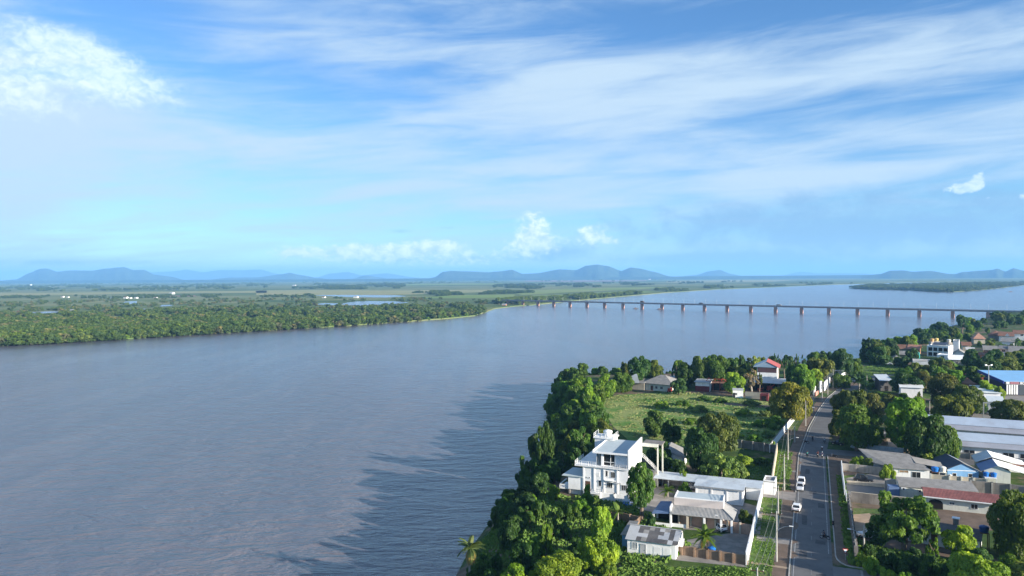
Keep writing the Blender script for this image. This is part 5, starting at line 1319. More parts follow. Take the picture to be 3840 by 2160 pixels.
def crown_mesh(name, seed, blobs, leaves, leaf, shape='round', ragged=.2):
    """foliage in a box 2 wide and 1 high: leaf clusters over lumpy masses, with gaps between them"""
    rng = np.random.default_rng(seed)
    C = []; R = []
    tries = 0
    while len(C) < blobs and tries < 4000:
        tries += 1
        p = rng.uniform(-1, 1, 3)
        if shape == 'round':
            z = p[2]*.5+.5; rr = math.sqrt(max(0, 1-((z-.42)/.60)**2)); ok = math.hypot(p[0], p[1]) < rr*.78
            r = rng.uniform(.20, .36)
        elif shape == 'spread':
            z = .35+.45*(p[2]*.5+.5); ok = math.hypot(p[0], p[1]) < .82 and z < .95-.45*math.hypot(p[0], p[1])**2
            r = rng.uniform(.16, .27)
        elif shape == 'tall':
            z = p[2]*.5+.5; ok = math.hypot(p[0], p[1]) < .72*math.sqrt(max(0, 1-((z-.45)/.62)**2)); r = rng.uniform(.2, .34)
        elif shape == 'feather':
            z = p[2]*.5+.5; ok = math.hypot(p[0], p[1]) < .88*math.sqrt(max(0, 1-((z-.45)/.62)**2)); r = rng.uniform(.12, .22)
        else:   # bush
            z = (p[2]*.5+.5)*.8; ok = math.hypot(p[0], p[1]) < .85*math.sqrt(max(0, 1-(z/.98)**2)); r = rng.uniform(.2, .36)
        if ok: C.append((p[0], p[1], z)); R.append(r)
    C = np.array(C); R = np.array(R)
    w = R**2; k = rng.choice(len(C), leaves*2, p=w/w.sum())
    d = rng.normal(size=(leaves*2, 3)); d[:, 2] = np.abs(d[:, 2])*rng.choice([1, 1, 1, -1], leaves*2); d /= np.linalg.norm(d, axis=1, keepdims=True)
    rad_ = R[k]*(1-ragged*rng.random(leaves*2)**2)*rng.uniform(.9, 1.08, leaves*2)
    vs = np.array([1, 1, .62 if shape != 'tall' else .5])
    P = C[k]+d*rad_[:, None]*vs
    dist = np.linalg.norm((P[:, None, :]-C[None])/vs, axis=2)/R[None]
    dist[np.arange(len(P)), k] = 9
    good = dist.min(1) > .78
    P, d, k = P[good][:leaves], d[good][:leaves], k[good][:leaves]
    P[:, 2] = np.clip(P[:, 2], -.02, 1.06)
    N = d + rng.normal(scale=.55, size=d.shape) + np.array([0, 0, .35])
    V, Fq = leaf_quads(P, N, leaf, rng, .25)
    bt = rng.random(len(C))
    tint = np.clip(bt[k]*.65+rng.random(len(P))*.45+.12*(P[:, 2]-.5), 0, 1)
    # scale so that it fills the 2 x 1 box
    rxy = np.percentile(np.hypot(V[:, 0], V[:, 1]), 98); V[:, :2] /= rxy
    zl, zh = np.percentile(V[:, 2], 1), np.percentile(V[:, 2], 99.3); V[:, 2] = (V[:, 2]-zl)/(zh-zl)
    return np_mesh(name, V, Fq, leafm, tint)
CR = {
 'round': [crown_mesh('round_crown', s, 34, 4600, .078) for s in (1, 2, 3, 4)],
 'big': [crown_mesh('big_crown', s, 50, 9000, .056) for s in (11, 12, 13)],
 'spread': [crown_mesh('spreading_crown', s, 50, 5600, .068, 'spread') for s in (21, 22)],
 'tall': [crown_mesh('tall_crown', s, 28, 3600, .092, 'tall') for s in (31, 32)],
 'feather': [crown_mesh('feathery_crown', s, 64, 6500, .058, 'feather', .5) for s in (41, 42)],
 'sparse': [crown_mesh('sparse_crown', s, 22, 900, .11, 'feather', .6) for s in (45, 46)],
 'bush': [crown_mesh('bush_foliage', s, 24, 3000, .09, 'bush') for s in (51, 52, 53)],
}
def trunk_mesh(seed, limbs=4):
    rng = random.Random(seed); m = MB()
    top = Vector((rng.uniform(-.06, .06), rng.uniform(-.06, .06), .55))
    m.tube([(0, 0, -.1), (0.01, 0, .2), top], [.06, .045, .034], 7)
    for i in range(limbs):
        a = 2*math.pi*i/limbs+rng.uniform(-.4, .4); r = rng.uniform(.16, .30)
        m.tube([top-Vector((0, 0, .06)), top+Vector((math.cos(a)*r*.5, math.sin(a)*r*.5, .16)), top+Vector((math.cos(a)*r, math.sin(a)*r, rng.uniform(.22, .38)))], [.026, .018, .008], 5)
    return m.mesh('trunk', bark)
TR = [trunk_mesh(s) for s in range(4)]
trng = random.Random(77)
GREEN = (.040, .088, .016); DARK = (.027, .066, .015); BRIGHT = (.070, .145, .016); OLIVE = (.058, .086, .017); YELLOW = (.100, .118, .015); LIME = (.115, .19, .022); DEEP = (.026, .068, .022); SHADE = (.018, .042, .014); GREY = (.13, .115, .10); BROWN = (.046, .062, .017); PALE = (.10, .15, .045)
def jit(c, a=.16):
    k = trng.uniform(1-a, 1+a)
    return (c[0]*k*trng.uniform(.9, 1.12), c[1]*k, c[2]*k*trng.uniform(.85, 1.15), 1)
def tree_at(x, y, H, wid, kind, col, label, group=None, name=None, clear=.22, cat=None):
    z = tz1(x, y)
    bush = kind == 'bush'
    nm = name or ('shrub' if bush else 'leafy_tree')
    o = thing(nm, label, cat or ('shrub' if bush else 'tree'), (x, y, z), trng.uniform(0, 6.28), group)
    c0 = 0.0 if bush else H*clear
    cr_ = put('foliage' if bush else 'crown', trng.choice(CR[kind]), o, (0, 0, c0))
    cr_.scale = (wid/2*trng.uniform(.92, 1.08), wid/2*trng.uniform(.92, 1.08), H-c0)
    cr_.color = jit(col)
    if not bush:
        t = put('trunk', trng.choice(TR), o, (0, 0, 0)); s = H*.92; t.scale = (s*min(1.2, .5+wid/H*.6),)*2 + (s,)
        if col is GREY: t.data = t.data.copy(); t.data.materials[0] = bark_pale
    else:
        t = put('stem', trng.choice(TR), o, (0, 0, 0)); t.scale = (H*.7,)*2 + (H*.75,)
    return o
def TREE(bx, by, top, wpx, kind, col, label, group=None, clear=.22, lift=0, **k):
    """a tree from the image point of its foot, the row of its top and its width in image columns"""
    p = G(bx, by, lift)
    z = tz1(p.x, p.y)
    H = max(1.0, hz(p.x, p.y, top)-z)
    return tree_at(p.x, p.y, H, wpx*p.y/F, kind, col, label, group, clear=clear, **k)
# --- around the white houses
TREE(2406, 1952, 1738, 112, 'big', GREEN, 'tall dark round tree with a pale trunk before the white three storey house', clear=.30)
TREE(2256, 2045, 1902, 82, 'round', LIME, 'bright green young tree left of the patched roof house', clear=.2)
TREE(2205, 1905, 1817, 48, 'tall', BRIGHT, 'narrow leafy tree against the left corner of the white three storey house', clear=.1)
TREE(2243, 2142, 2022, 150, 'spread', LIME, 'low spreading bright tree below the young tree on the bluff', clear=.25)
TREE(2048, 2090, 1966, 62, 'tall', BRIGHT, 'slender lit tree standing out of the shaded bluff', clear=.12)
TREE(2090, 2200, 2078, 190, 'big', LIME, 'bright rounded tree at the bottom edge of the bluff', clear=.1)
TREE(1925, 2215, 2122, 120, 'round', BRIGHT, 'lit bushy tree beside the tall palm at the bottom edge', clear=.1)
TREE(2180, 1925, 1872, 78, 'bush', BRIGHT, 'lit shrub on the slope below the white house wing')
TREE(2120, 1950, 1890, 70, 'bush', GREEN, 'darker shrub left of the lit slope shrub')
TREE(2571, 1866, 1808, 56, 'bush', BRIGHT, 'rounded garden shrub beside the tall white shed')
TREE(2562, 1830, 1763, 30, 'sparse', LIME, 'thin little tree rising over the lean to roof', clear=.5)
TREE(2795, 1972, 1912, 62, 'bush', OLIVE, 'dark garden shrub right of the bungalow roof')
TREE(2830, 1850, 1828, 34, 'bush', GREEN, 'small shrub at the end of the lean to')
TREE(2440, 1975, 1925, 40, 'bush', DEEP, 'dark shrub behind the patched roof house')
TREE(2628, 1772, 1607, 132, 'big', DARK, 'large dark mango tree right of the garden house', clear=.12)
TREE(2695, 1708, 1548, 160, 'big', OLIVE, 'big olive brown mango tree behind the dark mango', clear=.15)
TREE(2700, 1808, 1702, 142, 'feather', PALE, 'soft pale green shrubby tree on the garden lawn', clear=.05)
TREE(2780, 1800, 1735, 62, 'bush', PALE, 'greyish shrub right of the soft pale tree')
TREE(2790, 1748, 1708, 70, 'bush', LIME, 'bright shrub below the cross wall')
TREE(2860, 1745, 1715, 60, 'bush', GREEN, 'low dark shrub near the tan street wall')
TREE(2478, 1762, 1655, 100, 'round', DARK, 'dark tree hiding the front of the garden house', clear=.1)
TREE(2545, 1800, 1725, 80, 'bush', DARK, 'dark undergrowth shrub below the garden house')
TREE(2520, 1665, 1572, 76, 'round', DARK, 'dark tree at the meadow edge above the garden house', clear=.1)
TREE(2455, 1640, 1540, 90, 'round', GREEN, 'round green tree at the meadow edge, left of the dark one', clear=.1)
TREE(2905, 1610, 1560, 70, 'bush', BRIGHT, 'bright shrub by the meadow street wall')
TREE(2900, 1690, 1655, 30, 'bush', LIME, 'small lime shrub at the foot of the meadow street wall')
TREE(2960, 1585, 1437, 145, 'big', YELLOW, 'yellow green mango tree beside the street wall', clear=.12)
TREE(3010, 1540, 1450, 70, 'round', OLIVE, 'olive tree right behind the yellow mango', clear=.15)
TREE(2755, 1478, 1398, 86, 'round', LIME, 'bright round tree above the white cabin', clear=.12)
TREE(2818, 1480, 1386, 60, 'sparse', GREY, 'greyish nearly bare tree in front of the workshop', clear=.3)
TREE(2848, 1478, 1398, 24, 'sparse', OLIVE, 'thin half bare tree in front of the workshop loft', clear=.5)
TREE(2545, 1480, 1420, 60, 'round', DEEP, 'dusty green tree between hip roof house and maroon store', clear=.15)
TREE(2985, 1478, 1372, 70, 'round', DARK, 'dark tree right of the workshop loft', clear=.1)
TREE(3010, 1480, 1368, 100, 'big', BRIGHT, 'bright tall tree between workshop and road bend', clear=.1)
TREE(3050, 1460, 1385, 70, 'round', LIME, 'lime green tree near the road bend', clear=.15)
TREE(3070, 1448, 1395, 50, 'round', DEEP, 'dark tree behind the white gate piers', clear=.1)
TREE(3148, 1455, 1402, 62, 'round', GREEN, 'round green tree on the roadside beyond the bright tall wall', clear=.1)
TREE(3075, 1430, 1345, 110, 'spread', OLIVE, 'wide flat topped olive tree beyond the road bend', clear=.3)
TREE(3158, 1412, 1309, 92, 'big', DEEP, 'large dark tree standing against the water beyond the road bend', clear=.1)
TREE(3205, 1410, 1345, 66, 'round', GREEN, 'green tree at the left end of the playing field', clear=.1)
TREE(2400, 1452, 1338, 96, 'big', DARK, 'large dark tree on the peninsula behind the hip roof house, left of two', clear=.08)
TREE(2455, 1452, 1352, 76, 'big', OLIVE, 'large dark tree on the peninsula behind the hip roof house, right of two', clear=.08)
TREE(2535, 1452, 1354, 40, 'sparse', DARK, 'ragged thin dark tree against the water right of the peninsula gap', clear=.35)
TREE(2570, 1452, 1360, 70, 'round', DARK, 'dark round tree against the water behind the round roof shed', clear=.1)
TREE(2625, 1452, 1338, 80, 'big', OLIVE, 'tall olive tree behind the maroon store', clear=.1)
TREE(2690, 1452, 1335, 110, 'big', GREEN, 'broad green tree behind the red steel frame', clear=.1)
TREE(2745, 1448, 1345, 70, 'round', DARK, 'dark tree between the red steel frame and the palms', clear=.1)
TREE(2781, 1444, 1332, 36, 'round', DEEP, 'small round treetop above the palms', clear=.1)
TREE(2830, 1440, 1340, 60, 'feather', PALE, 'hazy pale tree behind the workshop loft, left of it', clear=.2)
TREE(2865, 1436, 1342, 70, 'round', OLIVE, 'olive tree behind the workshop loft', clear=.1)
for i, (x, tp) in enumerate(((2902, 1326), (2919, 1332), (2941, 1336), (2988, 1328), (3015, 1332))):
    TREE(x, 1432, tp, 22, 'sparse', DEEP, 'spindly tall tree on the skyline behind the work yard', 'spindly trees on the skyline', clear=.45)
TREE(2330, 1470, 1398, 92, 'round', GREEN, 'lit bushy tree on the bluff left of the wedge house', clear=.05)
TREE(2270, 1490, 1405, 80, 'round', BRIGHT, 'lit bushy tree at the left tip of the bluff', clear=.05)
TREE(2240, 1520, 1440, 70, 'round', GREEN, 'green tree below the small palm on the bluff', clear=.05)
# --- right of the road
TREE(3160, 1560, 1468, 90, 'round', OLIVE, 'olive tree by the road bend, left of the group', clear=.1)
TREE(3205, 1570, 1464, 100, 'spread', OLIVE, 'low wide olive tree right of the road bend', clear=.25)
TREE(3265, 1570, 1475, 90, 'round', BROWN, 'brownish tree behind the big dome shaped tree', clear=.1)
TREE(3215, 1690, 1520, 176, 'big', GREEN, 'big dome shaped dark tree leaning over the road', clear=.14)
TREE(3150, 1640, 1540, 80, 'round', OLIVE, 'olive tree at the road edge beside the dome shaped tree', clear=.1)
TREE(3400, 1695, 1492, 178, 'big', BRIGHT, 'large bright green tree with big leaves in the sand yard', clear=.16)
TREE(3475, 1740, 1556, 160, 'big', DARK, 'very large dark tree in front of the school range', clear=.08)
TREE(3560, 1735, 1600, 74, 'round', GREEN, 'right hand companion of the very large dark tree', clear=.1)
TREE(3482, 1762, 1700, 40, 'round', LIME, 'small bright tree by the silver car', clear=.3)
TREE(3585, 1596, 1490, 165, 'spread', OLIVE, 'broad olive tree behind the school roof', clear=.2)
TREE(3525, 1585, 1505, 70, 'round', OLIVE, 'smaller olive tree left of the broad olive tree', clear=.15)
TREE(3545, 1540, 1404, 130, 'big', BROWN, 'brown green spreading tree over the white low roof, left part', clear=.15)
TREE(3630, 1560, 1445, 110, 'big', OLIVE, 'olive spreading tree over the white low roof, right part', clear=.15)
TREE(3675, 1552, 1488, 60, 'round', DEEP, 'dark small tree left of the steel portal', clear=.15)
TREE(3800, 1608, 1500, 140, 'big', OLIVE, 'round yellowish olive tree at the right edge behind the school', clear=.12)
TREE(3395, 1555, 1475, 60, 'round', GREEN, 'small green tree in front of the white block', clear=.2)
TREE(3440, 1560, 1470, 50, 'sparse', OLIVE, 'thin olive tree in front of the white block', clear=.3)
TREE(3400, 1480, 1400, 110, 'big', DARK, 'dark tree behind the slate cabin and white block', clear=.1)
TREE(3470, 1470, 1395, 80, 'round', BROWN, 'brownish tree left of the red roof group', clear=.1)
TREE(3440, 1445, 1400, 22, 'sparse', GREY, 'small bare grey tree by the dark tree', clear=.2)
TREE(3300, 1500, 1470, 70, 'round', GREEN, 'low green tree before the slate cabin', clear=.1)
TREE(3350, 1540, 1480, 90, 'round', BROWN, 'brown green low tree below the slate cabin', clear=.1)
TREE(3580, 1455, 1388, 90, 'round', BRIGHT, 'bright tree between the field and the red roof', clear=.1)
TREE(3560, 1405, 1352, 86, 'round', BRIGHT, 'round bright green tree at the edge of the playing field', clear=.06)
TREE(3640, 1388, 1310, 62, 'tall', DEEP, 'dark egg shaped tree among the hillside houses', clear=.05)
TREE(3700, 1490, 1428, 70, 'round', LIME, 'lime tree in front of the blue roof shop', clear=.1)
TREE(3748, 1500, 1450, 40, 'round', LIME, 'lime shrub tree at the corner of the blue roof shop', clear=.05)
TREE(3655, 1440, 1375, 70, 'round', GREEN, 'green tree behind the red roof house', clear=.1)
TREE(3700, 1420, 1345, 90, 'big', DARK, 'dark tree left behind the blue roof shop', clear=.05)
TREE(3770, 1415, 1340, 110, 'big', OLIVE, 'olive tree behind the blue roof shop', clear=.05)
TREE(3840, 1410, 1345, 100, 'big', DARK, 'dark tree behind the right end of the blue roof shop', clear=.05)
TREE(3390, 2078, 1868, 235, 'feather', GREEN, 'large feathery tree with open branches before the dark roof house', clear=.30)
TREE(3300, 2055, 1940, 100, 'feather', DEEP, 'smaller feathery tree left of the large feathery tree', clear=.2)
TREE(3600, 2100, 1972, 122, 'round', LIME, 'bright lime tree in front of the dark roof house', clear=.22)
TREE(3500, 2105, 2020, 60, 'sparse', BRIGHT, 'thin bright sapling below the feathery tree', clear=.2)
TREE(3670, 2125, 2055, 90, 'round', DEEP, 'bluish green tree below the navy tank', clear=.1)
TREE(3665, 2250, 2080, 200, 'big', LIME, 'large yellow green tree at the bottom edge on the right', clear=.1)
TREE(3812, 2092, 1852, 205, 'big', OLIVE, 'huge round tree at the right edge with lit yellow top', clear=.08)
TREE(3790, 2190, 2085, 110, 'round', GREEN, 'green tree at the bottom right corner', clear=.05)
TREE(3850, 2230, 2110, 130, 'round', PALE, 'pale green tree in the very bottom right corner', clear=.05)
TREE(3215, 1762, 1712, 50, 'bush', LIME, 'bright shrub at the street corner, left of two')
TREE(3258, 1768, 1718, 46, 'bush', PALE, 'pale shrub at the street corner, right of two')
TREE(3328, 1798, 1742, 58, 'bush', LIME, 'lime shrub over the car yard wall')
for i, (x, y, tp, w_, k, c, lb) in enumerate((
   (3230, 2120, 2072, 60, 'bush', LIME, 'bright shrub behind the road sign'), (3270, 2150, 2095, 70, 'bush', LIME, 'bright shrub right of the road sign'),
   (3215, 2082, 2055, 40, 'bush', BRIGHT, 'small bright shrub above the road sign'), (3330, 2140, 2060, 90, 'bush', DARK, 'dark shrub under the feathery tree, left'),
   (3400, 2160, 2075, 110, 'bush', DARK, 'dark shrub under the feathery tree, middle'), (3480, 2180, 2080, 110, 'bush', DARK, 'dark shrub under the feathery tree, right'),
   (3560, 2190, 2100, 90, 'bush', DEEP, 'deep green shrub left of the yellow green tree'), (3260, 2085, 2040, 60, 'bush', DARK, 'dark shrub by the lamp pole'),
   (3440, 2110, 2058, 80, 'bush', DEEP, 'shaded shrub below the white house wall'), (3330, 2195, 2135, 70, 'bush', LIME, 'bright shrub along the side road'),
   (3390, 2225, 2150, 80, 'bush', BRIGHT, 'bright shrub along the side road, farther right'))):
    TREE(x, y, tp, w_, k, c, lb)
# --- the wooded bluff: many overlapping trees between the terrace and the water
brng = np.random.default_rng(5)
def bluff(n, tmin, tmax, dlo, dhi, hlo, hhi, cols, label, group, kinds=('round', 'bush', 'tall')):
    seg = [np.array(s, float) for s in SHORE]
    path = seg[1:19]
    Ls = [np.linalg.norm(b-a) for a, b in zip(path, path[1:])]; cum = np.concatenate([[0], np.cumsum(Ls)])
    done = 0; tries = 0; got = []
    while done < n and tries < n*40:
        tries += 1
        s = brng.uniform(0, cum[-1]); i = min(len(Ls)-1, int(np.searchsorted(cum, s)-1)); i = max(i, 0)
        a, b = path[i], path[i+1]; u = (s-cum[i])/Ls[i]
        q = a+(b-a)*u; nrm = np.array([(b-a)[1], -(b-a)[0]])/Ls[i]
        d = brng.uniform(dlo, dhi); p = q+nrm*d
        if not (tmin <= p[1] <= tmax): continue
        if any((p[0]-g[0])**2+(p[1]-g[1])**2 < g[2] for g in got): continue
        # keep the white house and its yard clear
        lp = p-np.array([RH.location.x, RH.location.y]); lx = lp[0]*math.cos(AX)-lp[1]*math.sin(AX); ly = lp[0]*math.sin(AX)+lp[1]*math.cos(AX)
        if -8.5 < lx < 17 and -5 < ly < 19: continue
        if (p[0]+8.5)**2 + (p[1]-146)**2 < 46: continue
        H = brng.uniform(hlo, hhi); wid = H*brng.uniform(.75, 1.15)
        c = cols[int(brng.integers(len(cols)))]
        tree_at(p[0], p[1], H, wid, kinds[int(brng.integers(len(kinds)))], c, label, group, name='bluff_tree', clear=.08, cat='tree')
        got.append((p[0], p[1], (wid*.36)**2)); done += 1
bluff(54, 118, 215, 1.0, 15, 3.4, 6.2, (DARK, DEEP, DARK, SHADE), 'leafy tree on the shaded river bluff below the palm and white house', 'trees on the near river bluff')  # leaf colours darkened to stand in for the slope's shade
bluff(34, 112, 205, 9, 30, 1.8, 4.0, (BRIGHT, GREEN, DARK, DEEP, GREEN, LIME), 'lit leafy tree on top of the river bluff below the white house', 'trees on top of the near bluff', ('bush', 'round'))  # dark greens mixed in to suggest the bluff's shade
bluff(70, 212, 345, 1.0, 19, 4.8, 9.0, (GREEN, BRIGHT, DARK, BRIGHT, OLIVE, GREEN), 'leafy tree on the river bluff beside the meadow', 'trees on the meadow bluff')
bluff(40, 345, 440, 2.0, 14, 6.0, 9.5, (GREEN, BRIGHT, DARK, OLIVE), 'tree on the back rim of the peninsula along the water', 'trees on the rim of the peninsula')
# tall ragged tree leaning over the water left of the white house
p = Vector((9.5, 215, 0)); tree_at(8.6, 214, 17.5, 8.5, 'feather', DARK, 'tall ragged dark tree at the water left of the white house', clear=.25)
tree_at(4.2, 203, 11, 7, 'feather', DARK, 'dark leaning tree at the water below the ragged tall one', clear=.2)
# --- woods round the hillside houses
hrng = random.Random(9)
def inpoly(x, y, P):
    c = False
    for (x0, y0), (x1, y1) in zip(P, P[1:]+P[:1]):
        if (y0 > y) != (y1 > y) and x < (x1-x0)*(y-y0)/(y1-y0)+x0: c = not c
    return c
def grove(poly, n, hlo, hhi, cols, label, group, avoid=(), kinds=('round', 'big', 'round')):
    X = [p[0] for p in poly]; Y = [p[1] for p in poly]; k = 0; t = 0
    while k < n and t < n*60:
        t += 1
        x, y = hrng.uniform(min(X), max(X)), hrng.uniform(min(Y), max(Y))
        if not inpoly(x, y, poly) or any(a[0] < x < a[2] and a[1] < y < a[3] for a in avoid): continue
        p = G(x, y, 0)
        if shore_dist(np.array([p.x]), np.array([p.y]))[0] < 2: continue
        H = hrng.uniform(hlo, hhi)
        tree_at(p.x, p.y, H, H*hrng.uniform(.8, 1.2), hrng.choice(kinds), hrng.choice(cols), label, group, name='hillside_tree', clear=.08)
        k += 1
grove([(3235,1358),(3300,1312),(3420,1268),(3600,1226),(3720,1196),(3840,1180),(3900,1180),(3900,1222),(3720,1236),(3600,1262),(3460,1300),(3350,1330),(3300,1372)], 62, 6.5, 10.5, (GREEN, DARK, OLIVE, DEEP, BRIGHT), 'tree in the dense wood along the shore behind the hillside houses', 'trees along the far shore of the town')
grove([(3450,1312),(3600,1262),(3720,1245),(3660,1290),(3860,1300),(3860,1322),(3640,1322),(3560,1315)], 22, 4, 6.5, (GREEN, BRIGHT, OLIVE, PALE), 'tree between the hillside houses', 'trees between the hillside houses', [(3466,1290,3660,1360), (3660,1320,3860,1372), (3640,1270,3700,1292), (3750,1262,3810,1308)])
grove([(3600,1378),(3660,1352),(3860,1352),(3860,1400),(3700,1402),(3620,1398)], 18, 5, 8.5, (DARK, GREEN, OLIVE, DEEP), 'tree in the dark belt between hillside houses and blue roof shop', 'trees in the dark belt before the hillside')
grove([(3270,1372),(3345,1345),(3430,1352),(3420,1385),(3330,1372)], 9, 5, 8, (DARK, GREEN, DEEP), 'tree beside the low houses at the edge of the playing field', 'trees left of the hillside houses')
grove([(3330,1452),(3480,1400),(3620,1412),(3600,1440),(3480,1450),(3400,1462)], 12, 5, 9, (GREEN, BROWN, BRIGHT, OLIVE), 'tree in the grove below the playing field', 'trees below the playing field')
grove([(3080,1440),(3200,1400),(3300,1420),(3260,1460),(3190,1470)], 6, 4, 6.5, (GREEN, BRIGHT, DEEP), 'small tree around the road junction', 'trees round the road junction', [(3080,1405,3180,1450)])
# tall lone trees on that skyline
TREE(3608, 1248, 1181, 40, 'round', DEEP, 'lone tall tree rising over the hillside wood against the water', clear=.35)
TREE(3258, 1358, 1270, 62, 'feather', DARK, 'tall dark tree at the left end of the hillside wood, by the water', clear=.15)
TREE(3295, 1360, 1283, 80, 'big', OLIVE, 'broad olive tree right of the tall dark tree by the water', clear=.08)
TREE(3688, 1225, 1192, 26, 'round', DARK, 'small lone treetop over the right part of the hillside wood', clear=.4)
# --- palms
def frond_mesh(seed, L=3.0, leafl=.6, n=22):
    rng = np.random.default_rng(seed); V = []; Fq = []
    for i in range(n):
        u = (i+.6)/n
        x = L*u; z = .55*L*u-.75*L*u*u*1.05
        l = leafl*math.sin(math.pi*min(1, u*.92+.1))**.6
        for s in (-1, 1):
            a = len(V)
            V += [(x-.09, 0, z), (x+.09, 0, z), (x+.30+.12*rng.random(), s*l, z-.35*l+.1*rng.random()), (x+.18, s*l*.95, z-.38*l)]
            Fq.append((a, a+1, a+2, a+3))
    tint = rng.uniform(.1, .6, len(Fq))
    return np_mesh('frond', np.array(V), np.array(Fq), leafm, tint)
FR_ = [frond_mesh(s) for s in (1, 2, 3)]
def palm(x, y, H, R, label, col, n=16, group=None, dead=0, z=None, trunkm=None):
    o = thing('palm_tree', label, 'palm tree', (x, y, tz1(x, y) if z is None else z), trng.uniform(0, 6), group)
    m = MB(); pts = [(.12*math.sin(k*.7)*H*.08, .05*k*.1, H*k/6-.3) for k in range(7)]
    m.tube(pts, [.26*R/2.6, .2*R/2.6]+[.17*R/2.6]*4+[.2*R/2.6], 8); m.build('trunk', trunkm or bark_pale, o)
    tp = pts[-1]
    for i in range(n):
        f = put('frond', FR_[i % 3], o, tp)
        el = (.75 if i % 3 == 0 else .25 if i % 3 == 1 else -.35) + trng.uniform(-.2, .2)
        f.rotation_euler = (0, -el, 2*math.pi*i/n*2.4+trng.uniform(-.2, .2)); k = R/3.0*trng.uniform(.85, 1.1); f.scale = (k, k, k)
        f.color = jit((.30, .20, .07) if i < dead else col)
        if i < dead: f.rotation_euler[1] = 1.0+trng.uniform(0, .3)
    return o
PALMC = (.055, .10, .022)
p = G(1762, 2180, -3); palm(p.x, p.y, hz(p.x, p.y, 2048)+3.0, 2.9, 'tall palm with dry brown skirt at the bottom edge of the bluff', (.095, .135, .05), 22, dead=4, z=-3.0)
p = G(2645, 2078); palm(p.x, p.y, 3.6, 2.9, 'coconut palm with yellow lower fronds in the shaded yard', (.075, .125, .02), 18, dead=3)
p = G(2318, 1962); palm(p.x, p.y, 2.6, 2.3, 'low palm behind the patched roof house by the terrace', (.08, .13, .025), 14)
p = G(2504, 1862); palm(p.x, p.y, 1.6, 2.2, 'low palm beside the rounded garden shrub', (.085, .14, .025), 12)
p = G(2186, 1478); palm(p.x, p.y, 8.5, 2.8, 'slim palm rising on the skyline at the tip of the bluff', PALMC, 14)
for i, (x, y, h) in enumerate(((2762, 1458, 9.0), (2790, 1458, 7.5))): p = G(x, y); palm(p.x, p.y, h, 3.4, ('left','right')[i]+' one of two palms behind the bright round tree', (.06, .095, .025), 16, 'palms behind the work yard')
for i, (x, y, h) in enumerate(((3222, 1480, 6.0), (3245, 1510, 7.0))): p = G(x, y); palm(p.x, p.y, h, 3.2, ('left','right')[i]+' one of two dark palms by the road junction', (.035, .075, .028), 16, 'palms by the road junction')
for i, (x, y, h) in enumerate(((3722, 1310, 6.0), (3812, 1318, 6.5))): p = G(x, y); palm(p.x, p.y, h, 3.2, ('left','right')[i]+' one of two palms among the villas near the bridge end', (.055, .085, .03), 14, 'palms among the villas')
# ------------------------------------------------------------------ the far bank: riverside trees and woods
FT = []
for s in range(5):
    FT.append(crown_mesh('far_tree_mesh', 60+s, 18, 950, .125, 'round' if s < 3 else 'tall' if s == 3 else 'bush'))
frng = np.random.default_rng(21)
bankp = np.array([(b.x, b.y) for b in BANK])
def along(px0, px1, n):
    xs_ = np.sort(frng.uniform(px0, px1, n)); bp = np.array(bankpx, float)
    return xs_, np.interp(xs_, bp[:, 0], bp[:, 1])
FCOL = [(.038, .074, .017), (.028, .056, .017), (.046, .084, .018), (.055, .095, .020), (.026, .052, .018), (.050, .070, .028)]
xs_, ys_ = along(-40, 1800, 250)
tts = []
for i, (x, y) in enumerate(zip(xs_, ys_)):
    row = i % 3
    p = G(x, y - (0.6, 3.0, 6.0)[row]*frng.uniform(.6, 1.3), WZ)
    H = frng.uniform(3, 6.5) if row == 0 else frng.uniform(6, 12)
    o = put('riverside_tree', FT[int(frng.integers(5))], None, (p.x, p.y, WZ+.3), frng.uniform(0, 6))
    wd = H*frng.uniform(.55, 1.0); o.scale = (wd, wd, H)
    c = FCOL[int(frng.integers(len(FCOL)))]; k = frng.uniform(.8, 1.2)*(1.9 if row == 0 else 1.1); o.color = (c[0]*k, c[1]*k, c[2]*k, 1)  # waterline row's leaf colour raised to look sunlit
    tag(o, ('low bright bush at the waterline of the far river bank' if row == 0 else 'tall dark tree in the front rows of the far bank forest' if c[1] < .085 and H > 10.5 else 'tall light green tree in the front rows of the far bank forest' if H > 10.5 else 'middling dark tree in the front rows of the far bank forest' if c[1] < .085 else 'middling light green tree in the front rows of the far bank forest'), 'tree', 'trees along the far river bank')
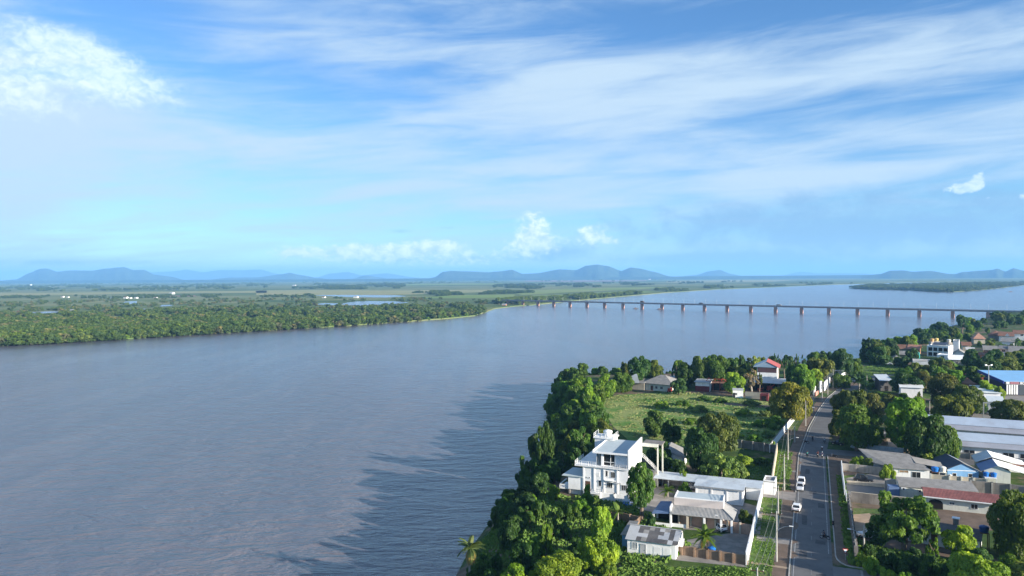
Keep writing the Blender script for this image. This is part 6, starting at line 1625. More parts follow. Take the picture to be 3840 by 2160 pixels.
# the mass behind them: points carrying copies of the same trees
def forest(name, P, Sx, Hh, seed):
    n = len(P)
    me = bpy.data.meshes.new(name); me.vertices.add(n); me.vertices.foreach_set('co', np.asarray(P, np.float32).ravel())
    r = np.random.default_rng(seed)
    a = me.attributes.new('tree_scale', 'FLOAT_VECTOR', 'POINT'); a.data.foreach_set('vector', np.stack([Sx, Sx, Hh], 1).astype(np.float32).ravel())
    b = me.attributes.new('tree_kind', 'INT', 'POINT'); b.data.foreach_set('value', r.integers(0, 5, n).astype(np.int32))
    d = me.attributes.new('tree_turn', 'FLOAT_VECTOR', 'POINT'); d.data.foreach_set('vector', np.stack([np.zeros(n), np.zeros(n), r.uniform(0, 6.28, n)], 1).astype(np.float32).ravel())
    o = put(name, me); o['kind'] = 'stuff'
    g = bpy.data.node_groups.new(name, 'GeometryNodeTree')
    g.interface.new_socket('Geometry', in_out='INPUT', socket_type='NodeSocketGeometry'); g.interface.new_socket('Geometry', in_out='OUTPUT', socket_type='NodeSocketGeometry')
    gi, go = g.nodes.new('NodeGroupInput'), g.nodes.new('NodeGroupOutput')
    iop = g.nodes.new('GeometryNodeInstanceOnPoints'); iop.inputs['Pick Instance'].default_value = True
    m2p = g.nodes.new('GeometryNodeMeshToPoints')
    g.links.new(gi.outputs[0], m2p.inputs[0]); g.links.new(m2p.outputs[0], iop.inputs['Points'])
    jn = g.nodes.new('GeometryNodeGeometryToInstance')
    for s in srcs:
        oi = g.nodes.new('GeometryNodeObjectInfo'); oi.inputs['Object'].default_value = s; oi.transform_space = 'ORIGINAL'
        oi.inputs['As Instance'].default_value = False
        g.links.new(oi.outputs['Geometry'], jn.inputs[0])
    g.links.new(jn.outputs[0], iop.inputs['Instance'])
    def na(nm, typ):
        x = g.nodes.new('GeometryNodeInputNamedAttribute'); x.data_type = typ; x.inputs[0].default_value = nm; return x.outputs[0]
    g.links.new(na('tree_kind', 'INT'), iop.inputs['Instance Index'])
    g.links.new(na('tree_scale', 'FLOAT_VECTOR'), iop.inputs['Scale'])
    e2r = g.nodes.new('FunctionNodeEulerToRotation'); g.links.new(na('tree_turn', 'FLOAT_VECTOR'), e2r.inputs[0]); g.links.new(e2r.outputs[0], iop.inputs['Rotation'])
    g.links.new(iop.outputs[0], go.inputs[0])
    md = o.modifiers.new('grow', 'NODES'); md.node_group = g
    return o
# one source tree of each kind, standing in the front row
srcs = []
for k in range(5):
    for o in COL.objects:
        if o.name.startswith('riverside_tree') and o.data is FT[k]: srcs.append(o); break
def scatter_px(poly, n, z=PZ):
    X = [p[0] for p in poly]; Y = [p[1] for p in poly]; r = []
    while len(r) < n:
        x = frng.uniform(min(X), max(X), 4000); y = frng.uniform(min(Y), max(Y), 4000)
        for a, b in zip(x, y):
            if inpoly(a, b, poly): r.append((a, b))
            if len(r) >= n: break
    return r
PONDS = [[(1275,1144),(1340,1149),(1420,1146),(1500,1142),(1540,1134),(1480,1128),(1380,1127),(1290,1135)], [(1165,1105),(1300,1117),(1450,1119),(1535,1112),(1480,1104),(1300,1104)], [(1175,1142),(1270,1148),(1285,1137),(1210,1134)], [(452,1146),(516,1141),(516,1127),(468,1129)],
         [(80,1180),(165,1179),(255,1172),(200,1164),(118,1168)], [(595,1153),(652,1150),(640,1141),(603,1142)], [(235,1181),(322,1178),(310,1168),(255,1170)]]
def pts_of(pxs, hl, hh, wk=(.65, 1.2)):
    P = []; Sx = []; Hh = []
    for a, b in pxs:
        if any(inpoly(a, b, q) for q in PONDS): continue
        if b < 1205 and math.sin(a*.011+b*.21)+math.sin(a*.027-b*.16+1.3)+.7*math.sin(a*.06+b*.5) < -.1: continue
        p = G(a, b, PZ); h = frng.uniform(hl, hh)
        P.append((p.x, p.y, PZ-.3)); Hh.append(h); Sx.append(h*frng.uniform(*wk))
    return P, Sx, Hh
def mass(name, col, *sets):
    P, Sx, Hh = [], [], []
    for s in sets:
        a, b, c = s; P += a; Sx += b; Hh += c
    o = forest(name, P, np.array(Sx), np.array(Hh), len(P)); o.color = (*col, 1); return o
dense = [(-60,1298),(300,1280),(620,1260),(1000,1238),(1300,1220),(1560,1202),(1780,1183),(1815,1170),(1800,1150),(1500,1150),(1200,1158),(800,1160),(400,1172),(-60,1190)]
mid = [(-60,1192),(400,1172),(800,1162),(1200,1158),(1500,1152),(1800,1152),(1950,1140),(1900,1128),(1600,1120),(1200,1118),(600,1122),(-60,1130)]
dsz = []
mass('riverside_forest', (.040, .075, .024), pts_of(scatter_px(dense, 2200), 5, 10), pts_of(scatter_px(mid, 330), 4, 7))
mass('riverside_forest', (.058, .094, .034), pts_of(scatter_px(dense, 1900), 4, 9), pts_of(scatter_px(mid, 700), 3, 7))
mass('riverside_forest', (.088, .10, .058), pts_of(scatter_px(dense, 700), 5, 9), pts_of(scatter_px(mid, 450), 3, 6))
band1 = [(-60,1095),(300,1092),(600,1088),(1000,1082),(1000,1066),(600,1066),(200,1068),(-60,1072)]
band2 = [(1100,1082),(1300,1086),(1500,1082),(1530,1066),(1300,1062),(1100,1066)]
band3 = [(1520,1106),(1560,1114),(1700,1108),(2000,1098),(1940,1094),(1700,1096),(1560,1098)]
band4 = [(1850,1082),(2000,1086),(2300,1075),(2500,1066),(2800,1056),(2600,1054),(2300,1060),(2000,1066),(1850,1070)]
band5 = [(1860,1140),(1950,1142),(2000,1138),(2120,1128),(2280,1114),(2480,1096),(2700,1082),(2900,1074),(3200,1063),(3150,1056),(2900,1064),(2650,1073),(2420,1090),(2240,1104),(2060,1122),(1880,1128)]
band6 = [(-60,1124),(600,1118),(1100,1116),(1180,1120),(1180,1104),(1000,1108),(500,1108),(-60,1114)]
band7 = [(1180,1070),(1900,1060),(2600,1048),(3800,1036),(3800,1030),(2600,1041),(1900,1050),(1180,1056),(300,1060),(-60,1062),(-60,1068),(500,1066)]
mass('far_woodland', (.040, .072, .028), pts_of(scatter_px(band1, 900), 7, 13, (.8, 1.4)), pts_of(scatter_px(band2, 600), 8, 14, (.8, 1.4)), pts_of(scatter_px(band3, 700), 7, 12, (.8, 1.2)), pts_of(scatter_px(band4, 700), 8, 14, (.8, 1.5)), pts_of(scatter_px(band6, 500), 5, 9))
mass('far_woodland', (.060, .098, .028), pts_of(scatter_px(band1, 500), 6, 11, (.8, 1.4)), pts_of(scatter_px(band5, 1500), 6, 12, (.7, 1.2)), pts_of(scatter_px(band7, 700), 8, 15, (1.0, 2.2)))
isl = [(3190,1081),(3260,1085),(3430,1089),(3500,1094),(3560,1095),(3640,1090),(3740,1081),(3840,1069),(3860,1060),(3500,1066),(3260,1071)]
def pts_isl(n, hl, hh):
    P = []; Sx = []; Hh = []
    for a, b in scatter_px(isl, n):
        p = G(a, b, WZ+.9); h = frng.uniform(hl, hh); P.append((p.x, p.y, WZ+.6)); Hh.append(h); Sx.append(h*frng.uniform(.7, 1.2))
    return P, Sx, Hh
mass('island_forest', (.045, .078, .024), pts_isl(1500, 7, 14))
mass('island_forest', (.070, .095, .035), pts_isl(800, 6, 11))
# pale bare trunks standing in the flooded front row
for i, x in enumerate((370, 455, 515, 560, 700, 1133, 1145, 1172, 1250)):
    bp = np.array(bankpx, float); y = float(np.interp(x, bp[:, 0], bp[:, 1])); p = G(x, y-2.0, WZ)
    o = thing('bare_trunk_tree', 'pale bare trunk standing in the green front row of the far bank', 'tree', (p.x, p.y, WZ), i, 'pale bare trunks on the far bank')
    MB().tube([(0, 0, -.5), (.2, 0, 4), (.1, .2, 8.5)], [.35, .28, .15], 6).tube([(.15, .1, 6), (1.2, .3, 9)], [.16, .06], 5).build('trunk', bark_pale, o)
    c = put('crown', FT[3], o, (0, 0, 7)); c.scale = (2.2, 2.2, 4); c.color = (.07, .10, .03, 1)
# ------------------------------------------------------------------ vehicles
def loft(m, secs, mi=0):
    """secs: list of (y, half width, z bottom, z top); rounded cross-sections joined along y"""
    rings = []
    for y, hw, zb, zt in secs:
        n0 = len(m.v); c = min(.14, (zt-zb)*.3)
        m.v += [(-hw+c*.5, y, zb), (hw-c*.5, y, zb), (hw, y, zb+c), (hw, y, zt-c), (hw-c*1.4, y, zt), (-hw+c*1.4, y, zt), (-hw, y, zt-c), (-hw, y, zb+c)]
        rings.append(n0)
    for a, b in zip(rings, rings[1:]):
        for k in range(8):
            k2 = (k+1) % 8; m.f.append((a+k2, a+k, b+k, b+k2)); m.m.append(mi)
    m.f.append(tuple(rings[0]+k for k in range(8))); m.m.append(mi)
    m.f.append(tuple(rings[-1]+k for k in reversed(range(8)))); m.m.append(mi)
    return m
CARK = {'sedan': (4.3, .86, 1.45, -.25), 'hatch': (3.9, .84, 1.5, -.1), 'suv': (4.5, .92, 1.75, -.1), 'pickup': (5.1, .92, 1.75, .55)}
def car(label, p, rz, kind, col, group=None):
    L, hw, H, off = CARK[kind]
    o = thing('parked_car', label, 'car', p, rz, group)
    b = loft(MB(), [(-L/2, hw*.84, .42, .80), (-L/2+.25, hw*.97, .28, .93), (-L*.15, hw, .25, .95), (L*.22, hw, .25, .95), (L/2-.35, hw*.96, .28, .86), (L/2, hw*.80, .40, .70)]).build('body', carpaint, o, smooth=False)
    b.color = (*col, 1)
    y0, y1 = -L/2+.25+(1.5 if kind == 'pickup' else 0), L*.20
    g = MB(); zt = H-.05
    ys_ = (y0, y0+.45, y1-.75, y1)
    lo, hi_ = hw*.94, hw*.76
    g.v += [(-lo, ys_[0], .93), (lo, ys_[0], .93), (lo, ys_[3], .93), (-lo, ys_[3], .93), (-hi_, ys_[1], zt), (hi_, ys_[1], zt), (hi_, ys_[2], zt), (-hi_, ys_[2], zt)]
    for q in ((0,1,5,4),(1,2,6,5),(2,3,7,6),(3,0,4,7),(4,5,6,7)): g.f.append(q); g.m.append(0)
    g.build('windows', glass, o)
    rf = loft(MB(), [(ys_[1]-.02, hi_*.98, zt-.02, zt+.05), (ys_[1]+.3, hi_+.02, zt-.02, zt+.08), (ys_[2]-.3, hi_+.02, zt-.02, zt+.08), (ys_[2]+.02, hi_*.98, zt-.02, zt+.05)])
    for s in (-1, 1):
        for (ya, yb) in ((ys_[0], ys_[1]), (ys_[3], ys_[2])): rf.tube([(s*lo, ya, .92), (s*hi_, yb, zt)], .055, 4)
        ym = (ys_[1]+ys_[2])/2; rf.tube([(s*lo, ym, .92), (s*(hi_+.01), ym, zt)], .05, 4)
    rf = rf.build('roof', carpaint, o); rf.color = (*col, 1)
    if kind == 'pickup':
        bd = MB().box(-hw*.8, hw*.8, -L/2+.15, y0-.1, .955, .97).build('load_bed', paintblack, o)
        for s in (-1, 1): MB().box(s*hw*.9-.06, s*hw*.9+.06, -L/2+.1, y0-.05, .9, 1.12).build('bed_side', carpaint, o).color = (*col, 1)
    for s in (-1, 1):
        for y in (-L*.31, L*.31):
            w = MB().tube([(s*hw-.10*s-.09, y, .32), (s*hw-.10*s+.11*s if False else s*hw-.10*s+.11, y, .32)], .32, 12).build('wheel', rubber, o)
            MB().tube([(s*hw*1.0-.0, y, .32), (s*hw+.025*s, y, .32)], .18, 8).build('rim', chrome, w)
        MB().box(s*hw*.62-.17, s*hw*.62+.17, L/2-.12, L/2-.01, .58, .70).build('headlight', clearlamp, o)
        MB().box(s*hw*.66-.14, s*hw*.66+.14, -L/2-.02, -L/2+.1, .62, .78).build('tail_light', redlamp, o)
        MB().box(s*(hw+.02)-.03, s*(hw+.14)+.03 if s > 0 else s*(hw+.02)+.03, y1-.35, y1-.15, .95, 1.08).build('mirror', paintblack, o) if s > 0 else MB().box(-hw-.16, -hw, y1-.35, y1-.15, .95, 1.08).build('mirror', paintblack, o)
    MB().box(-hw*.8, hw*.8, -L/2-.05, -L/2+.1, .34, .50).build('bumper', paintblack, o)
    return o
CW, CS, CB = (.80, .80, .80), (.42, .44, .46), (.018, .02, .026)
RZ = -AX
car('white car pulled up on the grass verge, nearest of the parked cars', G(2988, 1912)+Vector((0, 0, .05)), RZ-.08, 'sedan', CW, 'cars parked along the kerb')
p = ST(-3.0, 189.5, .05); car('silver car parked at the kerb, nearer of two close together', p, RZ+math.pi, 'hatch', (.55, .57, .60), 'cars parked along the kerb')
p = ST(-2.8, 195.2, .05); car('white pickup parked at the kerb behind the silver car', p, RZ, 'suv', CW, 'cars parked along the kerb')
car('black car parked inside the walled yard on the right', G(3238, 1806)+Vector((0, 0, .05)), RZ-math.pi/2-.02, 'suv', CB)
car('silver beige car parked in the side street under the trees', G(3454, 1733)+Vector((0, 0, .05)), RZ+math.pi/2, 'hatch', (.40, .40, .37))
p = BG.matrix_basis @ Vector((BGw-3.0, 1.8, 0)); car('white car standing under the verandah roof of the bungalow', p, RZ+.7, 'sedan', CW)
car('pale silver car at the end of the garden drive before the white shed', G(2592, 1832)+Vector((0, 0, .04)), RZ+1.3, 'hatch', (.62, .64, .65))
car('dark car parked under the dome shaped tree by the road', G(3143, 1668)+Vector((0, 0, .05)), RZ+math.pi/2-.5, 'hatch', CB)
car('white car parked in the yard left of the feathery tree', G(3252, 2016)+Vector((0, 0, .05)), RZ+math.pi/2, 'hatch', CW)
car('white car in the forecourt behind the steel portal', G(3708, 1553)+Vector((0, 0, .05)), .4, 'hatch', CW)
car('pale car at the far junction beyond the road bend', G(3190, 1432)+Vector((0, 0, .06)), 1.2, 'hatch', (.45, .52, .6))
car('white car parked at the far edge of the playing field', G(3330, 1368)+Vector((0, 0, .05)), 1.5, 'sedan', (.6, .66, .7))
# ------------------------------------------------------------------ people and motorcycles
def skinmesh(name, joints, edges, mat):
    me = bpy.data.meshes.new(name); me.from_pydata([j[0] for j in joints], edges, []); me.materials.append(mat)
    o = bpy.data.objects.new(name, me); COL.objects.link(o)
    md = o.modifiers.new('skin', 'SKIN')
    for sv, j in zip(me.skin_vertices[0].data, joints): sv.radius = (j[1], j[1]) if not isinstance(j[1], tuple) else j[1]
    me.skin_vertices[0].data[0].use_root = True
    o.modifiers.new('sub', 'SUBSURF').levels = 1; o.modifiers['sub'].render_levels = 1
    bpy.context.view_layer.update()
    dg = bpy.context.evaluated_depsgraph_get()
    r = bpy.data.meshes.new_from_object(o.evaluated_get(dg)); bpy.data.objects.remove(o)
    r.name = name
    return r
def figure(pose):
    sit = pose == 'ride'
    if sit:   # astride a motorcycle, hands forward on the bar
        J = [((0,0,.78),.15), ((0,.08,1.02),.14), ((0,.16,1.28),.16), ((0,.19,1.42),.07), ((0,.22,1.50),.075), ((0,.24,1.60),.10), ((0,.24,1.70),.075)]
        for s in (-1, 1): J += [((s*.19,.17,1.33),.07), ((s*.27,.32,1.12),.05), ((s*.28,.55,1.02),.04), ((s*.28,.62,1.01),.045), ((s*.13,.05,.74),.10), ((s*.22,.36,.62),.075), ((s*.21,.22,.30),.055), ((s*.21,.36,.24),.045)]
    else:
        st = .16 if pose == 'walk' else 0
        J = [((0,0,.92),.145), ((0,0,1.15),.13), ((0,0.01,1.38),.16), ((0,0,1.48),.06), ((0,.01,1.54),.065), ((0,.02,1.63),.095), ((0,.01,1.74),.07)]
        for s in (-1, 1): J += [((s*.19,0,1.42),.07), ((s*.25,-.03+s*st*.5,1.16),.05), ((s*.26,.06+s*st,.92),.038), ((s*.26,.09+s*st*1.1,.82),.042), ((s*.10,0,.86),.10), ((s*.11,-s*st*.6+.03,.50),.07), ((s*.11,-s*st*1.3,.10),.05), ((s*.12,-s*st*1.3+.14,.05),.045)]
    E = [(0,1),(1,2),(2,3),(3,4),(4,5),(5,6)]
    for b in (7, 15): E += [(2,b),(b,b+1),(b+1,b+2),(b+2,b+3),(0,b+4),(b+4,b+5),(b+5,b+6),(b+6,b+7)]
    body = skinmesh('body', J, E, skin_m)
    def sub(ids, edges, k, nm): return skinmesh(nm, [(J[i][0], J[i][1]*k) for i in ids], edges, cloth)
    shirt = sub([0,1,2,7,8,15,16], [(0,1),(1,2),(2,3),(3,4),(2,5),(5,6)], 1.13, 'shirt')
    trou = sub([0,11,12,13,19,20,21], [(0,1),(1,2),(2,3),(0,4),(4,5),(5,6)], 1.16, 'trousers')
    hd = J[5][0]
    hair = MB().lathe([(.098, -.03), (.115, .05), (.09, .12), (.03, .15)], hd[0], hd[1]-.015, 10); hair.v = [(a, b, c+hd[2]) for a, b, c in hair.v]
    hel = MB().lathe([(.12, -.10), (.14, .0), (.13, .09), (.07, .16), (.02, .17)], hd[0], hd[1], 10); hel.v = [(a, b, c+hd[2]) for a, b, c in hel.v]
    return body, shirt, trou, hair.mesh('hair', paintblack), hel.mesh('helmet', cloth)
FIG = {k: figure(k) for k in ('ride', 'walk', 'stand')}
def person(label, p, rz, pose, shirt, trousers, helmet=None, group=None):
    o = thing('person', label, 'person', p, rz, group)
    b, s, t, h, hl = FIG[pose]
    put('body', b, o); put('shirt', s, o).color = (*shirt, 1); put('trousers', t, o).color = (*trousers, 1)
    if helmet: put('helmet', hl, o).color = (*helmet, 1)
    else: put('hair', h, o)
    return o
def motorbike(label, p, rz, col, group='motorcycles on the road'):
    o = thing('motorcycle', label, 'motorcycle', p, rz, group)
    for y in (-.62, .66):
        w = MB()
        ring = [(0, y+.30*math.cos(a), .31+.30*math.sin(a)) for a in np.linspace(0, 2*math.pi, 15)]
        w.tube(ring, .055, 5, cap=False); w = w.build('wheel', rubber, o)
        MB().tube([(-.07, y, .31), (.07, y, .31)], .09, 6).tube([(0, y, .05), (0, y, .57)], .02, 4).tube([(0, y-.26, .31), (0, y+.26, .31)], .02, 4).build('rim', chrome, w)
    MB().box(-.13, .13, -.25, .32, .28, .58).build('engine', paintblack, o)
    loft(MB(), [(.0, .10, .60, .80), (.18, .15, .58, .86), (.42, .12, .62, .84)]).build('fuel_tank', carpaint, o).color = (*col, 1)
    loft(MB(), [(-.80, .09, .66, .74), (-.4, .13, .62, .74), (.05, .12, .62, .76)]).build('seat', paintblack, o)
    loft(MB(), [(-.9, .08, .52, .64), (-.5, .11, .48, .66)]).build('tail', carpaint, o).color = (*col, 1)
    MB().tube([(0, .66, .31), (0, .48, .98)], .035, 5).build('fork', chrome, o)
    MB().tube([(-.36, .50, 1.0), (0, .52, .98), (.36, .50, 1.0)], .02, 5).build('handlebar', paintblack, o)
    MB().lathe([(.05, 0), (.09, .05), (.09, .08)], n=8).build('headlight', clearlamp, o, (0, .60, .84)).rotation_euler.x = -math.pi/2
    return o
def rider(lb, lp, p, rz, col, shirt, trousers, helmet):
    motorbike(lb, p, rz, col); person(lp, p, rz, 'ride', shirt, trousers, helmet, 'motorcycle riders')
z5 = Vector((0, 0, .045))
rider('motorcycle turning at the kerb near the corner', 'rider in dark clothes on the motorcycle near the corner', G(3094, 2022)+z5, RZ+1.35, (.03, .03, .035), (.03, .035, .06), (.02, .02, .03), (.03, .03, .05))
rider('motorcycle at the right of a pair in the crossing', 'rider in blue on the right hand motorcycle of the pair in the crossing', G(3083, 1716)+z5, RZ+math.pi, (.03, .05, .12), (.05, .09, .20), (.03, .03, .05), (.3, .35, .4))
rider('dark red motorcycle at the left of a pair in the crossing', 'rider in maroon on the left hand motorcycle of the pair in the crossing', G(3067, 1713)+z5, RZ+math.pi, (.15, .02, .02), (.13, .03, .04), (.03, .03, .05), (.05, .02, .02))
rider('motorcycle with a teal box on the left lane of the crossing', 'rider in teal on the left lane of the crossing', G(3027, 1714)+z5, RZ, (.02, .10, .10), (.03, .22, .20), (.02, .02, .03), (.02, .02, .03))
rider('dark motorcycle farther up the road, left of two', 'rider in black farther up the road, left of two', G(3047, 1654)+z5, RZ, (.02, .02, .025), (.03, .03, .04), (.02, .02, .03), (.25, .3, .35))
rider('blue motorcycle farther up the road, right of two', 'rider in pale blue farther up the road, right of two', G(3092, 1662)+z5, RZ, (.03, .07, .15), (.35, .45, .55), (.03, .03, .06), (.6, .6, .6))
person('person in a white shirt standing at the edge of the crossing', G(3083, 1692)+z5, RZ, 'walk', (.75, .75, .74), (.10, .06, .05))
person('person in dark clothes walking on the right pavement', G(3124, 1982)+Vector((0, 0, .11)), RZ+.5, 'walk', (.03, .03, .045), (.02, .022, .03), (.3, .3, .32))
motorbike('motorcycle parked on the left roadside before the crossing', G(3022, 1662)+z5, RZ+1.2, (.08, .03, .03), 'parked motorcycles')
motorbike('motorcycle parked on the dirt right of the crossing', G(3128, 1716)+z5, RZ+1.2, (.06, .05, .03), 'parked motorcycles')
# two people and a parasol on the landing at the foot of the bluff
p = G(1893, 1915, -6.5)
o = thing('landing', 'small concrete landing standing over the river below the white house', 'landing', (p.x, p.y, -6.9), -.2)
MB().box(-2.6, 2.6, -1.5, 1.5, -.25, 0).build('platform', conc, o)
for x in (-2.3, 2.3):
    for y in (-1.2, 1.2): MB().box(x-.15, x+.15, y-.15, y+.15, -7, -.25).build('pile', conc, o)
person('person in blue clothes on the landing at the river', (p.x-.8, p.y-.3, -6.9), 1.2, 'stand', (.03, .06, .20), (.03, .04, .09))
o = thing('parasol', 'blue and white striped parasol on the river landing', 'parasol', (p.x+1.2, p.y+.2, -6.9), 0)
MB().tube([(0, 0, 0), (0, 0, 2.3)], .03, 6).build('pole', steel, o)
for i in range(8):
    a0, a1 = i*math.pi/4, (i+1)*math.pi/4
    MB().poly([(0, 0, 2.4), (1.2*math.cos(a0), 1.2*math.sin(a0), 1.9), (1.2*math.cos(a1), 1.2*math.sin(a1), 1.9)]).build('canopy_panel', tankblue if i % 2 else whiter, o)
# ------------------------------------------------------------------ poles, lamps, wires, signs
def pole(label, p, H, lamp=0, arm=1, name='utility_pole', group='utility poles along the road', back=0.0):
    o = thing(name, label, 'utility pole', p, -AX, group)
    MB().tube([(0, 0, -.4), (0, 0, H*.5), (0, 0, H)], [.19, .15, .11], 8).build('shaft', polec, o)
    if arm:
        MB().box(-.95, .95, -.06, .06, H-.55, H-.42).build('crossarm', wood, o)
        for x in (-.85, 0, .85): MB().lathe([(.05, 0), (.07, .06), (.04, .14)], x, 0, 6).build('insulator', tankwhite, o, (0, 0, H-.42))
    if lamp:
        MB().tube([(0, 0, H*.62), (lamp*1.2, -.1, H*.62+.8), (lamp*2.3, -.2, H*.62+1.15)], .04, 5).build('lamp_arm', steel, o)
        MB().box(-.35, .35, -.12, .12, -.06, .06).build('lamp_head', white, o, (lamp*2.5, -.2, H*.62+1.12))
    return o
POL = [((2912, 2106), 9.2, 1, 'near pole with street lamp on the verge, second from the front'), ((2918, 1991), 9.2, 0, 'pole on the verge before the bungalow wall'), ((2941, 1839), 8.8, 0, 'pole by the tan street wall beyond the driveway'),
       ((2955, 1725), 8.8, 1, 'pole with street lamp where the grey cross wall meets the street'), ((3021, 1597), 8.8, 1, 'pole with lamp beside the yellow mango tree'), ((3051, 1547), 8.4, 1, 'pole with bright lamp below the gate piers'),
       ((3083, 1506), 8.4, 0, 'dark thin pole before the bright tall wall'), ((3104, 1482), 8.4, 0, 'dark thin pole at the end of the bright tall wall'), ((3124, 1456), 8.8, 0, 'concrete pole on the dirt beyond the road bend')]
tops = []
p = ST(-7.6, 112); pole('nearest pole on the verge, below the frame edge', (p.x, p.y, 0), 9.2) ; tops.append((p, 9.2))
for (px, py), H, l, lb in POL:
    p = G(px, py); pole(lb, p, H, l); tops.append((p, H))
for k, off in enumerate((-.85, 0, .85)):
    cu_ = MB()
    for (a, ha), (b, hb_) in zip(tops, tops[1:]):
        pts = []
        for i in range(7):
            u = i/6; q = a.lerp(b, u) + Rv*off; pts.append((q.x, q.y, ha*(1-u)+hb_*u-.3-.9*4*u*(1-u)*min(1, (b-a).length/35)))
        cu_.tube(pts, .028, 4)
    tag(cu_.build('power_cable', flat('cable', (.12, .13, .12), .6)), ('left', 'middle', 'right')[k]+' overhead cable strung along the pole tops beside the road', 'cable', 'overhead cables along the road')
p = G(3240, 2078); pole('pole with a lamp arm in the bright grass by the corner', p, 5.4, -1, 0, group='utility poles right of the road')
p = G(2980, 1659); pole('thin short pole on the grass near the crossing', p, 5.0, 0, 0)
for px, py, H, lb in ((3486, 1560, 5.5, 'thin pole between the trees left of the school roof'), (3795, 1592, 4.5, 'pale pole before the round olive tree behind the school'), (3251, 1462, 6.5, 'pale pole among the palms at the junction')):
    pole(lb, G(px, py), H, 0, 0, group='utility poles right of the road')
p = G(3707, 1480); o = thing('floodlight_mast', 'tall grey mast with two floodlights beside the blue roof shop', 'mast', p, 0)
H = hz(p.x, p.y, 1372)
MB().tube([(0, 0, -.3), (0, 0, H)], [.22, .13], 8).build('shaft', steel, o); MB().box(-1.5, 1.5, -.1, .1, H, H+.18).build('crossarm', steel, o)
for x in (-1.2, 1.2): MB().box(x-.4, x+.4, -.25, .2, H+.18, H+.65).build('floodlight', white, o)
p = G(3170, 2103); o = thing('road_sign', 'small red and white give way sign on a thin post at the corner', 'road sign', p, -.2)
MB().tube([(0, 0, -.2), (0, 0, 1.9)], .035, 6).build('post', steel, o)
sg = MB(); sg.poly([(-.5, -.05, 2.2), (0, -.05, 1.25), (.5, -.05, 2.2)]).poly([(.5, -.02, 2.2), (0, -.02, 1.25), (-.5, -.02, 2.2)]); sg = sg.build('sign_plate', redsteel, o)
MB().poly([(-.32, -.06, 2.08), (0, -.06, 1.48), (.32, -.06, 2.08)]).build('sign_face', whiter, sg)
# bits standing in the yards
a = tank_stand('tank_stand', 'low stand under the blue tank in the palm yard', 2669, 2088, 1.3, .9, conc); tank('blue water tank in the shaded palm yard', (a.x, a.y, .9), .75, 1.0)
p = G(2362, 1893); o = thing('paddling_pool', 'blue plastic tub on the terrace beside the tall round tree', 'tub', p, .3)
MB().lathe([(1.5, 0), (1.7, .5), (1.75, .55)], n=14).build('tub_wall', tankblue, o); MB().lathe([(1.4, .4), (1.4, .42)], n=14).build('water_surface', waterm, o)
for i, (px, py, s) in enumerate(((2478, 1806, .7), (2489, 1809, .9), (2497, 1805, .6), (2484, 1813, .6), (2500, 1812, .8))):
    p = G(px, py); rr = random.Random(i); mb = MB()
    mb.lathe([(.5*s, 0), (.62*s, .25*s), (.4*s, .55*s), (.1*s, .62*s)], n=7); mb.v = [(x*rr.uniform(.8, 1.2), y*rr.uniform(.8, 1.2), z*rr.uniform(.85, 1.1)) for x, y, z in mb.v]
    tag(mb.build('pale_stone', conc, None, p, i), 'pale stone in the little heap right of the stair frame', 'stone', 'heap of pale stones')
# ------------------------------------------------------------------ grass that nobody could count
def grassm(name, c1, c2):
    t = NT(name); at = t.n('ShaderNodeAttribute', attribute_name='tint')
    c = t.mix(at.outputs['Fac'], c1, c2)
    pr = t.principled(c, .8, .15); tr = t.n('ShaderNodeBsdfTranslucent'); t.l(c, tr.inputs[0])
    m = t.n('ShaderNodeMixShader'); m.inputs[0].default_value = .3; t.l(pr, m.inputs[1]); t.l(tr.outputs[0], m.inputs[2])
    return t.done(m.outputs[0])
g_lush = grassm('lush_grass_blades', (.075, .165, .028), (.19, .28, .06))
g_dry = grassm('dry_grass_blades', (.16, .22, .06), (.40, .38, .17))
grng = np.random.default_rng(8)
def tufts(name, poly, n, hlo, hhi, wid, m, clump=.5):
    P2 = [(p.x, p.y) for p in poly]; xs_ = [p[0] for p in P2]; ys_ = [p[1] for p in P2]
    got = []
    while len(got) < n:
        x = grng.uniform(min(xs_), max(xs_), n); y = grng.uniform(min(ys_), max(ys_), n)
        dens = .5+.5*np.sin(x*.31+1.7*np.sin(y*.19))*np.sin(y*.27+1.3*np.sin(x*.23))
        for a, b, d in zip(x, y, dens):
            if grng.random() < (1-clump)+clump*d and inpoly(a, b, P2): got.append((a, b, d))
            if len(got) >= n: break
    A = np.array(got[:n]); k = 3
    base = np.repeat(A[:, :2], k, 0)+grng.normal(scale=wid*.6, size=(n*k, 2)); d = np.repeat(A[:, 2], k)
    h = grng.uniform(hlo, hhi, n*k)*(.6+.8*d); ang = grng.uniform(0, 2*math.pi, n*k); w = wid*grng.uniform(.6, 1.3, n*k)
    ux, uy = np.cos(ang)*w, np.sin(ang)*w; lx = grng.normal(scale=.35, size=n*k)*h; ly = grng.normal(scale=.35, size=n*k)*h
    z0 = tz(base[:, 0], base[:, 1])
    V = np.stack([np.stack([base[:, 0]-ux, base[:, 1]-uy, z0-.05], 1), np.stack([base[:, 0]+ux, base[:, 1]+uy, z0-.05], 1), np.stack([base[:, 0]+ux*.5+lx, base[:, 1]+uy*.5+ly, z0+h], 1), np.stack([base[:, 0]-ux*.7+lx*.8, base[:, 1]-uy*.7+ly*.8, z0+h*.85], 1)], 1).reshape(-1, 3)
    me = np_mesh(name, V, np.arange(4*n*k).reshape(-1, 4), m, np.clip(grng.uniform(0, .7, n*k)+.3*(1-d), 0, 1))
    o = put(name, me); o['kind'] = 'stuff'; return o
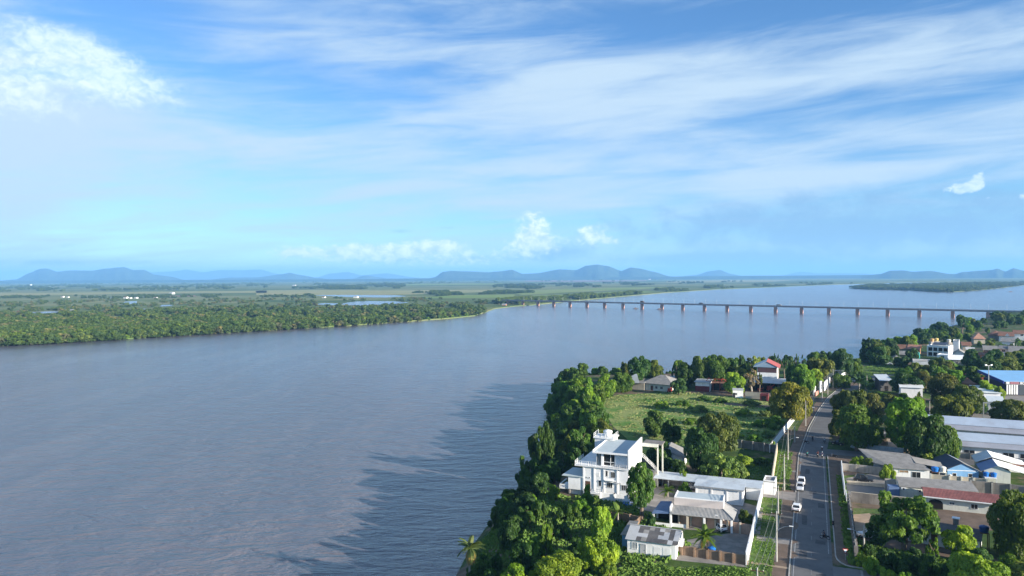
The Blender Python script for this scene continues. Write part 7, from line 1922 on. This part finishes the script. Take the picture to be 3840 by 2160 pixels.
tufts('meadow_grass_tufts', gpx([(2260,1500),(2320,1480),(2560,1470),(2700,1478),(2960,1520),(2960,1600),(2890,1680),(2700,1690),(2560,1690),(2420,1680),(2310,1590)]), 3200, .10, .28, .35, g_dry, .9)
tufts('meadow_weeds', gpx([(2400,1490),(2560,1482),(2700,1490),(2940,1530),(2950,1600),(2880,1670),(2700,1680),(2560,1640),(2460,1560)]), 350, .15, .5, .5, g_lush, 1.0)
tufts('lawn_grass', gpx([(2600,1790),(2640,1730),(2700,1712),(2890,1725),(2905,1820),(2860,1805),(2780,1800)]), 1800, .1, .4, .25, g_lush, .8)
tufts('bright_weeds', gpx([(2200,2190),(2340,2128),(2806,2142),(2830,2200),(2830,2300),(2200,2300)]), 5000, .25, .75, .28, g_lush, .6)
tufts('verge_grass_tufts', [ST(-11, 100), ST(-6.6, 100), ST(-6.6, 180), ST(-11, 180)], 1500, .05, .2, .16, g_lush, 1.0)
tufts('verge_grass_tufts', [ST(-9.3, 188), ST(-5.2, 188), ST(-5.6, 228), ST(-9.6, 228)], 1100, .08, .3, .2, g_lush, 1.0)
tufts('corner_grass', [ST(6.3, 143.2), ST(30, 143.4), ST(30, 150), ST(12, 152), ST(7.0, 158), ST(6.2, 152)], 3200, .3, 1.1, .28, g_lush, .4)
tufts('verge_grass_tufts', [ST(5.6, 152), ST(7.0, 152), ST(7.2, 206), ST(5.6, 206)], 900, .15, .6, .22, g_lush, .6)
tufts('plot_grass', gpx([(3290,2100),(3440,2090),(3690,2130),(3840,2130),(3900,2300),(3500,2300),(3330,2170)]), 3500, .25, .8, .3, g_lush, .6)
tufts('field_grass_tufts', gpx([(3225,1400),(3240,1374),(3330,1370),(3480,1376),(3640,1402),(3610,1420),(3420,1410)]), 1500, .1, .4, .4, g_lush, .9)
tufts('bluff_grass', [Vector((x, y, 0)) for x, y in ((-8, 120), (20, 120), (34, 140), (26, 168), (12, 172), (-2, 180), (-9, 160))], 4000, .3, .9, .35, g_lush, .6)
for i, (px, py, tp, w_) in enumerate(((2560, 1520, 1502, 60), (2620, 1545, 1520, 80), (2700, 1510, 1494, 60), (2790, 1560, 1535, 70), (2850, 1600, 1575, 60), (2870, 1560, 1540, 50), (2640, 1500, 1486, 60), (2480, 1530, 1505, 60), (2590, 1590, 1568, 60), (2820, 1520, 1500, 70), (2905, 1545, 1520, 60), (2760, 1640, 1620, 60), (2830, 1660, 1630, 70), (2880, 1640, 1610, 60))):
    TREE(px, py, tp, w_, 'bush', (BRIGHT, PALE, GREEN, LIME)[i % 4], 'low %s bush standing in the meadow grass' % ('bright', 'pale', 'green', 'lime')[i % 4], 'bushes in the meadow')
